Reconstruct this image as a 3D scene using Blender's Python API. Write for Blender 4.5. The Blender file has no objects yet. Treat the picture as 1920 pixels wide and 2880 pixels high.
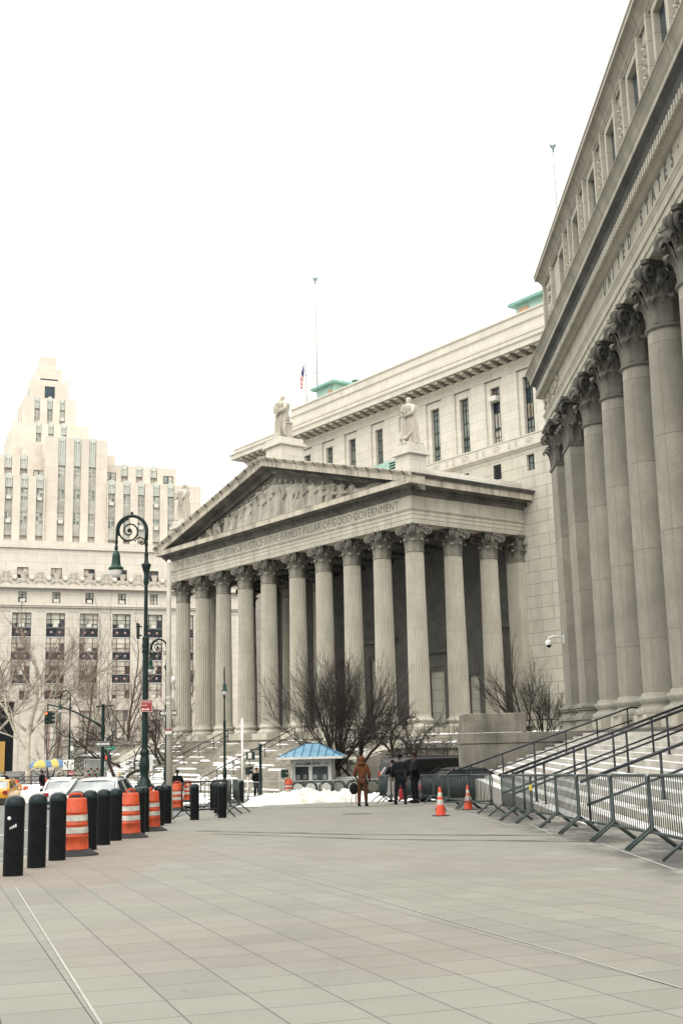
import bpy, math, random
from mathutils import Vector, Matrix
random.seed(7)
SC = bpy.context.scene
COL = SC.collection
R_ = math.radians
# ---------------------------------------------------------------- camera, sky, sun, exposure
CAM_F, CAM_PITCH, CAM_ROLL = 3224.8, R_(11.1465), R_(-1.41718)     # focal length in pixels of the 1920 wide photo
cp, sp = math.cos(CAM_PITCH), math.sin(CAM_PITCH)
cr, sr = math.cos(CAM_ROLL), math.sin(CAM_ROLL)
_f = Vector((0, cp, sp)); _u = Vector((0, -sp, cp)); _r = Vector((1, 0, 0))
CR = cr * _r + sr * _u; CU = -sr * _r + cr * _u; CF = _f
cam = bpy.data.cameras.new('camera'); cam.sensor_fit = 'HORIZONTAL'; cam.sensor_width = 24.0
cam.lens = 24.0 * CAM_F / 1920; cam.clip_start = 0.1; cam.clip_end = 3000
camo = bpy.data.objects.new('camera', cam); COL.objects.link(camo)
camo.matrix_world = Matrix(((CR.x, CU.x, -CF.x, 0), (CR.y, CU.y, -CF.y, 0), (CR.z, CU.z, -CF.z, 0), (0, 0, 0, 1)))
SC.camera = camo
SUN_AZ, SUN_EL = R_(196), R_(46)
wd = bpy.data.worlds.new('World'); SC.world = wd; wd.use_nodes = True
nt = wd.node_tree; nt.nodes.clear()
wo = nt.nodes.new('ShaderNodeOutputWorld'); bg = nt.nodes.new('ShaderNodeBackground')
sk = nt.nodes.new('ShaderNodeTexSky'); sk.sky_type = 'NISHITA'; sk.sun_disc = False
sk.sun_elevation = SUN_EL; sk.sun_rotation = SUN_AZ
mx = nt.nodes.new('ShaderNodeMix'); mx.data_type = 'RGBA'; mx.inputs[0].default_value = 0.9
# thick white overcast over the clear sky: as under real cloud, the zenith is brighter than the horizon
tcw = nt.nodes.new('ShaderNodeTexCoord'); sxw = nt.nodes.new('ShaderNodeSeparateXYZ'); nt.links.new(tcw.outputs['Generated'], sxw.inputs[0])
mrw = nt.nodes.new('ShaderNodeMapRange'); mrw.inputs[1].default_value = 0; mrw.inputs[2].default_value = 1; mrw.inputs[3].default_value = 10.2; mrw.inputs[4].default_value = 28.0
nt.links.new(sxw.outputs[2], mrw.inputs[0]); vmw = nt.nodes.new('ShaderNodeVectorMath'); vmw.operation = 'SCALE'; vmw.inputs[0].default_value = (1.0, .985, .93)
nt.links.new(mrw.outputs[0], vmw.inputs['Scale']); nt.links.new(vmw.outputs[0], mx.inputs[7])
nt.links.new(sk.outputs[0], mx.inputs[6]); nt.links.new(mx.outputs[2], bg.inputs[0])
bg.inputs[1].default_value = 0.10
nt.links.new(bg.outputs[0], wo.inputs[0])
sl = bpy.data.lights.new('sun', 'SUN'); sl.energy = 1.0; sl.angle = R_(45); sl.color = (1.0, 0.95, 0.86)
so = bpy.data.objects.new('sun', sl); COL.objects.link(so)
so.rotation_euler = Vector((-math.sin(SUN_AZ) * math.cos(SUN_EL), -math.cos(SUN_AZ) * math.cos(SUN_EL), -math.sin(SUN_EL))).to_track_quat('-Z', 'Y').to_euler()
SC.view_settings.view_transform = 'Standard'; SC.view_settings.look = 'None'
SC.view_settings.exposure = 0.12; SC.view_settings.gamma = 1.0
SC.render.engine = 'CYCLES'
SC.cycles.max_bounces = 6; SC.cycles.diffuse_bounces = 1; SC.cycles.glossy_bounces = 2
SC.cycles.use_denoising = True
# ---------------------------------------------------------------- survey helpers
E0 = 1.12                                                         # eye height above the paving under the camera
def ray(px, py):
    return CR * ((px - 960) / CAM_F) - CU * ((py - 1440) / CAM_F) + CF
def zg(Y):                                                        # the plaza falls gently away from the camera
    return -(E0 + 0.0302 * min(max(Y, -8), 80))
def road_z(x, y):                                                     # roadway, a little lower away from the kerb
    a = min(1, max(0, (-5.0 - x) / 2.5)); b_ = min(1, max(0, (78 - y) / 14)); return zg(y) - .14 - .18 * a * b_
def gp(px, py, dz=0):
    d = ray(px, py); t = -(E0 - dz) / (d.z + 0.0302 * d.y); return d * t
def at_dist(px, Y, py=2100):                                      # plan point at forward distance Y on the sight line of column px
    d = ray(px, py); return Vector((d.x / d.y * Y, Y, zg(Y)))
class Frame:
    def __init__(s, P, az):
        s.P = Vector((P[0], P[1], 0)); a = R_(az); s.az = az
        s.x = Vector((math.sin(a), math.cos(a), 0)); s.y = Vector((-s.x.y, s.x.x, 0)); s.rot = R_(90 - az)
    def loc(s, p): d = Vector(p) - s.P; return Vector((d.dot(s.x), d.dot(s.y), d.z))
    def w(s, x, y, z=0): return s.P + s.x * x + s.y * y + Vector((0, 0, z))
    def on_y(s, px, py, y):
        d = ray(px, py); t = (s.P + s.y * y).dot(s.y) / d.dot(s.y); return s.loc(d * t)
    def on_x(s, px, py, x):
        d = ray(px, py); t = (s.P + s.x * x).dot(s.x) / d.dot(s.x); return s.loc(d * t)
_d = ray(1156.9, 1427.6); _h = math.hypot(_d.x, _d.y)
FC = Frame((_d.x / _h * 80, _d.y / _h * 80), 143.0)               # temple-front courthouse
FR = Frame((10, 0), 181.32)                                       # courthouse on the right
_d = ray(251, 1800); _h = math.hypot(_d.x, _d.y)
FD = Frame((_d.x / _h * 180, _d.y / _h * 180), 68)                # stepped tower block far left
# ---------------------------------------------------------------- mesh helpers
class MB:
    def __init__(s): s.v = []; s.f = []; s.m = []; s.s = []
    def add(s, vs, fs, mi=0, sm=False):
        b = len(s.v); s.v += [tuple(v) for v in vs]
        for f in fs: s.f.append(tuple(i + b for i in f)); s.m.append(mi); s.s.append(sm)
        return s
    def box(s, x0, x1, y0, y1, z0, z1, mi=0):
        v = [(x0, y0, z0), (x1, y0, z0), (x1, y1, z0), (x0, y1, z0), (x0, y0, z1), (x1, y0, z1), (x1, y1, z1), (x0, y1, z1)]
        return s.add(v, [(0, 3, 2, 1), (4, 5, 6, 7), (0, 1, 5, 4), (1, 2, 6, 5), (2, 3, 7, 6), (3, 0, 4, 7)], mi)
    def bbox(s, x0, x1, y0, y1, z0, z1, b=.02, mi=0):             # box with bevelled upright and top edges
        pl = [(x0 + b, y0), (x1 - b, y0), (x1, y0 + b), (x1, y1 - b), (x1 - b, y1), (x0 + b, y1), (x0, y1 - b), (x0, y0 + b)]
        cx, cy = (x0 + x1) / 2, (y0 + y1) / 2
        kx = 1 - 2 * b / max(1e-6, x1 - x0); ky = 1 - 2 * b / max(1e-6, y1 - y0)
        ins = [((p[0] - cx) * kx + cx, (p[1] - cy) * ky + cy) for p in pl]
        v = [(p[0], p[1], z0) for p in pl] + [(p[0], p[1], z1 - b) for p in pl] + [(p[0], p[1], z1) for p in ins]
        f = [tuple(range(7, -1, -1)), tuple(range(16, 24))]
        for k in range(8):
            j = (k + 1) % 8; f += [(k, j, 8 + j, 8 + k), (8 + k, 8 + j, 16 + j, 16 + k)]
        return s.add(v, f, mi)
    def mbox(s, M, sx, sy, sz, mi=0):                             # box centred on a matrix
        v = [M @ Vector((x * sx / 2, y * sy / 2, z * sz / 2)) for z in (-1, 1) for x, y in ((-1, -1), (1, -1), (1, 1), (-1, 1))]
        return s.add(v, [(0, 3, 2, 1), (4, 5, 6, 7), (0, 1, 5, 4), (1, 2, 6, 5), (2, 3, 7, 6), (3, 0, 4, 7)], mi)
    def bar(s, a, b, w, h, mi=0):                                 # square bar from a to b
        a = Vector(a); b = Vector(b); d = b - a
        q = d.to_track_quat('X', 'Z').to_matrix().to_4x4()
        return s.mbox(Matrix.Translation((a + b) / 2) @ q, d.length, w, h, mi)
    def prism(s, poly, a, b, ax='y', mi=0, sm=False):             # extrude a 2D outline along an axis
        n = len(poly)
        P = {'y': lambda u, v, t: (u, t, v), 'x': lambda u, v, t: (t, u, v), 'z': lambda u, v, t: (u, v, t)}[ax]
        v = [P(u, w, a) for u, w in poly] + [P(u, w, b) for u, w in poly]
        f = [tuple(range(n)), tuple(range(2 * n - 1, n - 1, -1))] + [(k, k + n, (k + 1) % n + n, (k + 1) % n) for k in range(n)]
        return s.add(v, f, mi, sm)
    def lathe(s, prof, n=24, c=(0, 0), mi=0, sm=True, cap=True):
        v = []; f = []
        for r, z in prof:
            for k in range(n):
                a = 2 * math.pi * k / n; v.append((c[0] + r * math.cos(a), c[1] + r * math.sin(a), z))
        for i in range(len(prof) - 1):
            for k in range(n):
                j = (k + 1) % n; f.append((i * n + k, i * n + j, (i + 1) * n + j, (i + 1) * n + k))
        s.add(v, f, mi, sm)
        if cap:
            m = len(prof) - 1
            s.add([v[k] for k in range(n)], [tuple(range(n - 1, -1, -1))], mi)
            s.add([v[m * n + k] for k in range(n)], [tuple(range(n))], mi)
        return s
    def tube(s, pts, r, n=6, mi=0, sm=True, cap=True, up=None):
        pts = [Vector(p) for p in pts]; m = len(pts)
        rr = r if isinstance(r, (list, tuple)) else [r] * m
        v = []; f = []; ref = None
        for i, p in enumerate(pts):
            t = (pts[min(i + 1, m - 1)] - pts[max(i - 1, 0)])
            t = t.normalized() if t.length > 1e-9 else Vector((0, 0, 1))
            if ref is None:
                ref = Vector(up) if up else (Vector((0, 0, 1)) if abs(t.z) < .9 else Vector((1, 0, 0)))
            a = (ref - t * ref.dot(t))
            a = a.normalized() if a.length > 1e-6 else t.orthogonal().normalized()
            ref = a; b = t.cross(a)
            for k in range(n):
                an = 2 * math.pi * k / n; v.append(p + (a * math.cos(an) + b * math.sin(an)) * rr[i])
        for i in range(m - 1):
            for k in range(n):
                j = (k + 1) % n; f.append((i * n + k, i * n + j, (i + 1) * n + j, (i + 1) * n + k))
        if cap: f += [tuple(range(n - 1, -1, -1)), tuple((m - 1) * n + k for k in range(n))]
        return s.add(v, f, mi, sm)
    def rings(s, rings, mi=0, sm=True, cap=True):                 # loft of closed rings of equal length
        n = len(rings[0]); m = len(rings); v = [p for r in rings for p in r]; f = []
        for i in range(m - 1):
            for k in range(n):
                j = (k + 1) % n; f.append((i * n + k, i * n + j, (i + 1) * n + j, (i + 1) * n + k))
        if cap: f += [tuple(range(n - 1, -1, -1)), tuple((m - 1) * n + k for k in range(n))]
        return s.add(v, f, mi, sm)
    def ell(s, c, r, nu=12, nv=8, mi=0, M=None):
        rg = []
        for i in range(nv + 1):
            ph = math.pi * (i / nv - .5); ph = max(min(ph, 1.55), -1.55); row = []
            for k in range(nu):
                a = 2 * math.pi * k / nu; p = Vector((r[0] * math.cos(ph) * math.cos(a), r[1] * math.cos(ph) * math.sin(a), r[2] * math.sin(ph)))
                row.append((M @ p if M else p) + Vector(c))
            rg.append(row)
        return s.rings(rg, mi)
    def grid(s, rows, mi=0, sm=True):
        m = len(rows); n = len(rows[0]); v = [p for r in rows for p in r]
        return s.add(v, [(i * n + k, i * n + k + 1, (i + 1) * n + k + 1, (i + 1) * n + k) for i in range(m - 1) for k in range(n - 1)], mi, sm)
    def sweep(s, path, prof, mi=0):                               # moulding profile (out, z) along a plan polyline, mitred; out = right-hand side
        P = [Vector((p[0], p[1])) for p in path]; m = len(P); n = len(prof); v = []; f = []
        for i in range(m):
            ns = []
            if i > 0: d = (P[i] - P[i - 1]).normalized(); ns.append(Vector((d.y, -d.x)))
            if i < m - 1: d = (P[i + 1] - P[i]).normalized(); ns.append(Vector((d.y, -d.x)))
            mt = ns[0] if len(ns) == 1 else (ns[0] + ns[1]) / (1 + ns[0].dot(ns[1]))
            for o, z in prof: v.append((P[i].x + mt.x * o, P[i].y + mt.y * o, z))
        for i in range(m - 1):
            for k in range(n - 1): f.append((i * n + k, (i + 1) * n + k, (i + 1) * n + k + 1, i * n + k + 1))
        f += [tuple(range(n)), tuple(range(m * n - 1, (m - 1) * n - 1, -1))]
        return s.add(v, f, mi)
    def xf(s, M, start=0):
        for i in range(start, len(s.v)): s.v[i] = tuple(M @ Vector(s.v[i]))
        return s
    def mesh(s, name, mats):
        me = bpy.data.meshes.new(name); me.from_pydata(s.v, [], s.f)
        for m in (mats if isinstance(mats, (list, tuple)) else [mats]): me.materials.append(m)
        me.polygons.foreach_set('material_index', s.m); me.polygons.foreach_set('use_smooth', s.s)
        me.update(); return me
    def build(s, name, mats, parent=None):
        return link(name, s.mesh(name, mats), parent)
def link(name, me, parent=None):
    o = bpy.data.objects.new(name, me); COL.objects.link(o)
    if parent is not None: o.parent = parent
    return o
def tag(o, label=None, cat=None, group=None, kind=None):
    if label: o['label'] = label
    if cat: o['category'] = cat
    if group: o['group'] = group
    if kind: o['kind'] = kind
    return o
def thing(name, label, cat, loc=(0, 0, 0), rot=0, group=None):
    o = bpy.data.objects.new(name, None); COL.objects.link(o); o.location = loc; o.rotation_euler = (0, 0, rot)
    o.empty_display_size = .2
    return tag(o, label, cat, group)
KIDS = {}
def copy_tree(o, parent=None, depth=0):
    c = o.copy(); COL.objects.link(c)
    if parent is not None: c.parent = parent
    for ch in [k for k in bpy.data.objects if k.parent == o]: copy_tree(ch, c)
    return c
def dup(o, label, loc, rot=None, scale=None):
    c = copy_tree(o); c['label'] = label; c.location = loc
    if rot is not None: c.rotation_euler = (0, 0, rot)
    if scale: c.scale = (scale,) * 3
    return c
def text_mb(mb, txt, size, M, mi=0, depth=.01, spacing=1.0, xs=1.0, thin=0.0):
    cu = bpy.data.curves.new('t', 'FONT'); cu.body = txt; cu.size = size; cu.extrude = depth; cu.align_x = 'LEFT'
    cu.space_character = spacing; cu.offset = thin; cu.resolution_u = 3
    ob = bpy.data.objects.new('t', cu); COL.objects.link(ob)
    dg = bpy.context.evaluated_depsgraph_get(); me = bpy.data.meshes.new_from_object(ob.evaluated_get(dg))
    w = max([v.co.x for v in me.vertices] + [0])
    S = Matrix.Diagonal((xs, 1, 1, 1))
    mb.add([M @ S @ v.co for v in me.vertices], [tuple(p.vertices) for p in me.polygons], mi)
    bpy.data.objects.remove(ob); bpy.data.curves.remove(cu); bpy.data.meshes.remove(me)
    return w * xs
def face_M(x, y, z):                                              # upright lettering frame on a wall that faces -y
    return Matrix.Translation((x, y, z)) @ Matrix.Rotation(R_(90), 4, 'X')
# ---------------------------------------------------------------- materials
def newmat(name):
    m = bpy.data.materials.new(name); m.use_nodes = True; n = m.node_tree
    return m, n, n.nodes['Principled BSDF']
def N(n, t, **kw):
    x = n.nodes.new(t)
    for k, v in kw.items(): setattr(x, k, v)
    return x
def ramp(n, src, stops):
    r = N(n, 'ShaderNodeValToRGB'); e = r.color_ramp.elements
    while len(e) < len(stops): e.new(.5)
    for k, (p, c) in enumerate(stops):
        e[k].position = p; e[k].color = (c, c, c, 1) if not isinstance(c, tuple) else (*c, 1)
    n.links.new(src, r.inputs[0]); return r.outputs[0]
def noise(n, vec, scale, detail=4, rough=.55):
    t = N(n, 'ShaderNodeTexNoise'); t.inputs['Scale'].default_value = scale; t.inputs['Detail'].default_value = detail
    t.inputs['Roughness'].default_value = rough
    n.links.new(vec, t.inputs['Vector']); return t.outputs[0]
def mixc(n, fac, a, b, mode='MIX'):
    m = N(n, 'ShaderNodeMix', data_type='RGBA', blend_type=mode)
    for s, v in ((0, fac), (6, a), (7, b)):
        if isinstance(v, (int, float)): m.inputs[s].default_value = v
        elif isinstance(v, tuple): m.inputs[s].default_value = (*v, 1)
        else: n.links.new(v, m.inputs[s])
    return m.outputs[2]
def mapping(n, scale=(1, 1, 1), loc=(0, 0, 0), rot=(0, 0, 0)):
    tc = N(n, 'ShaderNodeTexCoord'); mp = N(n, 'ShaderNodeMapping')
    mp.inputs['Scale'].default_value = scale; mp.inputs['Location'].default_value = loc; mp.inputs['Rotation'].default_value = rot
    n.links.new(tc.outputs['Object'], mp.inputs[0]); return mp.outputs[0]
def bump(n, bs, h, s=.3, d=.02):
    b = N(n, 'ShaderNodeBump'); b.inputs['Strength'].default_value = s; b.inputs['Distance'].default_value = d
    n.links.new(h, b.inputs['Height']); n.links.new(b.outputs[0], bs.inputs['Normal'])
def plain(name, col, rough=.5, metal=0, var=.12, scale=6, spec=.4, bmp=0):
    m, n, b = newmat(name); v = mapping(n)
    f = noise(n, v, scale); c2 = tuple(min(1, c * (1 + var)) for c in col); c1 = tuple(c * (1 - var) for c in col)
    n.links.new(mixc(n, ramp(n, f, [(.3, 0.), (.7, 1.)]), c1, c2), b.inputs['Base Color'])
    b.inputs['Roughness'].default_value = rough; b.inputs['Metallic'].default_value = metal
    b.inputs['Specular IOR Level'].default_value = spec
    if bmp: bump(n, b, f, bmp)
    return m
def stone(name, col, col2, speck=0., speck_scale=60, joints=None, stain=.25, stain_col=(.16, .15, .13), rough=.85, mortar=(.2, .19, .17), msize=.012, joint_bump=True, blockvar=.12):
    m, n, b = newmat(name); v = mapping(n)
    c = mixc(n, ramp(n, noise(n, v, .9, 5), [(.35, 0.), (.65, 1.)]), col, col2)
    h = noise(n, v, 30, 3)
    if speck:
        g = ramp(n, noise(n, v, speck_scale, 2, .7), [(.40, 0.), (.60, 1.)])
        c = mixc(n, g, mixc(n, 1., c, (1 - speck,) * 3, 'MULTIPLY'), mixc(n, 1., c, (1 + speck * .8,) * 3, 'MULTIPLY'))
    if joints:
        tc = N(n, 'ShaderNodeTexCoord'); sx = N(n, 'ShaderNodeSeparateXYZ'); n.links.new(tc.outputs['Object'], sx.inputs[0])
        ad = N(n, 'ShaderNodeMath', operation='ADD'); n.links.new(sx.outputs[0], ad.inputs[0]); n.links.new(sx.outputs[1], ad.inputs[1])
        cb = N(n, 'ShaderNodeCombineXYZ'); n.links.new(ad.outputs[0], cb.inputs[0]); n.links.new(sx.outputs[2], cb.inputs[1])
        br = N(n, 'ShaderNodeTexBrick'); br.offset = joints[2] if len(joints) > 2 else .5
        br.inputs['Scale'].default_value = 1; br.inputs['Brick Width'].default_value = joints[0]; br.inputs['Row Height'].default_value = joints[1]
        br.inputs['Mortar Size'].default_value = msize; br.inputs['Mortar Smooth'].default_value = .1
        br.inputs['Color1'].default_value = (1 - blockvar, 1 - blockvar, 1 - blockvar, 1); br.inputs['Color2'].default_value = (1 + blockvar * .5,) * 3 + (1,)
        br.inputs['Mortar'].default_value = (1, 1, 1, 1); br.inputs['Bias'].default_value = .2
        n.links.new(cb.outputs[0], br.inputs['Vector'])
        c = mixc(n, 1., c, br.outputs[0], 'MULTIPLY'); c = mixc(n, br.outputs[1], c, mortar)
    if stain:
        vs = mapping(n, (1.2, 1.2, .16)); st = ramp(n, noise(n, vs, 1.1, 6, .62), [(.46, 0.), (.70, stain)])
        c = mixc(n, st, c, stain_col)
    n.links.new(c, b.inputs['Base Color']); b.inputs['Roughness'].default_value = rough
    b.inputs['Specular IOR Level'].default_value = .25
    bump(n, b, h, .25, .01)
    return m
M_C = stone('courthouse_granite', (.47, .445, .37), (.57, .54, .455), speck=.06, stain=.5, stain_col=(.22, .21, .19))
M_CW = stone('courthouse_ashlar', (.56, .535, .45), (.62, .595, .51), joints=(2.3, .92, .5), msize=.022, mortar=(.30, .285, .25), stain=.2, blockvar=.06)
M_CU = stone('courthouse_upper_ashlar', (.64, .61, .53), (.70, .665, .585), joints=(1.9, .78, .5), msize=.014, mortar=(.42, .40, .35), stain=.12, blockvar=.05)
M_CI = stone('porch_shaded_ashlar', (.13, .128, .118), (.18, .175, .16), joints=(2.0, .92, .5), msize=.03, mortar=(.15, .15, .14), stain=.2)  # porch shade is put into this stone's dark colour
M_CORN = stone('weathered_cornice_stone', (.50, .455, .365), (.60, .55, .455), speck=.08, stain=.75, stain_col=(.12, .115, .105))
M_SOOT_SHADE = stone('sooty_shaded_moulding', (.10, .097, .088), (.20, .188, .162), speck=.1, stain=.6, stain_col=(.07, .07, .068))  # soot tone, with shade under the cornices painted in as well
M_CAP = stone('dark_capital_stone', (.13, .125, .108), (.33, .31, .255), speck=.12, stain=.5, stain_col=(.08, .08, .077))  # capital stone, darker than the column shafts
M_R = stone('speckled_granite', (.27, .257, .215), (.345, .33, .28), speck=.24, speck_scale=22, stain=.35, stain_col=(.16, .155, .14))
M_RL = stone('pale_entablature_granite', (.40, .378, .31), (.47, .445, .37), speck=.1, stain=.4, stain_col=(.2, .19, .165))
M_RS = stone('sooty_shaded_granite', (.075, .076, .074), (.13, .128, .12), speck=.15, stain=.4, stain_col=(.06, .06, .06))  # soot tone; shade of soffit and porch ceiling is mixed into it
M_RC = stone('dark_capital_granite', (.09, .086, .074), (.20, .19, .158), speck=.16, stain=.55, stain_col=(.07, .07, .068))  # capital granite, darker than the shafts below
M_D = stone('pale_limestone', (.70, .65, .565), (.75, .70, .62), joints=(3.0, 1.25, .5), msize=.03, mortar=(.52, .47, .40), stain=.2, stain_col=(.47, .42, .36), blockvar=.05)
M_DT = stone('pink_limestone', (.70, .63, .54), (.76, .69, .60), joints=(3.6, 2.4, .5), msize=.03, mortar=(.64, .56, .47), stain=.2, stain_col=(.55, .47, .39), blockvar=.04)
M_DB = stone('lower_limestone', (.62, .555, .48), (.70, .635, .555), joints=(3.0, 1.25, .5), msize=.025, mortar=(.48, .43, .37), stain=.15, stain_col=(.42, .37, .32), blockvar=.05)
M_LET = plain('cut_letter_shadow', (.10, .098, .09), .9)
M_DARK = plain('dark_opening', (.014, .016, .018), .8, spec=.1)
M_BRZ = plain('bronze_frame', (.035, .042, .042), .45, .3)
M_GREEN = plain('copper_green', (.20, .40, .34), .6, 0, .15, 2)
M_GREENL = plain('pale_copper_green', (.36, .56, .48), .6, 0, .12, 2)
M_NAVY = plain('navy_spandrel', (.018, .024, .036), .35)
M_RED = plain('red_brown_frame', (.22, .075, .06), .6)
M_PALEF = plain('pale_metal_spandrel', (.70, .73, .66), .5, 0, .08, 1.2)
def glass(name, col, rough=.08):
    m, n, b = newmat(name); v = mapping(n)
    n.links.new(mixc(n, ramp(n, noise(n, v, .55, 3), [(.42, 0.), (.58, 1.)]), tuple(c * .55 for c in col), col), b.inputs['Base Color'])
    b.inputs['Roughness'].default_value = rough; b.inputs['Specular IOR Level'].default_value = .6
    return m
M_GL = glass('dark_window_glass', (.06, .075, .08)); M_GLB = glass('blue_window_glass', (.03, .06, .085)); M_GLP = glass('window_blind', (.72, .70, .60), .5)
M_GLG = glass('grey_green_glass', (.30, .34, .31), .2); M_TAN = glass('tan_blind', (.46, .40, .28), .6)
M_WHITE = plain('white_paint', (.78, .78, .75), .45); M_BLACK = plain('black_paint', (.012, .014, .016), .35, 0, .3)
M_AC = plain('air_conditioner', (.72, .70, .64), .5)
# ---------------------------------------------------------------- classical pieces
def holes_wall(mb, x0, x1, z0, z1, y, holes, depth, mi=0, rmi=None):
    rmi = mi if rmi is None else rmi
    xs = sorted({x0, x1} | {h[0] for h in holes} | {h[1] for h in holes}); zs = sorted({z0, z1} | {h[2] for h in holes} | {h[3] for h in holes})
    xs = [x for x in xs if x0 - 1e-6 <= x <= x1 + 1e-6]; zs = [z for z in zs if z0 - 1e-6 <= z <= z1 + 1e-6]
    for j in range(len(zs) - 1):
        run = None
        for i in range(len(xs)):
            solid = i < len(xs) - 1 and not any(h[0] - 1e-6 <= (xs[i] + xs[i + 1]) / 2 <= h[1] + 1e-6 and h[2] <= (zs[j] + zs[j + 1]) / 2 <= h[3] for h in holes)
            if solid and run is None: run = xs[i]
            if not solid and run is not None:
                mb.add([(run, y, zs[j]), (xs[i], y, zs[j]), (xs[i], y, zs[j + 1]), (run, y, zs[j + 1])], [(0, 1, 2, 3)], mi); run = None
    for a, b, c, d in holes:
        q = y + depth
        mb.add([(a, y, c), (b, y, c), (b, y, d), (a, y, d), (a, q, c), (b, q, c), (b, q, d), (a, q, d)], [(0, 4, 5, 1), (1, 5, 6, 2), (2, 6, 7, 3), (3, 7, 4, 0)], rmi)
def leaf(mb, M, h, w, curl=1.0, mi=0):
    pr = [(0, 0, 1.0), (.0, .22, 1.1), (.03, .45, 1.02), (.06, .62, 1.12), (.13, .80, .95), (.23, .94, .95), (.33, .97, .75), (.40, .90, .6), (.40, .80, .34), (.34, .76, .1)]
    rows = []
    for k, (o, z, ww) in enumerate(pr):
        row = []
        for t in (-1, -.62, -.25, 0, .25, .62, 1):
            bul = .075 * h * (1 - abs(t)) * (1 if abs(t) != .25 else .5)
            row.append(M @ Vector((o * h * curl + bul - .03 * h * abs(t), t * w * .5 * ww, z * h - (abs(t) ** 2) * .05 * h)))
        rows.append(row)
    mb.grid(rows, mi)
def spiral(mb, M, ro, zc, rv, start, th, turns=1.6, mi=0, n=6):
    pts = [M @ Vector((start[0], 0, start[1])), M @ Vector((start[0] + (ro - start[0]) * .35, 0, start[1] + (zc + rv - start[1]) * .6))]
    rr = [th * .8, th]; K = int(13 * turns)
    for k in range(K + 1):
        a = math.pi * .62 - 2 * math.pi * turns * k / K; r = rv * (1 - .82 * k / K)
        pts.append(M @ Vector((ro + r * math.cos(a), 0, zc + r * math.sin(a)))); rr.append(th * (1 - .45 * k / K))
    mb.tube(pts, rr, n, mi)
    mb.ell(M @ Vector((ro, 0, zc)), (th * 1.1,) * 3, 8, 5, mi)
def abacus(mb, z0, z1, hd, n=5, mi=0):
    for za, zb, k in ((z0, z0 + (z1 - z0) * .5, .93), (z0 + (z1 - z0) * .5, z1, 1.0)):
        pl = []
        for q in range(4):
            a = math.pi / 2 * q - math.pi / 4
            A = Vector((math.cos(a), math.sin(a))) * hd * k; B = Vector((math.cos(a + math.pi / 2), math.sin(a + math.pi / 2))) * hd * k
            t = (B - A).normalized(); nn = Vector((t.y, -t.x)); A2 = A + t * hd * .12; B2 = B - t * hd * .12
            for i in range(n + 1):
                s = i / n; p = A2.lerp(B2, s) - nn * (hd * .2 * math.sin(math.pi * s)); pl.append((p.x, p.y))
        mb.prism(pl, za, zb, 'z', mi)
def corinthian(mb, r, H, hd, mi=0, nseg=32, arms=(0, 1, 2, 3)):
    mb.lathe([(r * 1.0, -.09 * H), (r * 1.10, -.08 * H), (r * 1.13, -.05 * H), (r * 1.10, -.02 * H), (r * .99, -.01 * H), (r * .97, .2 * H), (r * .98, .5 * H), (r * 1.05, .72 * H), (r * 1.2, .87 * H)], nseg, mi=mi)
    for k in range(8):
        leaf(mb, Matrix.Rotation(math.pi / 4 * k, 4, 'Z') @ Matrix.Translation((r * .98, 0, 0)), .42 * H, 2 * math.pi * r / 8 * .98, 1.05, mi)
        leaf(mb, Matrix.Rotation(math.pi / 4 * (k + .5), 4, 'Z') @ Matrix.Translation((r * .97, 0, .18 * H)), .52 * H, 2 * math.pi * r / 8 * .8, 1.0, mi)
    for k in arms:
        a = math.pi / 2 * k + math.pi / 4
        M = Matrix.Rotation(a, 4, 'Z')
        for dy in (-.045 * H, .045 * H):
            spiral(mb, M @ Matrix.Translation((0, dy, 0)), hd * .84, .73 * H, .13 * H, (r * 1.0, .48 * H), .046 * H, mi=mi)
        leaf(mb, M @ Matrix.Translation((r * 1.08, 0, .42 * H)), .27 * H, .26 * H, 1.3, mi)
        M2 = Matrix.Rotation(math.pi / 2 * k, 4, 'Z')
        for sgn in (-1, 1):
            M3 = M2 @ Matrix.Translation((r * 1.13, sgn * .17 * H, 0)) @ Matrix.Rotation(-sgn * math.pi / 2, 4, 'Z')
            spiral(mb, M3, .05 * H, .74 * H, .085 * H, (-.02 * H - .12 * r, .5 * H), .028 * H, 1.3, mi, 5)
        mb.ell(M2 @ Vector((hd * .60, 0, .93 * H)), (.09 * H, .10 * H, .10 * H), 8, 6, mi)
    abacus(mb, .86 * H, H, hd, mi=mi)
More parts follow.
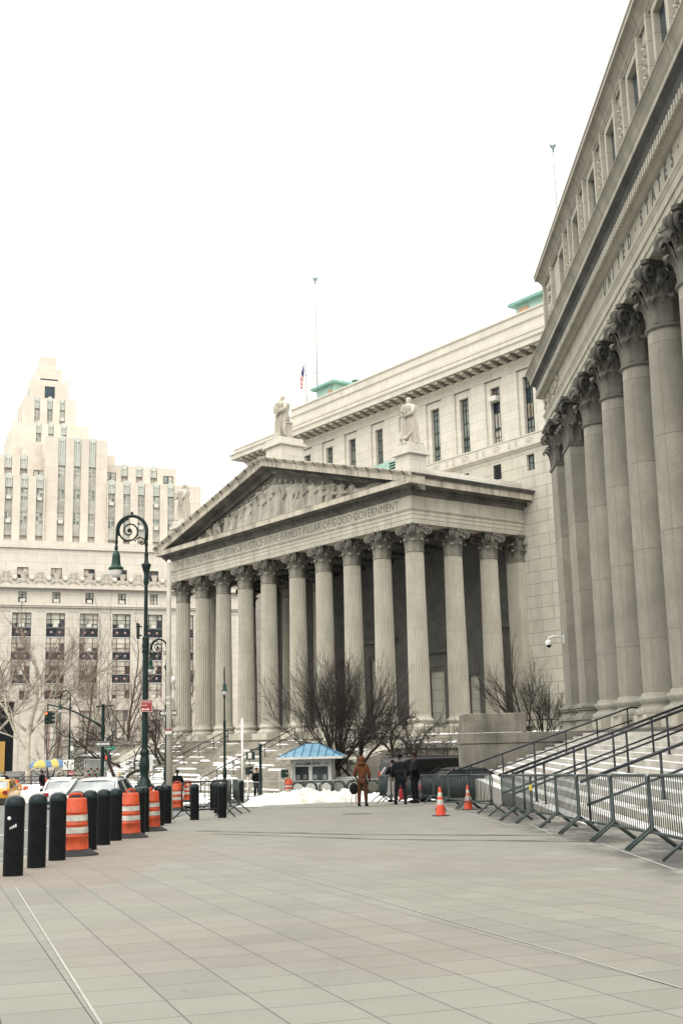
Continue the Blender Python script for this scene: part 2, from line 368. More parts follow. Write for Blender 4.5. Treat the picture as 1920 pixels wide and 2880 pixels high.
def pil_capital(mb, wx, wy, H, mi=0):                            # capital of a flat pilaster wx by wy (half sizes)
    mb.box(-wx, wx, -wy, wy, -.02 * H, .87 * H, mi)
    mb.box(-wx * 1.07, wx * 1.07, -wy - .07 * wx, wy + .07 * wx, -.09 * H, -.02 * H, mi)
    for fx, fy, ang, half in ((0, -wy, -90, wx), (wx, 0, 0, wy), (-wx, 0, 180, wy)):
        nL = max(2, round(half / .32))
        for k in range(nL):
            t = (k + .5) / nL * 2 - 1
            M = Matrix.Translation((fx, fy, 0)) @ Matrix.Rotation(R_(ang), 4, 'Z') @ Matrix.Translation((0, t * half, 0))
            leaf(mb, M, .42 * H, 2 * half / nL, 1.0, mi)
            if k < nL - 1 or nL == 2:
                leaf(mb, M @ Matrix.Translation((0, half / nL if k < nL - 1 else 0, .18 * H)), .5 * H, 1.7 * half / nL, 1.0, mi)
    for sx in (-1, 1):
        M = Matrix.Translation((sx * wx * .8, -wy * .8, 0)) @ Matrix.Rotation(R_(-90 + sx * 45), 4, 'Z')
        spiral(mb, M, .3 * wx + .05 * H, .73 * H, .12 * H, (0, .45 * H), .045 * H, mi=mi)
    h = max(wx, wy)
    mb.box(-wx * 1.28, wx * 1.28, -wy - .28 * wx, wy + .1, .87 * H, .93 * H, mi); mb.box(-wx * 1.36, wx * 1.36, -wy - .36 * wx, wy + .1, .93 * H, H, mi)
    mb.ell((0, -wy - .22 * wx, .93 * H), (.1 * H, .09 * H, .1 * H), 8, 6, mi)
ATTIC = [(1.38, 0), (1.40, .06), (1.40, .17), (1.36, .25), (1.22, .29), (1.20, .33), (1.14, .36), (1.10, .44), (1.13, .53), (1.20, .56), (1.20, .60), (1.24, .64), (1.26, .72), (1.22, .80), (1.10, .83), (1.08, .93), (1.02, 1.0)]
# ---------------------------------------------------------------- the temple-front courthouse
C = thing('courthouse', 'pale granite courthouse with ten-column temple front, pediment sculpture and carved motto', 'building', FC.P, FC.rot)
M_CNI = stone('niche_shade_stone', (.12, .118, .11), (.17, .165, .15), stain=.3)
M_COL = stone('fluted_column_granite', (.48, .455, .38), (.57, .54, .455), speck=.06, joints=(60, 2.45, 0), msize=.010, mortar=(.40, .38, .33), stain=.3, stain_col=(.30, .28, .24), blockvar=.04)
XC = [-.8, -4.48, -8.16, -11.84, -15.52, -19.78, -23.46, -27.14, -30.82, -34.5]
zb, zt, capH = .52, 14.86, 1.85
def fluted(r0, r1, z0, z1, half=False):
    mb = MB(); rg = []
    for i in range(9):
        t = i / 8; r = r0 + (r1 - r0) * (t * .75 + .25 * t * t); z = z0 + (z1 - z0) * t; d = .085 if 0 < i < 8 else .0
        if i == 1: z = z0 + .25
        if i == 7: z = z1 - .2
        row = []
        for k in range(24):
            for a, q in ((.0, 0), (.2, 0), (.34, .75), (.6, 1), (.86, .75)):
                an = 2 * math.pi * (k + a) / 24; rr = r - d * q; row.append((rr * math.cos(an), rr * math.sin(an), z))
        rg.append(row)
    return mb.rings(rg, sm=False)
me_sh = fluted(.765, .645, zb + .75, zt - capH - .12).mesh('column', M_COL)
mb = MB(); mb.lathe([(r * .78 if r < 1.05 else r * .77, z * .75) for r, z in ATTIC], 36); me_ba = mb.mesh('column_base', M_C)
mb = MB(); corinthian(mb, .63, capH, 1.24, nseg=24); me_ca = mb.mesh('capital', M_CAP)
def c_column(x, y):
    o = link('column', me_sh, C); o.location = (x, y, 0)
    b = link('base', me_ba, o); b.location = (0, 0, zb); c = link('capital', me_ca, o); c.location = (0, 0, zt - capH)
for x in XC: c_column(x, .8)
for y in (4.5, 8.1): c_column(XC[0], y); c_column(XC[-1], y)
for x in (-27.6, -22.6): c_column(x, 8.2)
# side pilaster against the wall
for x in (XC[0], XC[-1]):
    mb = MB(); mb.bbox(-.7, .7, -.32, .32, zb + .75, zt - capH, .02)
    for k in range(7): mb.box(-.62 + k * .19, -.55 + k * .19, -.345, -.318, zb + 1, zt - capH - .3)
    for k in range(3): mb.box(.698, .72, -.26 + k * .2, -.18 + k * .2, zb + 1, zt - capH - .3)
    o = mb.build('pilaster', M_COL, C); o.location = (x, 10.93, 0)
    mb = MB(); pil_capital(mb, .70, .32, capH); c = mb.build('capital', M_CAP, o); c.location = (0, 0, zt - capH)
    mb = MB(); mb.box(-.86, .86, -.48, .32, zb, zb + .3); mb.box(-.80, .80, -.42, .32, zb + .3, zb + .5); mb.box(-.86, .86, -.48, .32, zb + .5, zb + .75); mb.build('base', M_C, o)
# stylobate with dark pedestal blocks, floor
mb = MB(); mb.box(-35.95, .65, -.62, 11.2, -1.2, .02)
for x in XC: mb.bbox(x - 1.12, x + 1.12, -.32, 1.92, .02, zb, .015)
for y in (4.5, 8.1): mb.bbox(-1.92, .32, y - 1.12, y + 1.12, .02, zb, .015); mb.bbox(-35.62, -33.38, y - 1.12, y + 1.12, .02, zb, .015)
mb.build('stylobate', M_C, C)
# entablature
path = [(-35.3, 11.2), (-35.3, 0), (0, 0), (0, 11.2)]
mb = MB(); mb.sweep(path, [(-1.5, 14.86), (-.04, 14.86), (-.04, 15.18), (.0, 15.20), (.0, 15.5), (.05, 15.52), (.05, 15.74), (.10, 15.76), (.20, 15.86), (.22, 15.95), (.0, 15.97), (.0, 16.84), (-1.5, 16.84)])
mb.build('entablature', stone('frieze_granite', (.49, .46, .385), (.59, .555, .47), joints=(2.3, 3.0, 0), msize=.016, mortar=(.36, .34, .3), speck=.05, stain=.5, stain_col=(.26, .245, .21), blockvar=.1), C)
mb = MB(); mb.sweep(path, [(-1.2, 16.84), (.05, 16.84), (.16, 16.93), (.20, 17.02), (.34, 17.04), (.34, 17.28), (.42, 17.34), (.5, 17.40), (1.10, 17.40), (-1.2, 17.42)])
for i in range(118): mb.box(-35.5 + i * .3, -35.34 + i * .3, -.46, -.34, 17.06, 17.29)
for i in range(38): mb.box(.34, .46, .0 + i * .3, .16 + i * .3, 17.06, 17.29); mb.box(-35.76, -35.64, .0 + i * .3, .16 + i * .3, 17.06, 17.29)
mb.build('bed_moulding', M_SOOT_SHADE, C)
mb = MB(); mb.sweep(path, [(-1.2, 17.40), (1.14, 17.402), (1.14, 17.80), (1.18, 17.84), (-1.2, 17.88)])
mb.build('cornice', M_CORN, C)
mb = MB(); mb.sweep([(0, -1.0), (0, 11.2)], [(-.8, 17.85), (1.20, 17.845), (1.26, 17.95), (1.40, 18.05), (1.42, 18.14), (-.8, 18.32)]); mb.build('gutter', M_SOOT_SHADE, C); mb = MB()
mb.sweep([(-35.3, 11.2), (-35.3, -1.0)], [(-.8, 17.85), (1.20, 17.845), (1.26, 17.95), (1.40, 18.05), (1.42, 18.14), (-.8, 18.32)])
mb.build('gutter', M_SOOT_SHADE, C)
# raking cornice: mitred at the ridge
XM, ZA = -17.65, 23.2
def rake(mb, outs, y0, y1, mi=0):                                 # outs: list of (normal offset, y)
    rows = []
    x0, z0 = 1.22, 17.86; sl = (ZA - .28 - z0) / (x0 - XM); cs = 1 / math.hypot(1, sl)
    for o, y in outs:
        dz = o / cs
        rows.append([Vector((x0 + (.0 if o <= 0 else .06), y, z0 + dz)), Vector((XM, y, z0 + sl * (x0 - XM) + dz)), Vector((2 * XM - x0 - (.0 if o <= 0 else .06), y, z0 + dz))])
    n = len(rows); v = [p for r in rows for p in r]; f = []
    for i in range(n - 1):
        for k in range(2): f.append((i * 3 + k, i * 3 + k + 1, (i + 1) * 3 + k + 1, (i + 1) * 3 + k))
    f += [tuple(i * 3 for i in range(n)), tuple(i * 3 + 2 for i in range(n - 1, -1, -1))]
    mb.add(v, f, mi)
mb = MB(); rake(mb, [(-.42, 0.25), (-.42, -1.16), (-.02, -1.16), (.02, -1.22), (.02, .25)], 0, 0); mb.build('raking_cornice', M_CORN, C)
mb = MB(); rake(mb, [(.022, .25), (.022, -1.2), (.10, -1.26), (.20, -1.40), (.30, -1.44), (.33, -1.2), (.33, .25)], 0, 0); mb.build('raking_gutter', M_CORN, C)
mb = MB(); rake(mb, [(-.84, .3), (-.84, .0), (-.72, -.06), (-.66, -.18), (-.60, -.2), (-.60, -.34), (-.50, -.36), (-.44, -.5), (-.422, -1.1), (-.422, .3)], 0, 0)
sl = (ZA - .28 - 17.86) / (1.22 - XM)
for s in (-1, 1):
    for i in range(56):
        x = XM + s * (.5 + i * .32); z = 17.86 + sl * (1.22 - abs(x - XM) + XM - XM + (XM - XM)) if False else ZA - .28 - sl * abs(x - XM)
        if z - .66 > 17.95: mb.box(x - .09, x + .09, -.45, -.34, z - .64, z - .46)
mb.build('raking_bed_moulding', M_SOOT_SHADE, C)
# water-stained joints on the gutter read as dark upright strips
mb = MB()
for s in (-1, 1):
    for i in range(14):
        x = XM + s * (1.0 + i * 1.34); z = ZA - .28 - sl * abs(x - XM)
        for o0, y0, o1, y1 in ((.03, -1.215, .10, -1.268), (.10, -1.268, .2, -1.408), (.2, -1.408, .3, -1.447), (-.4, -1.166, -.03, -1.166)):
            w = .12 if o0 >= 0 else .03
            mb.add([(x - w, y0, z + sl * (-0) + o0 * 1.04 + sl * w * s), (x + w, y0, z + o0 * 1.04 - sl * w * s), (x + w * .8, y1, z + o1 * 1.04 - sl * w * s * .8), (x - w * .8, y1, z + o1 * 1.04 + sl * w * s * .8)], [(0, 1, 2, 3)])
mb.build('gutter_stains', plain('black_crust', (.10, .098, .092), .9), C)
# tympanum and roof
mb = MB(); xl, xr = -34.2, -1.1
mb.prism([(xl, 17.86), (xr, 17.86), (XM, 22.3)], .3, .6, 'y'); mb.build('tympanum', stone('tympanum_stone', (.25, .24, .21), (.36, .34, .29), speck=.08, stain=.5, stain_col=(.2, .19, .17)), C)
mb = MB(); mb.prism([(-36.3, 18.0), (1.0, 18.0), (XM, 23.05)], .3, 11.2, 'y'); mb.build('roof', M_C, C)
# relief figures: draped bodies in the round, half sunk into the tympanum
def robe(mb, h, w, lean=0, seed=0, flat=1.0, arms=True, M=None, head=True, mi=0, bend=0, wings=False, folds=9):
    rnd = random.Random(seed); s0 = len(mb.v); n = 40; rg = []
    pro = [(0, .30), (.05, .285), (.2, .25), (.38, .235), (.5, .225), (.58, .205), (.66, .20), (.74, .235), (.80, .25), (.835, .19), (.855, .085), (.88, .07)]
    ph = rnd.random() * 6
    for z, r in pro:
        row = []
        for k in range(n):
            a = 2 * math.pi * k / n
            amp = .13 * max(0, 1 - z / .75) + (.055 if z < .8 else 0)
            rr = r * (1 + amp * math.sin(folds * a + ph + 2.2 * z * (1 if seed % 2 else -1)) + .04 * math.sin(3 * a + ph * 2))
            tw = bend * math.sin(z * 2.6)
            row.append(((rr * math.cos(a) * w + lean * z + tw) * h, rr * math.sin(a) * .78 * flat * w * h, z * h))
        rg.append(row)
    mb.rings(rg, mi)
    if head:
        hx = lean * .93 * h + bend * math.sin(.93 * 2.6) * h
        mb.ell((hx, -.01 * h, .935 * h), (.052 * h, .06 * h, .072 * h), 14, 10, mi)
        mb.ell((hx, -.062 * h, .93 * h), (.012 * h, .018 * h, .016 * h), 6, 4, mi)
        mb.ell((hx, .012 * h, .955 * h), (.062 * h, .064 * h, .058 * h), 12, 8, mi)
        mb.tube([(hx, 0, .86 * h), (hx, 0, .92 * h)], .035 * h, 8, mi)
    if arms:
        for s in (-1, 1):
            bx = s * .21 * h * w + lean * .8 * h; up = rnd.choice((-.16, -.06, .05, .12)); fo = rnd.uniform(-.16, .1) * s
            mb.tube([(bx * .9, 0, .79 * h), (bx + s * .07 * h, -.05 * h, .68 * h), (bx + s * .02 * h + fo * h, -.2 * h * flat, (.60 + up) * h)], [.055 * h, .048 * h, .03 * h], 8, mi)
    if wings:
        for s in (-1, 1):
            rows = [[Vector((s * (.1 + t * .16) * h + lean * h, (.1 - .04 * math.sin(q * 9)) * h * flat, (.86 - q * .5 + t * .08) * h)) for t in (0, .5, 1)] for q in [i / 8 for i in range(9)]]
            mb.grid(rows, mi)
    if M: mb.xf(M, s0)
mb = MB()
def zmax(x): return ZA - 1.22 - sl * abs(x - XM) - .05
# (x, height fraction of the room, pose seed, lean, kind)
RF2 = [(-29.3, .8), (-27.6, .85), (-24.7, .9), (-23.3, .86), (-22.1, .93), (-20.9, .9), (-19.7, .96), (-18.6, .92), (-17.5, 1.0), (-16.1, .93), (-14.7, .96), (-13.6, .9), (-12.6, .95), (-11.6, .88), (-10.3, .9), (-9.0, .85), (-7.7, .85)]
for i, (x, k) in enumerate(RF2): robe(mb, min(zmax(x) - 17.95, 3.7) * k, 1.25, random.Random(i).uniform(-.12, .12), 70 + i, .7, True, Matrix.Translation((x, .30, 17.9)), folds=6)
RF = [(-32.2, 'lie', 1), (-30.2, 'sit', 2), (-28.4, 'sit', 3), (-26.9, 'sit', 4), (-25.3, 'st', 5), (-24.0, 'st', 6), (-22.7, 'st', 7), (-21.5, 'st', 8), (-20.3, 'st', 9), (-19.2, 'st', 10), (-18.1, 'st', 11), (-16.9, 'wg', 12), (-15.3, 'st', 13), (-14.2, 'st', 14), (-13.1, 'st', 15), (-12.1, 'st', 16), (-11.0, 'st', 17), (-9.7, 'sit', 18), (-8.4, 'sit', 19), (-7.1, 'sit', 20), (-5.6, 'lie', 21), (-3.9, 'lie', 22)]
for x, k, sd in RF:
    room = zmax(x) - 17.9; rnd = random.Random(sd)
    if k in ('st', 'wg'):
        h = min(room * 1.0, 3.75 + (.15 if k == 'wg' else 0)) * rnd.uniform(.82, 1.0)
        robe(mb, h, .95 if h > 2.6 else 1.15, rnd.uniform(-.1, .1), sd, .9, True, Matrix.Translation((x, .2, 17.9)), bend=rnd.uniform(-.03, .03), wings=k == 'wg')
    elif k == 'sit':
        h = room * 1.0
        robe(mb, h, 1.35, .12 * (1 if x > XM else -1), sd, .9, True, Matrix.Translation((x, .16, 17.9)), folds=7)
        mb.tube([(x, .0, 17.9 + h * .42), (x + .7 * (1 if x < XM else -1), -.2, 17.9 + h * .45), (x + .85 * (1 if x < XM else -1), -.1, 17.9)], [.2, .19, .13], 9)
    else:
        d = 1 if x > XM else -1; h = room
        mb.tube([(x - d * .9, .05, 17.9 + h * .7), (x - d * .6, 0, 17.9 + h * .45), (x, 0, 17.9 + h * .3), (x + d * .7, 0, 17.9 + h * .32), (x + d * 1.3, 0, 18.0)], [.2, .3, .28, .22, .12], 9)
        mb.ell((x - d * .98, 0, 17.9 + h * .92), (.17, .17, .2), 10, 7)
mb.ell((-20.95, .05, 19.5), (.72, .16, .9), 20, 8)               # round shield
for i in range(22): mb.tube([(-6 + i * .14, .1, 17.92), (-5.9 + i * .15, -.05, 18.2 + .3 * random.random()), (-5.6 + i * .15, -.1, 18.3 + .25 * random.random())], [.08, .1, .04], 6)
for x, w in ((-22.0, 1.4), (-18.5, 1.6), (-15.6, 1.0), (-12.4, 1.3)): mb.bbox(x, x + w, -.1, .3, 17.88, 18.1 + random.random() * .4, .03)
mb.build('pediment_relief', stone('relief_stone', (.36, .34, .29), (.52, .485, .415), speck=.06, stain=.6, stain_col=(.13, .125, .11)), C)
# carved motto
mb = MB()
MOTTO = 'THE · TRUE · ADMINISTRATION · OF · JUSTICE · IS · THE · FIRMEST · PILLAR · OF · GOOD · GOVERNMENT'
MOTTO = MOTTO.replace(' · ', '·')
tmp = MB(); w = text_mb(tmp, MOTTO, .86, Matrix.Identity(4), spacing=1.1, thin=-.012)
text_mb(mb, MOTTO, .86, face_M(-34.35, -.006, 16.08), depth=.004, spacing=1.1, xs=32.9 / w, thin=-.012)
mb.build('motto_lettering', M_LET, C)
# bird netting cord hanging in swags over the relief
mb = MB(); pk = [(-30.8, 18.2), (-25.4, 19.85), (-17.2, 20.9), (-11.2, 20.9), (-7.3, 19.1)]
for (xa, za), (xb, zb2) in zip(pk, pk[1:]):
    sg = .32 * (xb - xa) / 6; mb.tube([(xa + (xb - xa) * t, -.5, za + (zb2 - za) * t - sg * 4 * t * (1 - t)) for t in [i / 16 for i in range(17)]], .035, 5)
mb.build('netting_cord', M_BLACK, C)
# parapets beside the roof and statue pedestals
def pedestal(xa, xb, ya, yb, z0, z1, z2):
    mb = MB(); mb.box(xa, xb, ya, yb, z0, z1); mb.box(xa - .22, xb + .22, ya - .22, yb + .22, z1, z1 + .14); mb.box(xa - .14, xb + .14, ya - .14, yb + .14, z1 + .14, z1 + .24)
    mb.bbox(xa + .0, xb - .0, ya + .0, yb - .0, z1 + .24, z2, .03); return mb.build('statue_pedestal', M_CU, C)
pedestal(-1.62, -.02, .0, 1.6, 18.0, 19.95, 20.72); pedestal(-35.28, -33.68, .0, 1.6, 18.0, 19.95, 20.72); pedestal(-18.75, -16.45, .0, 2.3, 22.0, 24.28, 24.95)
mb = MB(); mb.box(-1.5, -.1, 1.6, 11.2, 18.15, 19.0); mb.build('parapet', M_CU, C); mb = MB(); mb.box(-35.2, -33.8, 1.6, 11.2, 18.15, 19.0); mb.build('parapet', M_CU, C)
mb = MB(); mb.box(-.1, 1.1, 2.5, 9.0, 18.2, 18.27); mb.build('ledge_snow', plain('settled_snow', (.85, .86, .86), .6), C)
# porch: ceiling, inner wall, doors, arch
mb = MB(); mb.box(-34.1, -1.2, 1.2, 11.2, 15.0, 15.3)
for x in range(-32, 0, 4): mb.box(x, x + .5, 1.2, 11.2, 14.7, 15.0)
mb.build('porch_ceiling', M_RS, C)  # dark stone paints the shade under the ceiling
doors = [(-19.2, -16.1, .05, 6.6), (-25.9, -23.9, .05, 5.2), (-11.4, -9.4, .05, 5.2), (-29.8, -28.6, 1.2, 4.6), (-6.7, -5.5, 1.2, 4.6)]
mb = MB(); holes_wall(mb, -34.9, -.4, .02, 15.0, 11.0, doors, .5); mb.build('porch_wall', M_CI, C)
mb = MB()
for a, b, c, d in doors: mb.box(a, b, 11.4, 11.48, c, d)
mb.build('door_leaves', M_DARK, C)
mb = MB()
for a, b, c, d in doors[:3]:
    mb.box(a - .45, a, 10.86, 11.0, .05, d + .3); mb.box(b, b + .45, 10.86, 11.0, .05, d + .3); mb.box(a - .45, b + .45, 10.86, 11.0, d + .302, d + .9)
    mb.box(a - .8, b + .8, 10.5, 11.0, d + 1.4, d + 1.75); mb.box(a - .5, b + .5, 10.84, 11.0, d + .902, d + 1.4)
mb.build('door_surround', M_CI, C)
mb = MB(); mb.box(-3.3, -1.75, 10.9, 11.0, .05, 1.0)
arc = [(math.cos(a), math.sin(a)) for a in [math.pi * i / 16 for i in range(17)]]
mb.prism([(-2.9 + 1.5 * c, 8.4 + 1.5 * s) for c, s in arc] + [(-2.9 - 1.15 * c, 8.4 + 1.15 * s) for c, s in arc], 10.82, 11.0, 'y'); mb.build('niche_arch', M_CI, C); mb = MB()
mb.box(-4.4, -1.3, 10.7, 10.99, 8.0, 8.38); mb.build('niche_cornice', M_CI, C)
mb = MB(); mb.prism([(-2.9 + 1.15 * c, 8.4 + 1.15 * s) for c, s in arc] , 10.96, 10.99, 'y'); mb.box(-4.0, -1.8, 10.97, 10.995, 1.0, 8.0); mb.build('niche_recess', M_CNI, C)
# main block behind the portico
XL, XR, YB = -39.3, 8.5, 11.24
WX = [4.7, 1.1, -2.5, -6.15, -9.77, -13.4, -17.43, -21.45, -25.05, -28.7, -32.3, -35.9]
mb = MB(); low = [(-.4 + 1.1, 1.5, 19.8, 21.07), (-2.98, -2.1, 19.75, 20.98), (-6.6, -5.8, 19.75, 20.98)]
holes_wall(mb, XL, XR, -3, 21.5, YB, low, .4)
mb.add([(XL, YB, -3), (XL, 34, -3), (XL, 34, 21.5), (XL, YB, 21.5)], [(0, 3, 2, 1)])
mb.build('wall', M_CW, C)
mb = MB(); mb.sweep([(XL, 34), (XL, YB), (XR, YB)], [(-.3, 21.5), (.06, 21.5), (.12, 21.58), (.3, 21.68), (.32, 21.82), (.02, 21.9), (.02, 22.55), (.08, 22.6), (.08, 22.7), (-.3, 22.7)])
for x in WX:
    for dx, w in ((0, .8), (1.4, .32), (2.2, .32)):
        xx = x + dx if dx else x
        mb.box(xx - w / 2 + (.0), xx + w / 2, YB - .05, YB - .021, 21.98, 22.5)
mb.build('carved_band', M_CU, C)
mb = MB()
for x in WX:
    for i in range(6):
        a = i * 1.05; mb.tube([(x + .26 * math.cos(a + t) * (1 - t * .12) + .12 * math.cos(a), YB - .055, 22.24 + .16 * math.sin(a + t)) for t in [j * .5 for j in range(6)]], .022, 5)
    for dx in (1.4, 2.2):
        for i in range(4): mb.tube([(x + dx - .1, YB - .055, 22.05 + i * .12), (x + dx + .1, YB - .055, 22.05 + i * .12)], .02, 5)
mb.build('band_ornament', M_C, C)
rec = [(x - 1.02, x + .98, 22.7, 28.0) for x in WX]
mb = MB(); holes_wall(mb, XL, XR, 22.7, 28.3, YB, rec, .14)
mb.add([(XL, YB, 22.7), (XL, 34, 22.7), (XL, 34, 28.3), (XL, YB, 28.3)], [(0, 3, 2, 1)])
holes_wall(mb, XL + .2, XR, 22.7, 28.3, YB + .14, [(x - .52, x + .52, 22.72, 27.4) for x in WX], .45)
for x in WX:                                                      # blind panels between the windows
    for xx in (x + 1.8,):
        mb.add([(xx - .5, YB - .001, 23.4), (xx + .5, YB - .001, 23.4), (xx + .5, YB - .001, 27.6), (xx - .5, YB - .001, 27.6), (xx - .46, YB + .05, 23.44), (xx + .46, YB + .05, 23.44), (xx + .46, YB + .05, 27.56), (xx - .46, YB + .05, 27.56)], [(0, 1, 5, 4), (1, 2, 6, 5), (2, 3, 7, 6), (3, 0, 4, 7)])
mb.build('upper_wall', M_CU, C)
for i, x in enumerate(WX):
    y = YB + .50; mb = MB()
    for xx in (-.52, -.17, .14, .47): mb.box(x + xx, x + xx + (.05 if abs(xx) < .3 else .05), y - .06, y, 22.72, 27.4)
    for z in (22.72, 23.3, 23.9, 24.05, 25.3, 26.4, 26.9, 27.34): mb.box(x - .52, x + .52, y - .055, y + .001, z, z + (.05 if z not in (23.9, 27.34) else .12))
    f = mb.build('window', M_BRZ, C)
    mats = [M_GLG, M_GLB, M_TAN, M_GLP]
    mb = MB(); seg = {1: [(22.72, 24, 0), (24, 25.3, 2), (25.3, 26.6, 1), (26.6, 27.4, 0)], 2: [(22.72, 24, 3), (24, 25.3, 3), (25.3, 26.6, 1), (26.6, 27.4, 0)]}.get(i, [(22.72, 27.4, 0)])
    for a, b, m in seg: mb.add([(x - .52, y, a), (x + .52, y, a), (x + .52, y, b), (x - .52, y, b)], [(0, 1, 2, 3)], m)
    mb.build('pane', mats, f)
    if i == 2:
        mb = MB(); mb.box(x - .45, x + .4, y - .75, y - .1, 26.2, 26.6); mb.box(x - .40, x - .1, y - .78, y - .74, 26.26, 26.5); mb.build('air_conditioner', M_AC, f)
for k, (a, b, c, d) in enumerate(low):
    y = YB + .3; mb = MB()
    if k == 0:
        for xx in (a, (a + b) / 2 - .03, b - .06): mb.box(xx, xx + .06, y - .05, y, c, d)
        for z in (c, (c + d) / 2, d - .06): mb.box(a, b, y - .045, y + .001, z, z + .06)
        f = mb.build('window', M_BRZ, C); mb = MB(); mb.add([(a, y, c), (b, y, c), (b, y, d), (a, y, d)], [(0, 1, 2, 3)]); mb.build('pane', M_GLG, f)
    else:
        for j in range(6): mb.box(a, b, y - .25, y - .2, c + j * .21, c + j * .21 + .05); mb.box(a + j * .15, a + j * .15 + .04, y - .24, y - .21, c, d)
        f = mb.build('grille', M_BRZ, C); mb = MB(); mb.add([(a, y, c), (b, y, c), (b, y, d), (a, y, d)], [(0, 1, 2, 3)]); mb.build('backing', M_DARK, f)
pc = [(XL, 34), (XL, YB), (XR, YB)]
mb = MB(); mb.sweep(pc, [(-.4, 28.0), (.04, 28.0), (.04, 28.25), (.12, 28.3), (.14, 28.36), (.1, 28.40), (.1, 28.62), (.26, 28.70), (.3, 28.8), (-.4, 28.8)]); mb.build('upper_architrave', M_CU, C)
mb = MB(); mb.sweep(pc, [(-.4, 29.16), (1.4, 29.16), (1.4, 29.55), (1.46, 29.6), (1.52, 29.70), (1.0, 29.74), (-.4, 29.78)]); mb.sweep(pc, [(-.4, 29.7), (1.12, 29.7), (1.12, 30.2), (1.18, 30.22), (1.18, 30.32), (-.4, 30.34)])
mb.build('upper_cornice', M_CU, C)
mb = MB(); mb.sweep(pc, [(-.4, 28.8), (.3, 28.8), (.3, 29.16), (-.4, 29.16)]); mb.build('modillion_backing', M_SOOT_SHADE, C); mb = MB(); M_MOD = stone('modillion_stone', (.42, .395, .335), (.54, .505, .43), stain=.4, stain_col=(.2, .19, .17))  # darker backing paints the shade in the gaps between modillions
x = XL + .3
while x < XR:
    for yy0, za, zc in ((1.25, 28.92, 29.14), (.95, 28.80, 28.93)): mb.box(x, x + .44, YB - yy0, YB - .25, za, zc)
    mb.prism([(YB - .8, 28.88), (YB - .28, 28.72), (YB - .28, 28.9)], x + .04, x + .40, 'x')
    x += 1.06
mb.build('modillion_course', M_MOD, C); mb = MB()
y = YB + .4
while y < 33:
    mb.box(XL - 1.25, XL - .25, y, y + .52, 28.92, 29.14); y += 1.06
mb.build('modillion_course', M_MOD, C)
mb = MB(); xa = -31.9; ya = YB + .5
mb.sweep([(xa, 34), (xa, ya), (XR, ya)], [(-.5, 30.3), (0, 30.3), (0, 31.9), (.12, 32.0), (.14, 32.1), (.0, 32.14), (.0, 32.72), (.1, 32.74), (.1, 32.9), (-.5, 32.92)])
mb.box(xa + .5, XR, ya + .5, 34, 30.3, 32.85); mb.box(XL + .5, xa + .4, YB + .5, 34, 29.9, 30.25)
mb.build('attic', M_CU, C)
# green copper roof houses
def roofhouse(x0, x1, y0, y1, z0, z1, zr, win):
    mb = MB(); mb.box(x0, x1, y0, y1, z0, z1); o = mb.build('roof_house', M_GREENL, C)
    mb = MB(); mb.box(x0 - .5, x1 + .5, y0 - .5, y1 + .5, z1, z1 + .25)
    cx, cy = (x0 + x1) / 2, (y0 + y1) / 2; q = .45
    mb.add([(x0 - .4, y0 - .4, z1 + .25), (x1 + .4, y0 - .4, z1 + .25), (x1 + .4, y1 + .4, z1 + .25), (x0 - .4, y1 + .4, z1 + .25), (cx - (x1 - x0) * .28, cy, zr), (cx + (x1 - x0) * .28, cy, zr)], [(0, 1, 5, 4), (1, 2, 5), (2, 3, 4, 5), (3, 0, 4)])
    mb.build('copper_roof', M_GREEN, o)
    mb = MB(); mb.box(win[0], win[1], y0 - .06, y0 + .05, win[2], win[3]); mb.build('shutter', plain('orange_shutter', (.55, .30, .17), .6), o)
    mb = MB(); mb.lathe([(.2, zr - .3), (.2, zr + .25), (.5, zr + .28), (.1, zr + .5)], 12, (cx + (x1 - x0) * .2, cy)); mb.build('vent_cap', M_GREEN, o)
roofhouse(-33.3, -30.2, 16, 23, 32.7, 35.95, 36.75, (-31.3, -30.6, 34.7, 35.4))
roofhouse(-4.1, 6, 16, 23, 32.7, 35.75, 36.7, (-3.7, -2.6, 34.6, 35.4))
mb = MB(); mb.box(-5.4, -2.5, .9, 3.0, 19.0, 20.15); o = mb.build('roof_vent', M_GREENL, C)
mb = MB(); [mb.box(-3.4, -2.6, .86, .905, 19.5 + k * .2, 19.58 + k * .2) for k in range(3)]; mb.build('louvre', M_DARK, o)
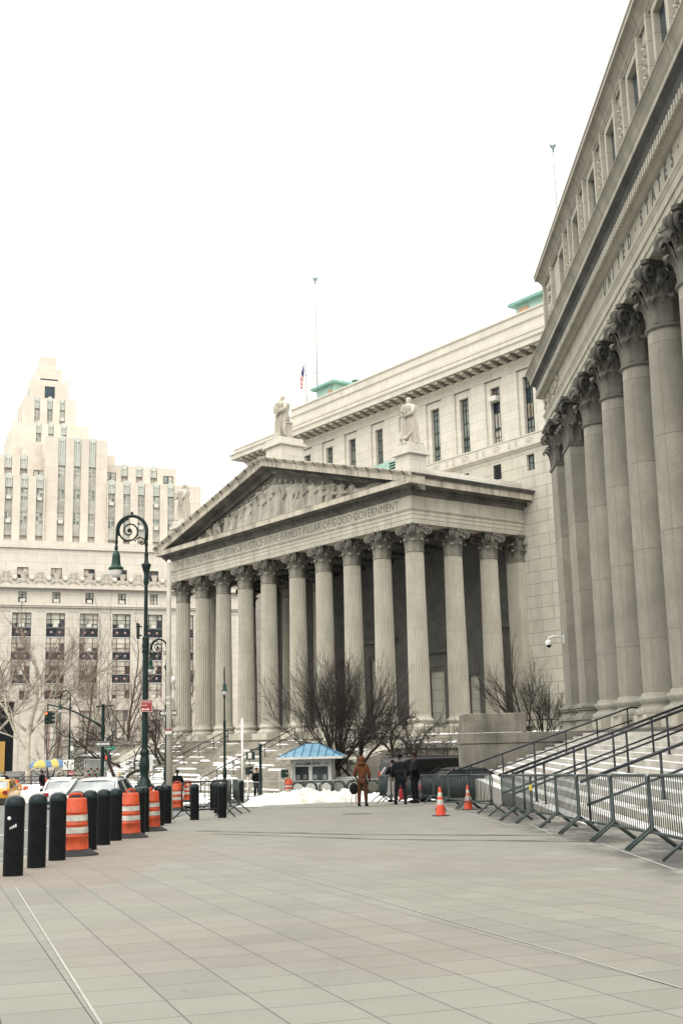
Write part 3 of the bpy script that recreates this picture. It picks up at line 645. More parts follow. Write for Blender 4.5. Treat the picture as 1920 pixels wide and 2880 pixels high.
# ---------------------------------------------------------------- statues on the pediment
M_ST = stone('statue_stone', (.50, .465, .39), (.62, .58, .495), speck=.06, stain=.55, stain_col=(.22, .20, .17))
def statue(name, label, x, y, z, h, kind, rot=0):
    mb = MB(); robe(mb, h, .92, .0, {'w': 31, 'm': 44, 'f': 57}[kind], 1.1, False, bend=.02 if kind != 'm' else -.03)
    if kind == 'm':                                               # bearded man in a coat, book under the arm
        mb.ell((-.02 * h, -.065 * h, .885 * h), (.035 * h, .035 * h, .05 * h), 8, 6)
        mb.tube([(.2 * h, 0, .79 * h), (.27 * h, -.03 * h, .66 * h), (.16 * h, -.17 * h, .60 * h), (.0, -.22 * h, .60 * h)], [.06 * h, .055 * h, .045 * h, .03 * h], 9)
        mb.tube([(-.2 * h, 0, .79 * h), (-.25 * h, -.02 * h, .64 * h), (-.22 * h, -.1 * h, .5 * h), (-.24 * h, -.08 * h, .45 * h)], [.06 * h, .05 * h, .04 * h, .03 * h], 9)
        mb.mbox(Matrix.Translation((.06 * h, -.2 * h, .64 * h)) @ Matrix.Rotation(R_(25), 4, 'Y'), .24 * h, .06 * h, .15 * h)
        mb.tube([(-.19 * h, -.12 * h, .80 * h), (0, -.2 * h, .68 * h), (.16 * h, -.15 * h, .56 * h)], [.03 * h, .035 * h, .02 * h], 7)
        for s in (0, 1): mb.bbox(.29 * h + .02 * h * s, .46 * h - .02 * h * s, -.08 * h, .1 * h, 0 if s else .30 * h, .30 * h if s else .335 * h, .01)
        mb.lathe([(.02 * h, .33 * h), (.06 * h, .35 * h), (.04 * h, .42 * h), (.05 * h, .44 * h)], 10, (.37 * h, 0))
        for k in range(3): mb.tube([(.30 * h + k * .07 * h, -.09 * h, .32 * h), (.31 * h + k * .06 * h, -.11 * h, .18 * h), (.29 * h + k * .08 * h, -.09 * h, .02 * h)], [.025 * h, .02 * h, .03 * h], 6)
    elif kind == 'w':
        mb.tube([(.2 * h, 0, .79 * h), (.26 * h, -.03 * h, .65 * h), (.13 * h, -.2 * h, .57 * h)], [.055 * h, .05 * h, .035 * h], 9)
        mb.tube([(-.2 * h, 0, .79 * h), (-.26 * h, -.04 * h, .68 * h), (-.2 * h, -.16 * h, .62 * h)], [.055 * h, .05 * h, .035 * h], 9)
        for k in range(9): mb.ell((.06 * h + .05 * h * math.cos(k * 2.4), -.19 * h + .03 * h * math.sin(k * 1.7), .655 * h + .045 * h * math.sin(k * 2.4)), (.035 * h,) * 3, 7, 5)
        mb.ell((-.02 * h, -.12 * h, .16 * h), (.13 * h, .1 * h, .16 * h), 10, 8)
        mb.tube([(-.14 * h, -.17 * h, .3 * h), (-.02 * h, -.24 * h, .13 * h), (.2 * h, -.18 * h, .12 * h), (.27 * h, -.08 * h, .26 * h)], [.02 * h, .035 * h, .035 * h, .02 * h], 7)
    else:
        mb.tube([(.2 * h, 0, .79 * h), (.24 * h, -.04 * h, .64 * h), (.16 * h, -.17 * h, .53 * h)], [.055 * h, .05 * h, .035 * h], 9)
        mb.tube([(-.2 * h, 0, .79 * h), (-.26 * h, -.05 * h, .66 * h), (-.21 * h, -.2 * h, .66 * h)], [.055 * h, .05 * h, .035 * h], 9)
        mb.mbox(Matrix.Translation((-.2 * h, -.22 * h, .70 * h)), .2 * h, .05 * h, .17 * h)
        mb.ell((.1 * h, -.15 * h, .49 * h), (.05 * h, .04 * h, .1 * h), 8, 6); mb.ell((.2 * h, -.12 * h, .47 * h), (.05 * h, .04 * h, .12 * h), 8, 6)
        mb.ell((0, .02 * h, .96 * h), (.085 * h, .085 * h, .055 * h), 10, 6)
    mb.bbox(-.26 * h, .26 * h, -.24 * h, .24 * h, -.0, .035 * h, .01); mb.xf(Matrix.Diagonal((.72, .85, 1, 1)))
    o = mb.build(name, M_ST); o.location = FC.w(x, y, z); o.rotation_euler = (0, 0, FC.rot + R_(rot)); return tag(o, label, 'statue')
statue('statue', 'stone bearded man in a long coat holding a book, on the pediment peak', -17.75, 1.1, 24.95, 4.05, 'm', -12)
statue('statue', 'stone robed woman holding a bouquet, on the pedestal nearest the windowed wall', -.85, .8, 20.72, 3.65, 'w', -10)
statue('statue', 'stone veiled woman with a tablet, at the low left end of the pediment', -34.5, .8, 20.72, 3.6, 'f', -14)
# ---------------------------------------------------------------- flagpoles and flag
M_POLE = plain('white_flagpole', (.40, .40, .37), .5, 0, .1, 2); M_EAGLE = plain('green_bronze', (.22, .32, .29), .5, .2)
def flagpole(x, y, ztop, label, eagle=True):
    mb = MB(); mb.tube([(0, 0, 30.2), (0, 0, ztop - 1.0)], [.11, .06], 10)
    o = mb.build('flagpole', M_POLE); o.location = FC.w(x, y, 0); tag(o, label, 'flagpole')
    if eagle:
        mb = MB(); mb.ell((0, 0, ztop - .98), (.16, .16, .13), 10, 6); mb.ell((0, 0, ztop - .6), (.17, .2, .3), 10, 8); mb.ell((0, -.12, ztop - .25), (.09, .12, .1), 8, 6)
        for s in (-1, 1): mb.tube([(s * .1, 0, ztop - .55), (s * .26, .04, ztop - .2), (s * .34, .06, ztop + .12)], [.14, .15, .04], 7)
        mb.xf(Matrix.Translation((0, 0, ztop - .9)) @ Matrix.Scale(.72, 4) @ Matrix.Translation((0, 0, -(ztop - .9)))); mb.build('eagle_finial', M_EAGLE, o)
    mb = MB(); mb.ell((0, 0, 38.5), (.12, .12, .1), 8, 5); mb.build('collar', M_EAGLE, o); return o
flagpole(-34.55, 17, 49.65, 'tall white flagpole with eagle finial behind the green roof house left of centre')
flagpole(.32, 17, 49.5, 'tall white flagpole with eagle finial nearest the right-hand courthouse')
fp = flagpole(-35.9, 16.5, 41.0, 'short white flagpole that carries the striped flag', False)
fl = thing('flag', 'limp red, white and blue striped flag with stars, hanging from a flagpole', 'flag', FC.w(-36.02, 16.3, 0), FC.rot)
m_w = plain('flag_white', (.80, .76, .72), .7); m_rd = plain('flag_red', (.58, .10, .12), .7); m_bl = plain('flag_blue', (.06, .08, .2), .7)
# the flag droops: t runs down it, u across it
FLL = [(0, 0), (-.325, .65), (-.41, .83), (-.50, 1.12), (-.59, 1.36), (-.47, 1.86), (-.38, 2.48)]
FLR = [(.03, .03), (-.03, .53), (-.09, 1.0), (-.09, 1.36), (-.15, 1.65), (-.21, 2.12), (-.30, 2.48)]
def flc(P, t):
    q = t * (len(P) - 1); i = min(int(q), len(P) - 2); f = q - i; return (P[i][0] * (1 - f) + P[i + 1][0] * f, P[i][1] * (1 - f) + P[i + 1][1] * f)
def flagp(t, u):
    a, c = flc(FLL, t), flc(FLR, t); x = (a[0] * (1 - u) + c[0] * u) * 1.3; z = (a[1] * (1 - u) + c[1] * u) * 1.15
    return Vector((x, .13 * math.sin(u * 7 + t * 4) * min(1, t * 4), 39.85 - z * 1.0))
NT, NU = 42, 16; mbs_ = {0: MB(), 1: MB(), 2: MB()}
for i in range(NT):
    for j in range(NU):
        t, u = (i + .5) / NT, (j + .5) / NU; w = t - .26 * u
        k = 2 if w < .30 - .06 * u else int((t - .30 * u) * 13 + .35) % 2
        mbs_[k].add([flagp(i / NT, j / NU), flagp(i / NT, (j + 1) / NU), flagp((i + 1) / NT, (j + 1) / NU), flagp((i + 1) / NT, j / NU)], [(0, 1, 2, 3)], 0, True)
mbs_[0].build('white_stripes', m_w, fl); mbs_[1].build('red_stripes', m_rd, fl); mbs_[2].build('canton', m_bl, fl)
mb = MB()
for i in range(7):
    for j in range(3):
        if i > 0 or j == 1: mb.ell(flagp(.05 + i * .036, .2 + j * .3) + Vector((0, -.03, 0)), (.032, .012, .032), 6, 4)
mb.build('stars', m_w, fl)
# ---------------------------------------------------------------- stairs and terraces of the temple front
M_STEP = stone('grey_step_granite', (.27, .25, .205), (.38, .35, .29), speck=.12, stain=.5, stain_col=(.13, .125, .11), joints=(2.1, 50, .5), msize=.015, mortar=(.2, .19, .16), blockvar=.25)
M_SNOW = None
def snowmat(name, col, dirt):
    m, n, b = newmat(name); v = mapping(n)
    f = ramp(n, noise(n, v, 1.6, 8, .7), [(.46, 0.), (.68, .75)])
    n.links.new(mixc(n, f, col, dirt), b.inputs['Base Color']); b.inputs['Roughness'].default_value = .7
    bump(n, b, noise(n, v, 4, 6, .7), .6, .08); return m
M_SNOW = snowmat('white_snow', (.88, .88, .87), (.74, .74, .72)); M_SNOWD = snowmat('dirty_snow', (.82, .80, .74), (.45, .40, .32))
st = thing('stone_stairs', 'broad grey stone stairs patched with snow below the ten-column temple front', 'stairs', FC.P, FC.rot)
NS, RZ, TR = 25, .146, .35
prof = [(-.62, 0.0)]; stairs_y = []; y = -.62; z = 0.0
for k in range(NS):
    z -= RZ; prof.append((y, z)); stairs_y.append((y, z)); y -= TR; prof.append((y, z))
prof += [(y, -4.6), (-.62, -4.6)]
mb = MB(); mb.prism([(a, b) for a, b in prof], -36.2, .6, 'x'); mb.build('steps', M_STEP, st)
Y_END = y
# snow left lying on the treads: thin drifts with broken outlines
mb = MB(); rnd = random.Random(11)
def drift(mb, xa, xb, ya, yb, z, hh, rnd):
    n = max(5, int((xb - xa) / .35)); f = []; top = []; bot = []
    for i in range(n + 1):
        t = i / n; e = math.sin(math.pi * t) ** .35
        d = (yb - ya) * e * rnd.uniform(.55, 1.0); x = xa + (xb - xa) * t
        bot.append((x, yb, z, d))
    rows = []
    for q, hq in ((0, 1), (.5, .95), (.85, .6), (1, 0)): rows.append([Vector((x, yb - d * q, z + hh * hq * (.4 if d < .1 else 1))) for x, yb_, z_, d in bot])
    mb.grid(rows)
for k, (y0, z0) in enumerate(stairs_y):
    fr = k / NS
    x = -36.0
    while x < .4:
        L = rnd.uniform(.4, 2.4) * (1 + 2.2 * fr * fr); g = rnd.uniform(.2, 5.0) * (1.15 - fr) + (rnd.random() < .06) * 2
        inband = abs((x + 36) - (0.5 + (25 - k) * .0) * 2) < 2.2 or abs(x - (-15.5 - k * .1)) < 2.2 * (k % 9 < 4) or abs(x - (-27 - k * .05)) < 2 * (k % 7 < 2)
        if rnd.random() < (.22 + .62 * fr ** 1.3) or inband: drift(mb, x, min(x + L, .5), y0 - TR, y0 - .02, z0 + .004, rnd.uniform(.04, .11) * (1 + fr * .5), rnd)
        x += L + g * (.4 if inband else 1)
tag(mb.build('stair_snow', M_SNOW, st), kind='stuff')
def cheek(x0, x1, name, ya, za):
    mb = MB(); pl = [(-.6, -4.6), (-.6, .12), (-1.0, .12), (ya, za), (ya - 2.0, za), (ya - 2.0, -4.6)]
    mb.prism(pl, x0, x1, 'x'); mb.box(x0 - .12, x1 + .12, ya - 2.12, ya - .2, za, za + .16); return mb.build(name, M_C, st)
cheek(-38.4, -36.2, 'cheek_wall', -4.5, -1.72); cheek(.6, 2.6, 'cheek_wall', -7.6, -1.5)
def handrail(x, label):
    o = thing('handrail', label, 'handrail', FC.P, FC.rot); zt2 = {}
    pts = [(x, stairs_y[i][0] - .1, stairs_y[i][1]) for i in (0, 4, 8, 12, 16, 20, 24)]
    mb = MB(); mb.tube([(p[0], p[1], p[2] + 1.0) for p in pts], .04, 8); mb.tube([(p[0], p[1], p[2] + .55) for p in pts], .028, 8); mb.build('rail', M_BRZ, o)
    for p in pts:
        mb = MB(); mb.tube([p, (p[0], p[1], p[2] + 1.0)], .03, 8); mb.build('post', M_BRZ, o)
handrail(-24.0, 'thin dark handrail running up the snowy stairs, left of the two'); handrail(-14.0, 'thin dark handrail running up the snowy stairs, behind the blue-roofed booth')
# terraces each side of the portico
M_RET = stone('stained_retaining_stone', (.46, .43, .35), (.60, .56, .47), joints=(3.2, 5, 0), msize=.025, mortar=(.2, .19, .16), stain=.95, stain_col=(.13, .13, .11), blockvar=.2)
rw = thing('retaining_wall', 'stained pale retaining wall with snow along its coping, right of the temple stairs', 'wall', FC.P, FC.rot)
mb = MB(); mb.box(2.6, 16.5, -4.2, 11.2, -4.6, -.75); mb.box(9.2, 11.6, -4.35, -4.2, -4.6, -.85); mb.box(4.8, 5.5, -4.3, -4.2, -4.6, -.85); mb.build('wall_body', M_RET, rw)
mb = MB(); mb.box(2.5, 16.6, -4.4, -3.4, -.75, -.45); mb.box(2.7, 16.5, -2.2, -1.8, -.45, .05); mb.build('coping', M_RET, rw)
mb = MB(); rnd = random.Random(5)
for k in range(10): drift(mb, 2.6 + k * 1.38, 2.6 + k * 1.38 + rnd.uniform(.8, 1.5), -4.4, -3.5, -.448, .1, rnd); drift(mb, 2.7 + k * 1.36, 4.0 + k * 1.36, -2.2, -1.82, .052, .09, rnd)
mb.build('coping_snow', M_SNOW, rw)
mb = MB()
for k in range(29): mb.tube([(2.8 + k * .48, -2.0, .05), (2.8 + k * .48, -2.0, .75)], .018, 5)
mb.tube([(2.8, -2.0, .75), (16.3, -2.0, .75)], .025, 6); mb.build('railing', M_BRZ, rw)
tw = thing('terrace_wall', 'low pale terrace wall with stepped ledge, left of the temple stairs', 'wall', FC.P, FC.rot)
mb = MB(); mb.box(-58, -38.4, -1.6, 8, -4.6, -.15); mb.build('wall_body', M_C, tw); mb = MB(); mb.box(-58.1, -38.4, -1.8, -.9, -.15, .18); mb.build('coping', M_C, tw)
mb = MB(); mb.box(-45.5, -38.5, -5.6, -1.62, -4.6, -1.3); mb.box(-45.7, -38.41, -5.8, -1.61, -1.3, -1.1); mb.build('planter_wall', M_C, tw)
mb = MB(); rnd = random.Random(8); drift(mb, -45.4, -42.2, -5.7, -2.6, -1.098, .22, rnd); drift(mb, -41.8, -38.8, -5.7, -3.4, -1.098, .18, rnd); mb.build('ledge_snow', M_SNOW, tw)
# hanging lantern in the porch
ln = thing('hanging_lantern', 'black iron lantern with glass panes hanging by a chain in the porch', 'lantern', FC.w(-2.55, 5.6, 5.0), FC.rot)
mb = MB(); mb.lathe([(.1, -.1), (.34, 0), (.4, .12), (.38, .2)], 8, sm=False); mb.lathe([(.42, 1.75), (.46, 1.9), (.36, 2.15), (.16, 2.4), (.06, 2.6), (.05, 2.75)], 8, sm=False)
for k in range(8):
    a = math.pi / 4 * k; mb.tube([(.38 * math.cos(a), .38 * math.sin(a), .1), (.40 * math.cos(a), .40 * math.sin(a), 1.8)], .035, 5)
for z in (.95, 1.4): mb.lathe([(.37, z), (.42, z), (.42, z + .07), (.37, z + .07)], 8, sm=False)
mb.build('cage', M_BLACK, ln)
mb = MB(); mb.lathe([(.30, .15), (.31, 1.75)], 8, sm=False); mb.build('glass', plain('milky_lamp_glass', (.55, .56, .52), .3), ln)
mb = MB(); mb.tube([(0, 0, 2.7), (0, 0, 9.8)], .025, 5); mb.tube([(0, 0, 2.9), (-2.6, 0, 9.6)], .015, 4); mb.tube([(0, 0, 2.75), (-1.7, -3.5, 4.6)], .015, 4); mb.build('chain', M_BLACK, ln)
# ---------------------------------------------------------------- the courthouse on the right
B = thing('courthouse', 'tall grey granite courthouse at the right edge with smooth giant columns and cut lettering', 'building', FR.P, FR.rot)
CXS = [-51.7, -47.45, -43.2, -38.95, -34.7, -30.45, -26.2]
ZB, ZT, RH = .56, 16.32, 2.25
mb = MB(); mb.lathe([(.83, ZB + .78), (.82, ZB + 4), (.80, ZB + 8), (.765, 11.5), (.72, ZT - RH - .15)], 40)
M_RCOL = stone('speckled_column_granite', (.265, .25, .208), (.345, .325, .275), speck=.22, speck_scale=42, joints=(60, 3.35, 0), msize=.012, mortar=(.16, .15, .13), stain=.6, stain_col=(.19, .18, .155), blockvar=.10)
me_s = mb.mesh('column', M_RCOL)
mb = MB(); mb.lathe([(r * .84, z * .80) for r, z in ATTIC], 40); me_b = mb.mesh('base', M_R)
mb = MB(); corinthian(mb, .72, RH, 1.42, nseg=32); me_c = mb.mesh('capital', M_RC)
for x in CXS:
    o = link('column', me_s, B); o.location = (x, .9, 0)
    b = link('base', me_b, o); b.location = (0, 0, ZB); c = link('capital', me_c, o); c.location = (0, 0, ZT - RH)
for i, (x, hw) in enumerate(((-55.75, .85), (-59.95, .90))):
    yc = .42 + .0 * i
    mb = MB(); mb.bbox(-hw, hw, -.38, .75, ZB + .78, ZT - RH, .03); o = mb.build('pilaster', M_RCOL, B); o.location = (x, yc, 0)
    mb = MB(); pil_capital(mb, hw, .40, RH); c = mb.build('capital', M_RC, o); c.location = (0, .02, ZT - RH)
    mb = MB(); ws = [(1.36, 0, .2), (1.22, .2, .30), (1.12, .30, .46), (1.22, .46, .56), (1.28, .56, .70), (1.12, .70, .78)]
    for k, za, zc in ws: mb.bbox(-hw * k, hw * k, -.38 - hw * (k - 1), .75, ZB + za, ZB + zc, .03)
    mb.build('base', M_R, o)
mb = MB()                                                         # stylobate: dark plinth blocks between pale ones
mb.box(-61.4, -18, -.2, 4.5, -2.6, .1)
mb.build('stylobate', M_RL, B)
for x in CXS + [-55.75, -59.95]: mb = MB(); mb.bbox(x - 1.05, x + 1.05, -.15, 1.9, .1, ZB, .02); mb.build('plinth', M_RL, B)
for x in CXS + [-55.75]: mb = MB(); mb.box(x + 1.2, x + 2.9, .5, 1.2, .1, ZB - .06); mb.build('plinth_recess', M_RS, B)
mb = MB(); mb.box(-61.2, -18, 3.2, 4.2, .1, ZT); mb.box(-61.2, -57, 1.15, 3.3, .1, ZT); mb.build('wall', M_R, B)
for x in CXS[1:]:                                                  # tall windows in the shade between the columns
    mb = MB(); mb.box(x - 3.0, x - 1.3, 3.12, 3.19, 1.4, 5.4); mb.box(x - 3.0, x - 1.3, 3.12, 3.19, 7.0, 12.0); mb.build('window', M_BRZ, B)
pth = [(-61.97, 4.5), (-61.97, .1), (-18, .1)]
mb = MB(); mb.sweep(pth, [(-1.8, ZT), (-.06, ZT), (-.06, 16.56), (-.02, 16.58), (-.02, 16.88), (.03, 16.90), (.03, 17.2), (.05, 17.22), (.07, 17.28), (.10, 17.34), (.12, 17.36), (.12, 17.42), (.0, 17.44), (.0, 18.36), (-1.8, 18.36)])
mb.build('entablature', M_RL, B)
mb = MB(); mb.sweep(pth, [(-1.4, 18.36), (.05, 18.36), (.12, 18.38), (.2, 18.42), (.26, 18.44), (.26, 18.86), (-1.4, 18.88)]); mb.build('bed_moulding', M_RL, B)
mb = MB()
x = -62.22
while x < -18: mb.box(x, x + .17, -.34, -.155, 18.46, 18.80); x += .30
mb.build('dentils', M_RL, B)
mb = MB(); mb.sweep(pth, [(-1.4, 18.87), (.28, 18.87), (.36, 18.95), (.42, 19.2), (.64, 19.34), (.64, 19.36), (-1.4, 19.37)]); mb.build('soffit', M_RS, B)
mb = MB(); mb.sweep(pth, [(-1.4, 19.365), (.66, 19.365), (.66, 19.55), (.69, 19.58), (.69, 19.61), (-1.4, 19.63)]); mb.build('cornice', M_RL, B)
mb = MB(); mb.sweep(pth, [(-1.4, 19.615), (.70, 19.615), (.72, 19.7), (.76, 19.85), (.84, 20.0), (.88, 20.03), (.88, 20.10), (-1.4, 20.3)])
mb.build('gutter', stone('gutter_granite', (.27, .255, .205), (.35, .325, .265), speck=.12, joints=(2.1, 60, 0), msize=.02, mortar=(.14, .13, .12), stain=.5, stain_col=(.15, .145, .13)), B)
mb = MB(); k0 = 0
def letters(mb, word, x0, pitch):
    for i, c in enumerate(word): text_mb(mb, c, .80, face_M(x0 + i * pitch, .094, 17.73), depth=.004, xs=.85, thin=.022)
letters(mb, 'UNITED', -45.15, .93); letters(mb, 'STATES', -38.45, .86)
for x in (-45.85, -39.35, -33.35): text_mb(mb, '·', 1.0, face_M(x, .094, 17.66), depth=.004)
letters(mb, 'COURT', -32.4, .93)
mb.build('cut_lettering', M_LET, B)
mb = MB(); rnd = random.Random(3)                                  # carved panel at the far end of the frieze
for i in range(34):
    x = -61.7 + rnd.random() * 4.6; z = 17.75 + rnd.random() * .5; a = rnd.random() * 6
    mb.tube([(x + .22 * math.cos(a + t) * (1 - t * .1), .09 - .03 * math.sin(t), z + .2 * math.sin(a + t) * (1 - t * .1)) for t in [j * .55 for j in range(7)]], [.05, .06, .06, .06, .05, .05, .03], 6)
    mb.ell((x, .08, z), (.07, .06, .09), 7, 5)
mb.build('frieze_carving', M_RL, B)
# attic storey
ya = .5; WXR = [x - .35 for x in CXS[1:]]
WXR = [-47.6, -43.45, -39.3, -35.15, -31.0, -26.85]
WXR = [-55.9, -51.75] + WXR
pa = [(-61.75, 10), (-61.75, ya), (-18, ya)]
hol = [(x - .72, x + .72, 20.9, 24.55) for x in WXR[2:]] + [(WXR[1] - .72, WXR[1] + .72, 20.9, 24.55), (WXR[0] - .72, WXR[0] + .72, 20.9, 24.55)]
M_RA = stone('attic_granite', (.45, .425, .355), (.51, .48, .405), speck=.08, joints=(2.1, .95, .5), msize=.02, mortar=(.30, .285, .25), stain=.25, stain_col=(.3, .28, .24), blockvar=.06)
mb = MB(); holes_wall(mb, -61.75, -18, 20.0, 25.2, ya, hol, .22); mb.add([(-61.75, ya, 20.0), (-61.75, 20, 20.0), (-61.75, 20, 25.2), (-61.75, ya, 25.2)], [(0, 3, 2, 1)]); mb.build('attic_wall', M_RA, B)
mb = MB()
for x in WXR:
    for a, b, c, d in ((x - 1.0, x - .72, 20.4, 24.55), (x + .72, x + 1.0, 20.4, 24.55), (x - 1.0, x + 1.0, 24.552, 24.85)): mb.box(a, b, ya - .07, ya - .002, c, d)
    mb.box(x + 1.28, x + 1.5, ya - .2, ya - .002, 20.1, 24.9); mb.box(x + 2.72, x + 2.94, ya - .2, ya - .002, 20.1, 24.9)
mb.box(-61.6, -61.3, ya - .2, ya - .002, 20.1, 24.9); mb.box(-58.9, -58.65, ya - .2, ya - .002, 20.1, 24.9)
mb.build('attic_pilaster_strips', M_RA, B)
rnd = random.Random(9)
for x in WXR:
    mb = MB()
    for i in range(9):
        z = 20.9 + i * .38
        for s in (-1, 1): mb.tube([(x + 2.11, ya - .03, z), (x + 2.11 + s * .28, ya - .09, z + .2), (x + 2.11 + s * .12, ya - .04, z + .33)], [.05, .08, .03], 6)
    mb.build('attic_carving', M_RA, B)
mb = MB()
for i in range(26):
    a = i / 26 * 2 * math.pi; mb.ell((-60.1 + .68 * math.cos(a), ya - .03, 22.9 + 1.0 * math.sin(a)), (.13, .08, .13), 7, 5)
mb.ell((-60.1, ya, 22.95), (.3, .18, .42), 10, 8); mb.ell((-60.1, ya - .04, 22.35), (.42, .14, .3), 10, 8); mb.ell((-60.1, ya - .06, 24.25), (.3, .16, .22), 8, 6)
mb.build('attic_carving', M_RA, B)
for x in WXR:
    mb = MB(); mb.box(x - .72, x + .72, ya + .17, ya + .21, 20.9, 24.55); f = mb.build('window', M_BRZ, B)
    mb = MB(); mb.add([(x - .66, ya + .165, 20.95), (x + .66, ya + .165, 20.95), (x + .66, ya + .165, 22.6), (x - .66, ya + .165, 22.6), (x - .66, ya + .165, 22.75), (x + .66, ya + .165, 22.75), (x + .66, ya + .165, 24.45), (x - .66, ya + .165, 24.45)], [(0, 1, 2, 3), (4, 5, 6, 7)]); mb.build('pane', M_GLB, f)
mb = MB(); mb.sweep(pa, [(-.6, 24.85), (.1, 24.85), (.12, 24.95), (.16, 25.0), (.2, 25.16), (.34, 25.38), (.42, 25.44), (.42, 25.47), (-.6, 25.49)]); mb.build('attic_cove', stone('cove_granite', (.29, .272, .22), (.36, .335, .28), speck=.1, joints=(2.07, 60, 0), msize=.03, mortar=(.13, .125, .11), stain=.5, stain_col=(.16, .155, .135)), B)
mb = MB(); mb.sweep(pa, [(-.6, 25.475), (.52, 25.475), (.52, 25.64), (.56, 25.68), (.56, 25.78), (-.6, 25.85)]); mb.build('attic_cornice', M_RA, B)
mb = MB(); mb.box(-61.5, -18, 1.2, 20, 20, 25.7); mb.build('building_core', M_RA, B)
# security camera on the end pilaster
sc_ = thing('security_camera', 'white dome security camera on a curved arm fixed to the end pilaster', 'camera', FR.w(-60.0, .02, 4.75), FR.rot)
mb = MB(); mb.box(-.1, .1, -.03, .03, -.2, .25); mb.tube([(0, -.05, .1), (-.0, -.45, .2), (-.0, -.75, .12), (-.0, -.78, -.02)], .05, 8); mb.build('arm', M_WHITE, sc_)
mb = MB(); mb.lathe([(.08, .0), (.17, -.08), (.18, -.25), (.17, -.27)], 16, (0, -.78)); mb.build('housing', M_WHITE, sc_)
mb = MB(); mb.ell((0, -.78, -.28), (.13, .13, .13), 14, 8); mb.build('dome', M_BLACK, sc_)
# ---------------------------------------------------------------- granite stairs, end block, planter
M_RSTEP = stone('salted_step_granite', (.40, .375, .325), (.54, .515, .46), speck=.1, joints=(1.9, 60, .5), msize=.012, mortar=(.2, .19, .17), stain=.45, stain_col=(.18, .165, .14), blockvar=.2)
gs = thing('stone_stairs', 'wide granite stairs dusted with white salt below the giant smooth columns', 'stairs', FR.P, FR.rot)
n = 13; rz, tr = .15, .43; pr = [(-.2, .1)]; yy = -.2; z = .1; RST = []
for k in range(n): z -= rz; pr.append((yy, z)); RST.append((yy, z)); yy -= tr; pr.append((yy, z))
pr += [(yy, -3.4), (-.2, -3.4)]
mb = MB(); mb.prism(pr, -52.6, -4, 'x'); mb.build('steps', M_RSTEP, gs)
m, nn, bs = newmat('salt_crust'); v = mapping(nn, (.35, 1, 1))
f = ramp(nn, noise(nn, v, 1.2, 7, .7), [(.34, 0.), (.48, 1.)])
nn.links.new(mixc(nn, f, (.36, .345, .30), (.80, .80, .80)), bs.inputs['Base Color']); bs.inputs['Roughness'].default_value = .8; M_SALT = m
mb = MB()
for y0, z0 in RST: mb.add([(-52.5, y0 - tr + .035, z0 + .004), (-4.1, y0 - tr + .035, z0 + .004), (-4.1, y0 - .03, z0 + .004), (-52.5, y0 - .03, z0 + .004)], [(0, 1, 2, 3)])
mb.build('salt_dusting', M_SALT, gs)
M_BLK = stone('wet_stained_granite', (.17, .158, .135), (.27, .25, .21), speck=.34, speck_scale=30, stain=.8, stain_col=(.08, .078, .07))
wb = thing('end_wall', 'big dark-stained granite block wall closing the far end of the salted stairs', 'wall', FR.P, FR.rot)
mb = MB(); mb.bbox(-55.6, -52.7, -6.02, 3, -3.6, -.42, .03); mb.build('lower_block', M_BLK, wb)
mb = MB(); mb.bbox(-55.2, -52.74, -5.95, -3.1, .075, .93, .04); mb.build('upper_block', M_BLK, wb)
mb = MB(); mb.bbox(-55.65, -52.66, -6.06, 3, -.40, .06, .025); mb.build('string_course', M_BLK, wb)
# sidewalk handrails: two level tube rails on posts, four of them
M_RAIL = plain('blue_black_rail', (.016, .019, .026), .38, .2, .2)
def rail(xl, q1, q2, label, posts):
    o = thing('handrail', label, 'handrail', FR.P, FR.rot, 'handrails on the salted stairs')
    A = FR.on_x(*q1, xl); D = FR.on_x(*q2, xl); g = (D.z - A.z) / (D.y - A.y)
    f = lambda y: A.z + g * (y - A.y)
    y0 = A.y - .15; y1 = D.y + (1.4 if q2[0] > 1900 else 0)
    mb = MB(); mb.tube([(xl, y0, f(y0)), (xl, y1, f(y1))] + ([(xl, y1 + .25, f(y1) - .02)] if q2[0] < 1900 else []), .036, 10)
    mb.tube([(xl, y0 + .1, f(y0 + .1) - .5), (xl, y1, f(y1) - .5)], .027, 10); mb.build('rail', M_RAIL, o)
    for px in posts:
        y = FR.on_x(px, q1[1] + (q2[1] - q1[1]) * (px - q1[0]) / (q2[0] - q1[0]), xl).y
        zf = max([zz for yy2, zz in RST if y > yy2 - tr] + [zg(-xl)]) if y < -.2 else .1
        mb = MB(); mb.tube([(xl, y, zf - .02), (xl, y, f(y))], .030, 10); mb.lathe([(.075, zf), (.075, zf + .02), (.04, zf + .025)], 12, (xl, y)); mb.build('post', M_RAIL, o)
rail(-46, (1290, 2165), (1773.6, 1990), 'thin dark handrail on the salted stairs, farthest, just in front of the stained block wall', (1325, 1412, 1501, 1589, 1677, 1763))
rail(-32.2, (1416, 2177), (1920, 1985), 'upper dark handrail of the close-set pair halfway along the salted stairs', (1440, 1503, 1612, 1722, 1831))
rail(-31.0, (1440, 2179), (1920, 1997), 'lower dark handrail of the close-set pair halfway along the salted stairs', (1470, 1528, 1645, 1760, 1874))
rail(-24, (1652, 2192), (1920, 2091), 'thick dark handrail on the salted stairs, nearest to the camera', (1653, 1856))
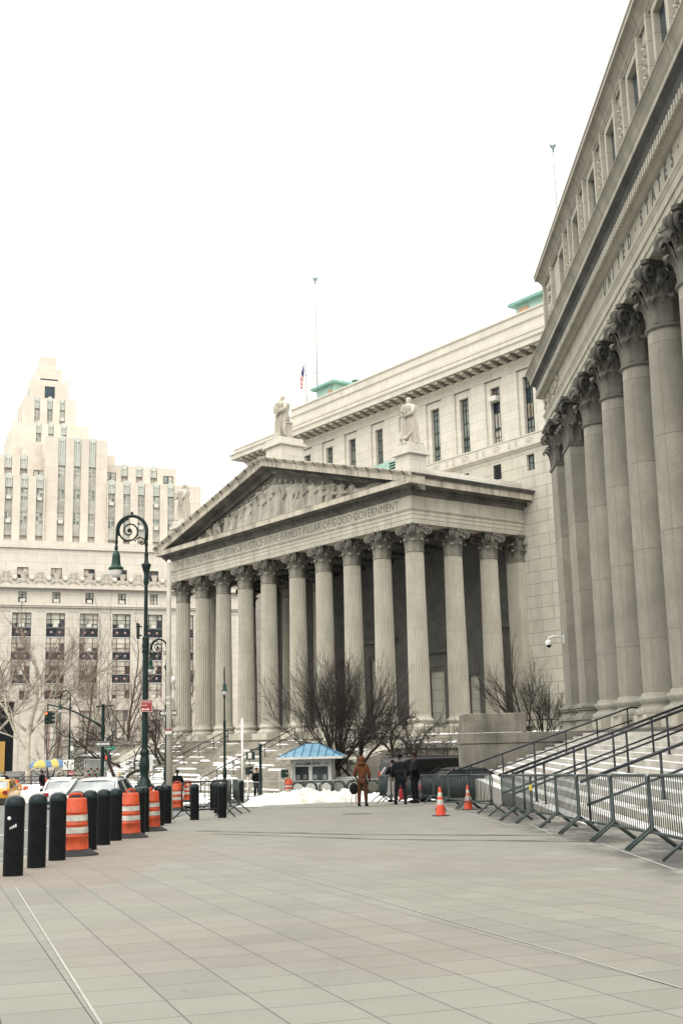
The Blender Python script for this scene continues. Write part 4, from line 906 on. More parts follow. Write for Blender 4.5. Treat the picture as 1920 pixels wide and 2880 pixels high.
# ---------------------------------------------------------------- stepped limestone tower block across the square
T = thing('office_building', 'tall pale limestone office building with stepped tower and dark window strips, far left', 'building', FD.P, FD.rot)
def dz(py, y=0): return FD.on_y(251, py, y).z
def dx(px, y=0, py=1730): return FD.on_y(px, py, y).x
ZG = zg(90) - .3
PIT = 5.01; SX = [-.07 + PIT * k for k in range(-5, 10)]          # window strips of the lower front
XL_, XR_ = -32.0, 52.0
z_p0, z_p1 = dz(1968), dz(1725); z_c0, z_c1 = dz(1711), dz(1700); z_led, z_cr, z_cor = dz(1659), dz(1652), dz(1546)
hw = 1.42
mb = MB(); holes_wall(mb, XL_, XR_, ZG, z_p0, 0, [(x - 1.25, x + 1.25, ZG + 2.6, ZG + 8.8) for x in SX if not -12.9 < x < -7], .5)
mb.box(-14.6, -10.2, -.15, 0, ZG, ZG + 12.6); mb.build('base_wall', M_DB, T)
mb = MB(); mb.box(-14.0, -10.8, -.16, -.1, ZG + .2, ZG + 10.3); mb.build('entrance_opening', M_DARK, T)
mb = MB(); mb.box(-14.4, -12.0, -.5, -.17, ZG + .1, ZG + 4.5); mb.build('door_hoarding', plain('ochre_hoarding', (.50, .30, .08), .7), T)
mb = MB(); text_mb(mb, 'LEFKOWITZ', .7, face_M(-14.4, -.152, ZG + 11.5), depth=.004); text_mb(mb, 'BUILDING', .55, face_M(-13.9, -.152, ZG + 10.7), depth=.004); mb.build('lettering', M_LET, T)
mb = MB(); holes_wall(mb, XL_, XR_, z_p0, z_p1, 0, [(x - hw, x + hw, z_p0 + .05, z_p1 - .02) for x in SX], .6)
for x in SX:
    for k in range(5):
        xx = x + PIT / 2 - .75 + k * .375; mb.box(xx - .055, xx + .055, -.045, -.002, z_p0 + 1.2, z_p1 - .25)
mb.build('piers', M_D, T)
mb = MB(); holes_wall(mb, XL_, XR_, z_p1, z_c0, 0, [], .1); mb.box(XL_, XR_, -.35, .1, z_c0, z_c0 + .22); mb.box(XL_, XR_, -.5, .1, z_c0 + .24, z_c1)
for x in SX:
    for k in range(3): mb.box(x + PIT / 2 - .7 + k * .58, x + PIT / 2 - .35 + k * .58, -.12, -.002, z_p1 + .12, z_p1 + .38)
mb.build('lower_cornice', M_D, T)
low2 = [(x - .62, x + .62, z_c1 + .12, dz(1668)) for x in SX]
mb = MB(); holes_wall(mb, XL_, XR_, z_c1, z_led, 0, low2, .4); mb.build('frieze_storey', M_D, T)
mb = MB(); mb.box(XL_, XR_, -.8, .2, z_led, z_cr); mb.box(XL_, XR_, -.35, .2, z_cr + .002, z_cr + 1.1)
for i in range(170):
    x = XL_ + i * .5; mb.box(x, x + .22, -.86, -.802, z_led + .03, z_led + .2)
mb.build('ledge', M_D, T)
mb = MB()
for k in range(-13, 20):
    x = -.07 + 1.25 + k * PIT / 2
    mb.ell((x, -.5, z_cr + 1.15), (.42, .3, .42), 10, 7); mb.ell((x, -.78, z_cr + .98), (.2, .15, .15), 8, 5)
    mb.lathe([(.22, z_cr + .6), (.3, z_cr + 1.1), (.55, z_cr + 2.0), (.58, z_cr + 2.05)], 10, (x + PIT / 4, -.3))
    for s in (-1, 1): mb.tube([(x + s * .45, -.4, z_cr + .3), (x + s * .75, -.45, z_cr + .9), (x + s * .95, -.4, z_cr + .6), (x + s * .75, -.4, z_cr + .45)], .09, 6)
mb.build('cresting', M_D, T)
up = [(x - .85, x + .85, dz(1630), dz(1599)) for x in SX]
mb = MB(); holes_wall(mb, XL_, XR_, z_cr, z_cor, .6, up, .35); mb.box(XL_, XR_, .3, 14, z_cor, z_cor + .3); mb.box(XL_, XR_, .5, 14, z_cor + .3, z_cor + 1.2)
mb.add([(XR_, .6, ZG), (XR_, 40, ZG), (XR_, 40, z_cor), (XR_, .6, z_cor)], [(0, 1, 2, 3)]); mb.build('upper_front', M_D, T)
rnd = random.Random(21); M_ROS = plain('pinkish_rosette', (.50, .33, .28), .6)
GLS = [M_GLP, M_GL, M_GLG, M_GLB]
def ac(mb, x, y, z, w=.75): mb.bbox(x - w / 2, x + w / 2, y - .45, y + .05, z, z + .5, .03)
def win(x0, x1, z0, z1, y, fm, bars_x, bars_z, mode='mix', acp=0.):
    mb = MB(); t = .05
    for xx in [x0, x1 - t] + bars_x: mb.box(xx, xx + t * (2 if xx in bars_x else 1), y - .09, y, z0, z1)
    for zz in [z0, z1 - t] + bars_z: mb.box(x0, x1, y - .085, y - .001, zz, zz + t)
    o = mb.build('window', fm, T)
    mb = MB(); bx = [x0] + sorted(bars_x) + [x1]; bz = [z0] + sorted(bars_z) + [z1]
    for i in range(len(bx) - 1):
        lvl = rnd.choice((0, 1, 2, 2)) if mode == 'mix' else 9
        for j in range(len(bz) - 1):
            g = (0 if j >= len(bz) - 1 - (len(bz) - 1 if lvl == 2 else lvl + (len(bz) > 3)) else 1) if mode == 'mix' else rnd.choice((0, 0, 0, 2))
            mb.add([(bx[i], y, bz[j]), (bx[i + 1], y, bz[j]), (bx[i + 1], y, bz[j + 1]), (bx[i], y, bz[j + 1])], [(0, 1, 2, 3)], g)
    mb.build('pane', GLS, o)
    if rnd.random() < acp: mb = MB(); ac(mb, (x0 + x1) / 2, y, z0 + .05); mb.build('air_conditioner', M_AC, o)
vis = [x for x in SX if -14 < x < 24]
rows = [(1725, 1766), (1792, 1833), (1857, 1897), (1922, 1966)]
for x in vis:
    for i, (a, b) in enumerate(rows):
        za, zb_ = dz(b), dz(a) - .05
        win(x - 1.38, x + 1.38, za, zb_, .5, M_RED if i else M_NAVY, [x - .72, x + .62], [za + .55, za + 1.25], 'mix', .75 if i < 2 else .25)
    for i in range(3):
        za, zb_ = dz(rows[i + 1][0]), dz(rows[i][1]); mb = MB(); mb.box(x - 1.4, x + 1.4, .42, .5, za + .03, zb_ - .03)
        o = mb.build('spandrel', M_NAVY, T)
        mb = MB()
        for s in (-1, 1): mb.ell((x + s * .62, .42, (za + zb_) / 2), (.2, .05, .2), 12, 6)
        mb.build('rosettes', M_ROS, o)
for x in vis:
    win(x - .6, x + .6, z_c1 + .14, dz(1668) - .02, .35, M_BRZ, [x - .05], [z_c1 + .9, z_c1 + 1.3], 'mix', .8)
    win(x - .83, x + .83, dz(1630), dz(1599), .9, M_RED, [x - .1], [dz(1620)], 'mix', 0)
    if not -12.9 < x < -7: win(x - 1.2, x + 1.2, ZG + 2.6, ZG + 8.8, .45, M_RED, [x - .6, x + .5], [ZG + 4.6, ZG + 5.6, ZG + 7.2], 'glz', .5)
# upper towers: strips of paired windows between pale piers, crowned by metal fins
def tier(x0, x1, z0, z1, y, yb, strips, sw, win_z, nm, fin=1.0):
    hol = [(s - sw / 2, s + sw / 2, max(z0, win_z), z1 + .6) for s in strips]
    mb = MB(); cur = x0
    for s in strips:
        if s - sw / 2 > cur: mb.box(cur, s - sw / 2, y, yb, z0, z1)
        cur = s + sw / 2
    mb.box(cur, x1, y, yb, z0, z1)
    for s in strips: mb.box(s - sw / 2, s + sw / 2, y + .9, yb, z0, z1 - .3)
    o = mb.build(nm, M_DT, T); return o
def strip(x, sw, zb_, zfin, ztop, y, fh=3.74, acs=.3, nmax=9, glz='glz'):
    mb = MB(); mb.box(x - sw / 2, x + sw / 2, y + .45, y + .6, zfin, ztop)
    for s in (-1, 0, 1): mb.prism([(y + .2, ztop + (.38 if s == 0 else .12)), (y + .5, ztop + (.38 if s == 0 else .12)), (y + .5, zfin), (y + .3, zfin)], x + s * sw * .36 - .12 * sw / 2, x + s * sw * .36 + .12 * sw / 2, 'x')
    mb.box(x - sw * .3, x + sw * .3, y + .3, y + .55, ztop - .6, ztop + .22)
    mb.build('metal_fin', M_PALEF, T)
    z = zfin - .1; k = 0
    while z - fh > zb_ - .3 and k < nmax:
        win(x - sw * .47, x + sw * .47, z - 1.9, z - .05, y + .6, M_PALEF, [x - .06], [z - 1.3, z - .65], glz, acs)
        mb = MB(); mb.box(x - sw / 2, x + sw / 2, y + .5, y + .58, z - fh, z - 1.92)
        for q in (-.3, -.1, .1, .3): mb.box(x + q * sw - .04, x + q * sw + .04, y + .46, y + .5, z - fh + .1, z - 2.0)
        mb.build('spandrel', M_SPG, T); z -= fh; k += 1
M_SPG = plain('grey_metal_spandrel', (.56, .55, .49), .55, 0, .25, .7)
yA = 3.0
X = lambda px, py, y=yA: FD.on_y(px, py, y).x
Z = lambda px, py, y=yA: FD.on_y(px, py, y).z
zb0 = z_cor + .9
# centre tower
ss = [X(172, 1400), X(216, 1400), X(258.5, 1400)]; sw = X(183, 1400) - X(162, 1400)
x0, x1, zt_ = X(128, 1300), X(302, 1300), Z(215, 1233)
tier(x0, x1, zb0, zt_, yA, yA + 12, ss, sw, zb0, 'centre_tower')
for s in ss: strip(s, sw, zb0, Z(215, 1310), zt_ + .1, yA, acs=.45)
# right wing, two planes
xr0, xr1, zr = x1 + .02, X(499, 1350, yA + 2), Z(400, 1311, yA + 2)
s2 = [X(p, 1400, yA + 2) for p in (351, 393, 434)]
tier(xr0, xr1, zb0, zr, yA + 2.5, 24, s2, sw, zb0, 'right_wing')
for s in s2: strip(s, sw, Z(400, 1360, yA), Z(400, 1338, yA + 2), zr + .1, yA + 2.5, acs=.3, nmax=1)
zf = Z(430, 1361, yA - .4); xw1 = X(565, 1400, yA - .4); s3 = [X(p, 1440, yA - .4) for p in (314, 356.5, 397.5, 440, 481, 521)]
tier(xr0, xw1, zb0, zf, yA - .4, yA + 2.4, s3, sw, zb0, 'right_wing_front')
for s in s3: strip(s, sw, zb0, Z(430, 1393, yA - .4), zf + .1, yA - .4, acs=.35)
for px in (313, 475): win(X(px, 1345, yA + 2) - .8, X(px, 1345, yA + 2) + .8, Z(430, 1356, yA + 2), Z(430, 1335, yA + 2), yA + 2.47, M_BRZ, [X(px, 1345, yA + 2) - .1], [], 'glz')
# left wing
xl1, xl0 = x0 - .02, x0 - 26; zl = Z(90, 1281, yA + 2)
s4 = [X(p, 1340, yA + 2) for p in (23, 67)] + [X(23, 1340, yA + 2) - 3.1, X(23, 1340, yA + 2) - 6.2]
tier(xl0, xl1, zb0, zl, yA + 2.5, 24, sorted(s4), sw, zb0, 'left_wing')
for s in s4[:3]: strip(s, sw, Z(60, 1340, yA), Z(60, 1313, yA + 2), zl + .1, yA + 2.5, nmax=1)
zlf = Z(60, 1337, yA - .4); s5 = sorted([X(p, 1440, yA - .4) for p in (23, 67, 111)] + [X(23, 1440, yA - .4) - 3.1, X(23, 1440, yA - .4) - 6.2])
tier(xl0, xl1, zb0, zlf, yA - .4, yA + 2.4, s5, sw, zb0, 'left_wing_front')
for s in s5[1:]: strip(s, sw, zb0, Z(60, 1369, yA - .4), zlf + .1, yA - .4, acs=.35)
win(X(110, 1345, yA + 2) - .8, X(110, 1345, yA + 2) + .8, Z(60, 1339, yA + 2), Z(60, 1318, yA + 2), yA + 2.47, M_BRZ, [X(110, 1345, yA + 2) - .1], [], 'glz')
# stepped crown
def crown(pxl, pxr, pyt, pyb, y, yb, nm, strips=(), fin=None):
    xa, xb = X(pxl, pyt + 20, y), X(pxr, pyt + 20, y); za, zc = Z((pxl + pxr) / 2, pyb, y) - 6, Z((pxl + pxr) / 2, pyt, y)
    swx = X(16, pyt, y) - X(0, pyt, y); sx = [X(p, pyt + 20, y) for p in strips]
    tier(xa, xb, za, zc, y, yb, sx, swx, za, nm)
    for s in sx: strip(s, swx, za, Z(150, pyb, y) + 2.5, zc + .1, y, nmax=1)
    return xa, xb, za, zc
crown(37, 252, 1192, 1260, 12, 28, 'crown_step', (109, 144, 180)); crown(66, 214, 1120, 1190, 14, 24, 'crown_step', (105, 141, 176))
xa, xb, za, zc = crown(87, 194, 1070, 1125, 15, 23, 'crown_step')
mb = MB(); mb.box(X(126, 1100, 15), X(154, 1100, 15), 14.93, 15.1, Z(140, 1120, 15), Z(140, 1087, 15)); mb.build('crown_window', M_GLB, T)
mb = MB(); mb.box(xa - .05, xa + .05, 17.5, 19.5, Z(140, 1120, 15), Z(140, 1087, 15)); mb.build('crown_window', M_GLB, T)
crown(103, 176, 1037, 1085, 16, 22, 'crown_step'); crown(115, 160, 1004, 1050, 17, 20.5, 'crown_step')
mb = MB(); mb.box(X(113, 1065, 16), X(163, 1065, 16), 15.93, 16.1, Z(140, 1070, 16), Z(140, 1066, 16)); mb.build('slot_opening', M_GLB, T)
for yq in (14.5, 17.5, 20.5, 23.5): mb = MB(); mb.box(X(37, 1212, 12) - .06, X(37, 1212, 12) + .05, yq, yq + .9, Z(100, 1290, 12), Z(100, 1200, 12)); mb.build('side_strip', M_SPG, T)
for yq in (15.8, 18.2, 20.6): mb = MB(); mb.box(X(66, 1140, 14) - .06, X(66, 1140, 14) + .05, yq, yq + .8, Z(100, 1190, 14), Z(100, 1128, 14)); mb.build('side_strip', M_SPG, T)
crown(68, 128, 1242, 1300, 8, 20, 'crown_step', ())
mb = MB(); mb.box(xr0 - 1, X(324, 1290, 8), 8, 22, zr, Z(315, 1281, 8)); mb.build('crown_step', M_DT, T)
# ---------------------------------------------------------------- ground, pavement, road
from mathutils import noise as mnoise
YS = [-60, -20, -8, -4, 0, 4, 8, 12, 16, 20, 24, 28, 32, 36, 40, 44, 48, 52, 56, 60, 65, 70, 75, 80, 95, 120, 160, 220, 320, 500, 900]
m, n, b = newmat('asphalt'); v = mapping(n)
c = mixc(n, ramp(n, noise(n, v, .35, 5), [(.4, 0.), (.65, 1.)]), (.12, .12, .116), (.17, .17, .162)); c = mixc(n, ramp(n, noise(n, v, 60, 2), [(.4, 0.), (.6, .35)]), c, (.16, .16, .155))
n.links.new(c, b.inputs['Base Color']); b.inputs['Roughness'].default_value = .75; bump(n, b, noise(n, v, 40, 3), .3, .01); M_ASPH = m
mb = MB(); mb.grid([[Vector((x, y, road_z(x, y))) for x in (-600, -120, -40, -20, -12, -7.5, -5, 0, 12, 40, 120, 600)] for y in YS], sm=False)
tag(mb.build('road', M_ASPH), kind='structure')
m, n, b = newmat('paving_slabs'); th = R_(19.6)
tc = N(n, 'ShaderNodeTexCoord'); mp = N(n, 'ShaderNodeMapping', vector_type='POINT'); mp.inputs['Rotation'].default_value = (0, 0, -th)
u0 = Vector((-.335, 6.99)); ux = u0.x * math.cos(th) + u0.y * math.sin(th); uy = -u0.x * math.sin(th) + u0.y * math.cos(th)
mp.inputs['Location'].default_value = (-ux, -uy, 0); n.links.new(tc.outputs['Object'], mp.inputs[0])
br = N(n, 'ShaderNodeTexBrick'); br.offset = 0; br.inputs['Scale'].default_value = 1; br.inputs['Brick Width'].default_value = .415; br.inputs['Row Height'].default_value = .44
br.inputs['Mortar Size'].default_value = .0046; br.inputs['Mortar Smooth'].default_value = .3; br.inputs['Bias'].default_value = 0
br.inputs['Color1'].default_value = (.92, .92, .92, 1); br.inputs['Color2'].default_value = (1.05, 1.05, 1.05, 1); br.inputs['Mortar'].default_value = (1, 1, 1, 1)
n.links.new(mp.outputs[0], br.inputs['Vector'])
v = tc.outputs['Object']
base = mixc(n, ramp(n, noise(n, v, .22, 4), [(.40, 0.), (.60, 1.)]), (0.225, 0.222, 0.191), (0.223, 0.207, 0.177))
base = mixc(n, ramp(n, noise(n, v, 1.7, 7, .65), [(.40, 0.), (.70, .5)]), base, (0.258, 0.252, 0.225))
base = mixc(n, ramp(n, noise(n, v, 90, 2), [(.36, .30), (.64, 0.)]), base, (0.15, 0.144, 0.126))
vo = N(n, 'ShaderNodeTexVoronoi'); vo.inputs['Scale'].default_value = 2.6; n.links.new(v, vo.inputs['Vector'])
base = mixc(n, ramp(n, vo.outputs['Distance'], [(.035, .55), (.06, 0.)]), base, (.09, .088, .08))
base = mixc(n, ramp(n, noise(n, mapping(n, (1, .45, 1), (3, 1, 0)), .55, 8, .68), [(.50, 0.), (.72, .55)]), base, (.155, .15, .13))
sx = N(n, 'ShaderNodeSeparateXYZ'); n.links.new(v, sx.inputs[0])
def band(src, a, b_, c_, d_):
    mr = N(n, 'ShaderNodeMapRange', clamp=True); mr.inputs[1].default_value = a; mr.inputs[2].default_value = b_; n.links.new(src, mr.inputs[0])
    m2 = N(n, 'ShaderNodeMapRange', clamp=True); m2.inputs[1].default_value = d_; m2.inputs[2].default_value = c_; n.links.new(src, m2.inputs[0])
    k = N(n, 'ShaderNodeMath', operation='MULTIPLY'); n.links.new(mr.outputs[0], k.inputs[0]); n.links.new(m2.outputs[0], k.inputs[1]); return k.outputs[0]
def mul(a, b_): k = N(n, 'ShaderNodeMath', operation='MULTIPLY'); n.links.new(a, k.inputs[0]); n.links.new(b_, k.inputs[1]); return k.outputs[0]
wet = mul(band(sx.outputs[0], 3.0, 3.7, 4.8, 5.4), ramp(n, noise(n, mapping(n, (1, .5, 1)), 1.1, 6, .65), [(.40, 0.), (.54, .9)]))
base = mixc(n, wet, base, (.05, .049, .046))
pink = mul(band(sx.outputs[0], -5.2, -4.8, -2.7, -2.5), band(sx.outputs[1], 12.9, 13.0, 22, 25))
pk = N(n, 'ShaderNodeMath', operation='MULTIPLY'); pk.inputs[1].default_value = .5; n.links.new(pink, pk.inputs[0]); base = mixc(n, pk.outputs[0], base, (0.231, 0.177, 0.141))
salt = mul(band(sx.outputs[0], 2.2, 3.6, 4.2, 4.8), ramp(n, noise(n, mapping(n, (1, .4, 1), (4, 2, 0)), 1.6, 7, .7), [(.60, 0.), (.72, .6)])); base = mixc(n, salt, base, (0.42, 0.414, 0.396))
fade = N(n, 'ShaderNodeMapRange', clamp=True); fade.inputs[1].default_value = 10; fade.inputs[2].default_value = 26; fade.inputs[3].default_value = .95; fade.inputs[4].default_value = .15; n.links.new(sx.outputs[1], fade.inputs[0])
base = mixc(n, 1., base, br.outputs[0], 'MULTIPLY'); base = mixc(n, mul(br.outputs[1], fade.outputs[0]), base, (.05, .048, .042))
n.links.new(base, b.inputs['Base Color']); b.inputs['Roughness'].default_value = .78
bump(n, b, noise(n, v, 25, 4), .25, .01); M_PAVE = m
CURB = -4.85; YK = 41.6
mb = MB(); ys = [y for y in YS if -20 <= y < YK] + [YK]
mb.grid([[Vector((x, y, zg(y))) for x in (CURB, -2, 0, 2, 4, 9.6)] for y in ys], sm=False); tag(mb.build('pavement', M_PAVE), kind='structure')
mb = MB(); M_KERB = stone('kerb_granite', (.25, .245, .22), (.32, .31, .275), speck=.2, stain=.3, joints=(60, 60))
for y0, y1 in zip(ys, ys[1:]): mb.add([(CURB - .18, y0, zg(y0) - .3), (CURB - .18, y1, zg(y1) - .3), (CURB - .18, y1, zg(y1) - .006), (CURB - .18, y0, zg(y0) - .006), (CURB, y0, zg(y0) - .004), (CURB, y1, zg(y1) - .004)], [(0, 1, 2, 3), (3, 2, 5, 4)])
z = zg(YK); mb.add([(CURB - .18, YK + .2, z - .3), (9.6, YK + .2, z - .3), (9.6, YK + .2, z - .008), (CURB - .18, YK + .2, z - .008), (CURB - .18, YK, z - .004), (9.6, YK, z - .004)], [(0, 1, 2, 3), (3, 2, 5, 4)])
tag(mb.build('kerb', M_KERB), kind='structure')
# apron beyond the kerb where the far barriers stand, and the walk in front of the temple stairs
mb = MB(); mb.grid([[Vector((x, y, zg(y) - .10)) for x in (-3.6, 2, 6, 14)] for y in (YK + .2, 44, 48, 52)], sm=False); tag(mb.build('apron', M_PAVE), kind='structure')
def strip_sheet(name, a, b_, w, mat, dz_=.004, seg=12, zf_=lambda x, y: zg(y)):
    a = Vector(a); b_ = Vector(b_); d = (b_ - a); nn = Vector((-d.y, d.x)).normalized() * w / 2; rows = []
    for i in range(seg + 1):
        p = a + d * i / seg; rows.append([Vector((p.x + nn.x, p.y + nn.y, zf_(p.x + nn.x, p.y + nn.y) + dz_)), Vector((p.x - nn.x, p.y - nn.y, zf_(p.x - nn.x, p.y - nn.y) + dz_))])
    mb = MB(); mb.grid(rows, sm=False); return tag(mb.build(name, mat), kind='structure')
M_JW = plain('white_joint_sealant', (.36, .35, .315), .8, 0, .15, 5)
g2 = lambda px, py: gp(px, py).xy
for i, (a, q) in enumerate((((514, 2372), (1920, 2783)), ((43, 2495), (282, 2879)))):
    A = g2(*a); D = g2(*q); D = D + (D - A) * .35; strip_sheet('pavement_joint', A, D, .012 + .003 * i, M_JW)
strip_sheet('pavement_joint', g2(1488, 2318), g2(1552, 2347), .03, M_JW); strip_sheet('pavement_joint', g2(1685, 2372), g2(1900, 2448), .03, M_JW); strip_sheet('pavement_joint', g2(1290, 2281), g2(1440, 2325), .03, M_JW)
m, n, b = newmat('worn_steel_strip'); v = mapping(n, (1, 1, 1)); f = ramp(n, noise(n, v, 1.3, 5), [(.42, 0.), (.55, 1.)])
n.links.new(mixc(n, f, (.035, .035, .033), (.15, .145, .125)), b.inputs['Base Color']); b.inputs['Roughness'].default_value = .6; M_STRIP = m
for q1, q2, w in (((560, 2338), (1000, 2348), .26), ((1000, 2348), (1700, 2352), .2), ((600, 2346), (1040, 2361), .16), ((1040, 2361), (1700, 2369), .2), ((590, 2276), (1190, 2267), .5)):
    strip_sheet('steel_channel', g2(*q1), g2(*q2), w, M_STRIP)
g = gp(1003, 2291); mb = MB(); mb.lathe([(.40, .005), (.40, .01), (.36, .012)], 24); o = mb.build('manhole_cover', plain('iron_cover', (.10, .098, .092), .6)); o.location = g; tag(o, 'round dark manhole cover set in the paving near the hooded person', 'manhole cover')
M_MARK = plain('road_paint', (.5, .5, .48), .7, 0, .1, 3)
def mark(a, b_, w): strip_sheet('road_marking', a, b_, w, M_MARK, .004, 24, road_z)
for y in (15.2, 18.4, 21.8, 26.0): mark((-12.5, y - 2.2), (-5.4, y), .22)
mark((-9.6, 30), (-11.2, 76), .12); mark((-6.0, 30), (-6.1, 40), .12)
# ---------------------------------------------------------------- snow
def heap(name, pts, w, h, label, mat, seed=0, res=.14, cat='snow bank', dz_=-.14):
    rnd = random.Random(seed); P = [Vector(p) for p in pts]; L = [0]
    for a, q in zip(P, P[1:]): L.append(L[-1] + (q - a).length)
    ns = max(6, int(L[-1] / res)); rows = []
    for i in range(ns + 1):
        s = L[-1] * i / ns; k = max(j for j in range(len(L)) if L[j] <= s + 1e-6); k = min(k, len(P) - 2)
        t = (s - L[k]) / (L[k + 1] - L[k]); p = P[k].lerp(P[k + 1], t); d = (P[k + 1] - P[k]).normalized(); nn = Vector((-d.y, d.x)); row = []
        endf = min(1, min(i, ns - i) / 9 + .02)
        for j in range(33):
            q = j / 32 * 2 - 1; x = p + nn * q * w / 2 * (1 + .25 * mnoise.noise((s * .8, q * 2, seed)))
            nz = lambda k, sd: mnoise.noise((x.x * k, x.y * k, sd)); fl = (1 - q ** 4) * endf; hh = h * endf * max(0, 1 - abs(q) ** 2.6) * (.85 + .55 * nz(.55, seed + 3) + .35 * nz(1.3, seed)) + fl * (.30 * abs(nz(2.3, seed)) + .20 * abs(nz(4.6, seed + 1)) + .12 * nz(9, 1) - .08)
            row.append(Vector((x.x, x.y, zg(x.y) + dz_ + (max(hh, 0.02) if abs(q) < 1 else -.05))))
        rows.append(row)
    mb = MB(); mb.grid(rows); o = mb.build(name, mat); return tag(o, label, cat)
Y0 = 50
xy = lambda px, Y, py=2200: at_dist(px, Y, py).xy
heap('snow_bank', [xy(675, 52), xy(760, 52), xy(880, 54), xy(1010, 57)], 4.0, .50, 'long lumpy dirty snow bank in front of the blue-roofed booth', M_SNOWD, 2)
heap('snow_bank', [xy(980, 57), xy(1060, 55), xy(1180, 52)], 2.6, .22, 'low smooth snow bank behind the suited men', M_SNOW, 4)
heap('snow_bank', [xy(30, 77), xy(90, 76), xy(150, 75)], 4.2, .5, 'dirty ploughed snow ridge between the taxi and the police car', M_SNOWD, 5)
heap('snow_bank', [xy(330, 60), xy(450, 60), xy(590, 58)], 3.6, .32, 'white snow bank along the street behind the big lamp post', M_SNOW, 6)
def snowsheet(quad, label, seed):
    mb = MB(); n1, n2 = 30, 16; A, B_, C_, D_ = [Vector(q) for q in quad]; rows = []
    for i in range(n1 + 1):
        t = i / n1; a = A.lerp(B_, t); d = D_.lerp(C_, t); row = []
        for j in range(n2 + 1):
            p = a.lerp(d, j / n2); ed = min(1, min(i, n1 - i, j, n2 - j) / 2); row.append(Vector((p.x, p.y, zg(p.y) - .14 + ed * (.12 + .3 * max(0, mnoise.noise((p.x * .35, p.y * .35, seed)) + .2)) - .03)))
        rows.append(row)
    mb.grid(rows); return tag(mb.build('snow_cover', M_SNOW), kind='stuff')
snowsheet([xy(-260, 96), xy(250, 96), xy(330, 112), xy(-300, 112)], '', 3)
snowsheet([FC.w(-40, Y_END - 9).xy, FC.w(3, Y_END - 6).xy, FC.w(3, Y_END - .3).xy, FC.w(-40, Y_END - .3).xy], '', 9)
# ---------------------------------------------------------------- bollards, drums, cones, barriers
M_BOL = plain('bollard_enamel', (.0045, .0065, .0075), .5, 0, .4, 5, .15); M_BOLC = plain('bollard_cap_enamel', (.007, .016, .019), .32, .0, .2, 6, .25)
M_ORG = plain('orange_plastic', (.50, .068, .020), .5, 0, .35, 4); M_REFL = plain('dirty_reflective_white', (.50, .485, .435), .5, 0, .35, 7); M_RUB = plain('black_rubber', (.025, .025, .025), .75, 0, .4, 14)
mb = MB(); mb.lathe([(.122, -.05), (.122, .84)], 28); me1 = mb.mesh('post', M_BOL)
mb = MB(); mb.lathe([(.127, .835), (.127, .855), (.124, .88), (.11, .915), (.085, .94), (.05, .955), (.012, .96)], 28); me2 = mb.mesh('cap', M_BOLC)
def bollard(p, label, group='black bollards along the kerb', h=1.0):
    t = thing('bollard', label, 'bollard', p, 0, group); link('post', me1, t); link('cap', me2, t); t.scale = (1, 1, h); return t
bl = [((36, 2464), 'black bollard with a round white sticker and scratches, nearest the camera'), ((102, 2441), 'black bollard, second from the camera, between the stickered one and the third'), ((160, 2420.5), 'black bollard just before the nearest orange drum'),
      ((214, 2404), 'black bollard half hidden behind the nearest orange drum'), ((251, 2391), 'black bollard right after the nearest orange drum'), ((290, 2377), 'black bollard, middle of the three between the two nearest drums'), ((324, 2365), 'black bollard just before the second orange drum'),
      ((391, 2348), 'black bollard just after the second orange drum'), ((403, 2341), 'black bollard just before the third orange drum'), ((447, 2323), 'black bollard with pale scuffs, just left of the grey steel pole'), ((468, 2317), 'black bollard at the foot of the grey steel pole'),
      ((547, 2307), 'black bollard standing behind the bars of the black barrier'), ((625, 2301), 'black bollard at the right end of the black barrier'), ((600, 2280), 'black bollard farther back behind the right end of the black barrier'), ((612, 2288), 'black bollard between two others behind the black barrier'), ((679, 2255), 'small distant black bollard beside the snow bank')]
for q, lab in bl:
    t = bollard(gp(*q), lab)
    if q[0] == 36:
        mb = MB(); mb.lathe([(.010, 0), (.022, 0), (.022, .002), (.010, .002)], 20); s_ = mb.build('sticker', M_WHITE, t); s_.location = (-.03, -.121, .69); s_.rotation_euler = (R_(90), 0, 0)
        mb = MB()
        for k in range(4): mb.bbox(-.02 + k * .022, -.008 + k * .022, -.125, -.1, .56 + k * .008, .585 + k * .012, .001)
        mb.build('scratch_marks', M_WHITE, t)
n = M_BOL.node_tree; b = n.nodes['Principled BSDF']; lk = b.inputs['Base Color'].links[0].from_socket; v = mapping(n, (1, 1, .35))
n.links.new(mixc(n, ramp(n, noise(n, v, 26, 6, .7), [(.66, 0.), (.74, .8)]), lk, (.07, .085, .08)), b.inputs['Base Color'])
n = M_ORG.node_tree; b = n.nodes['Principled BSDF']; lk = b.inputs['Base Color'].links[0].from_socket; v = mapping(n, (1, 1, .3))
n.links.new(mixc(n, ramp(n, noise(n, v, 9, 6, .7), [(.52, 0.), (.72, .7)]), lk, (.13, .045, .025)), b.inputs['Base Color'])
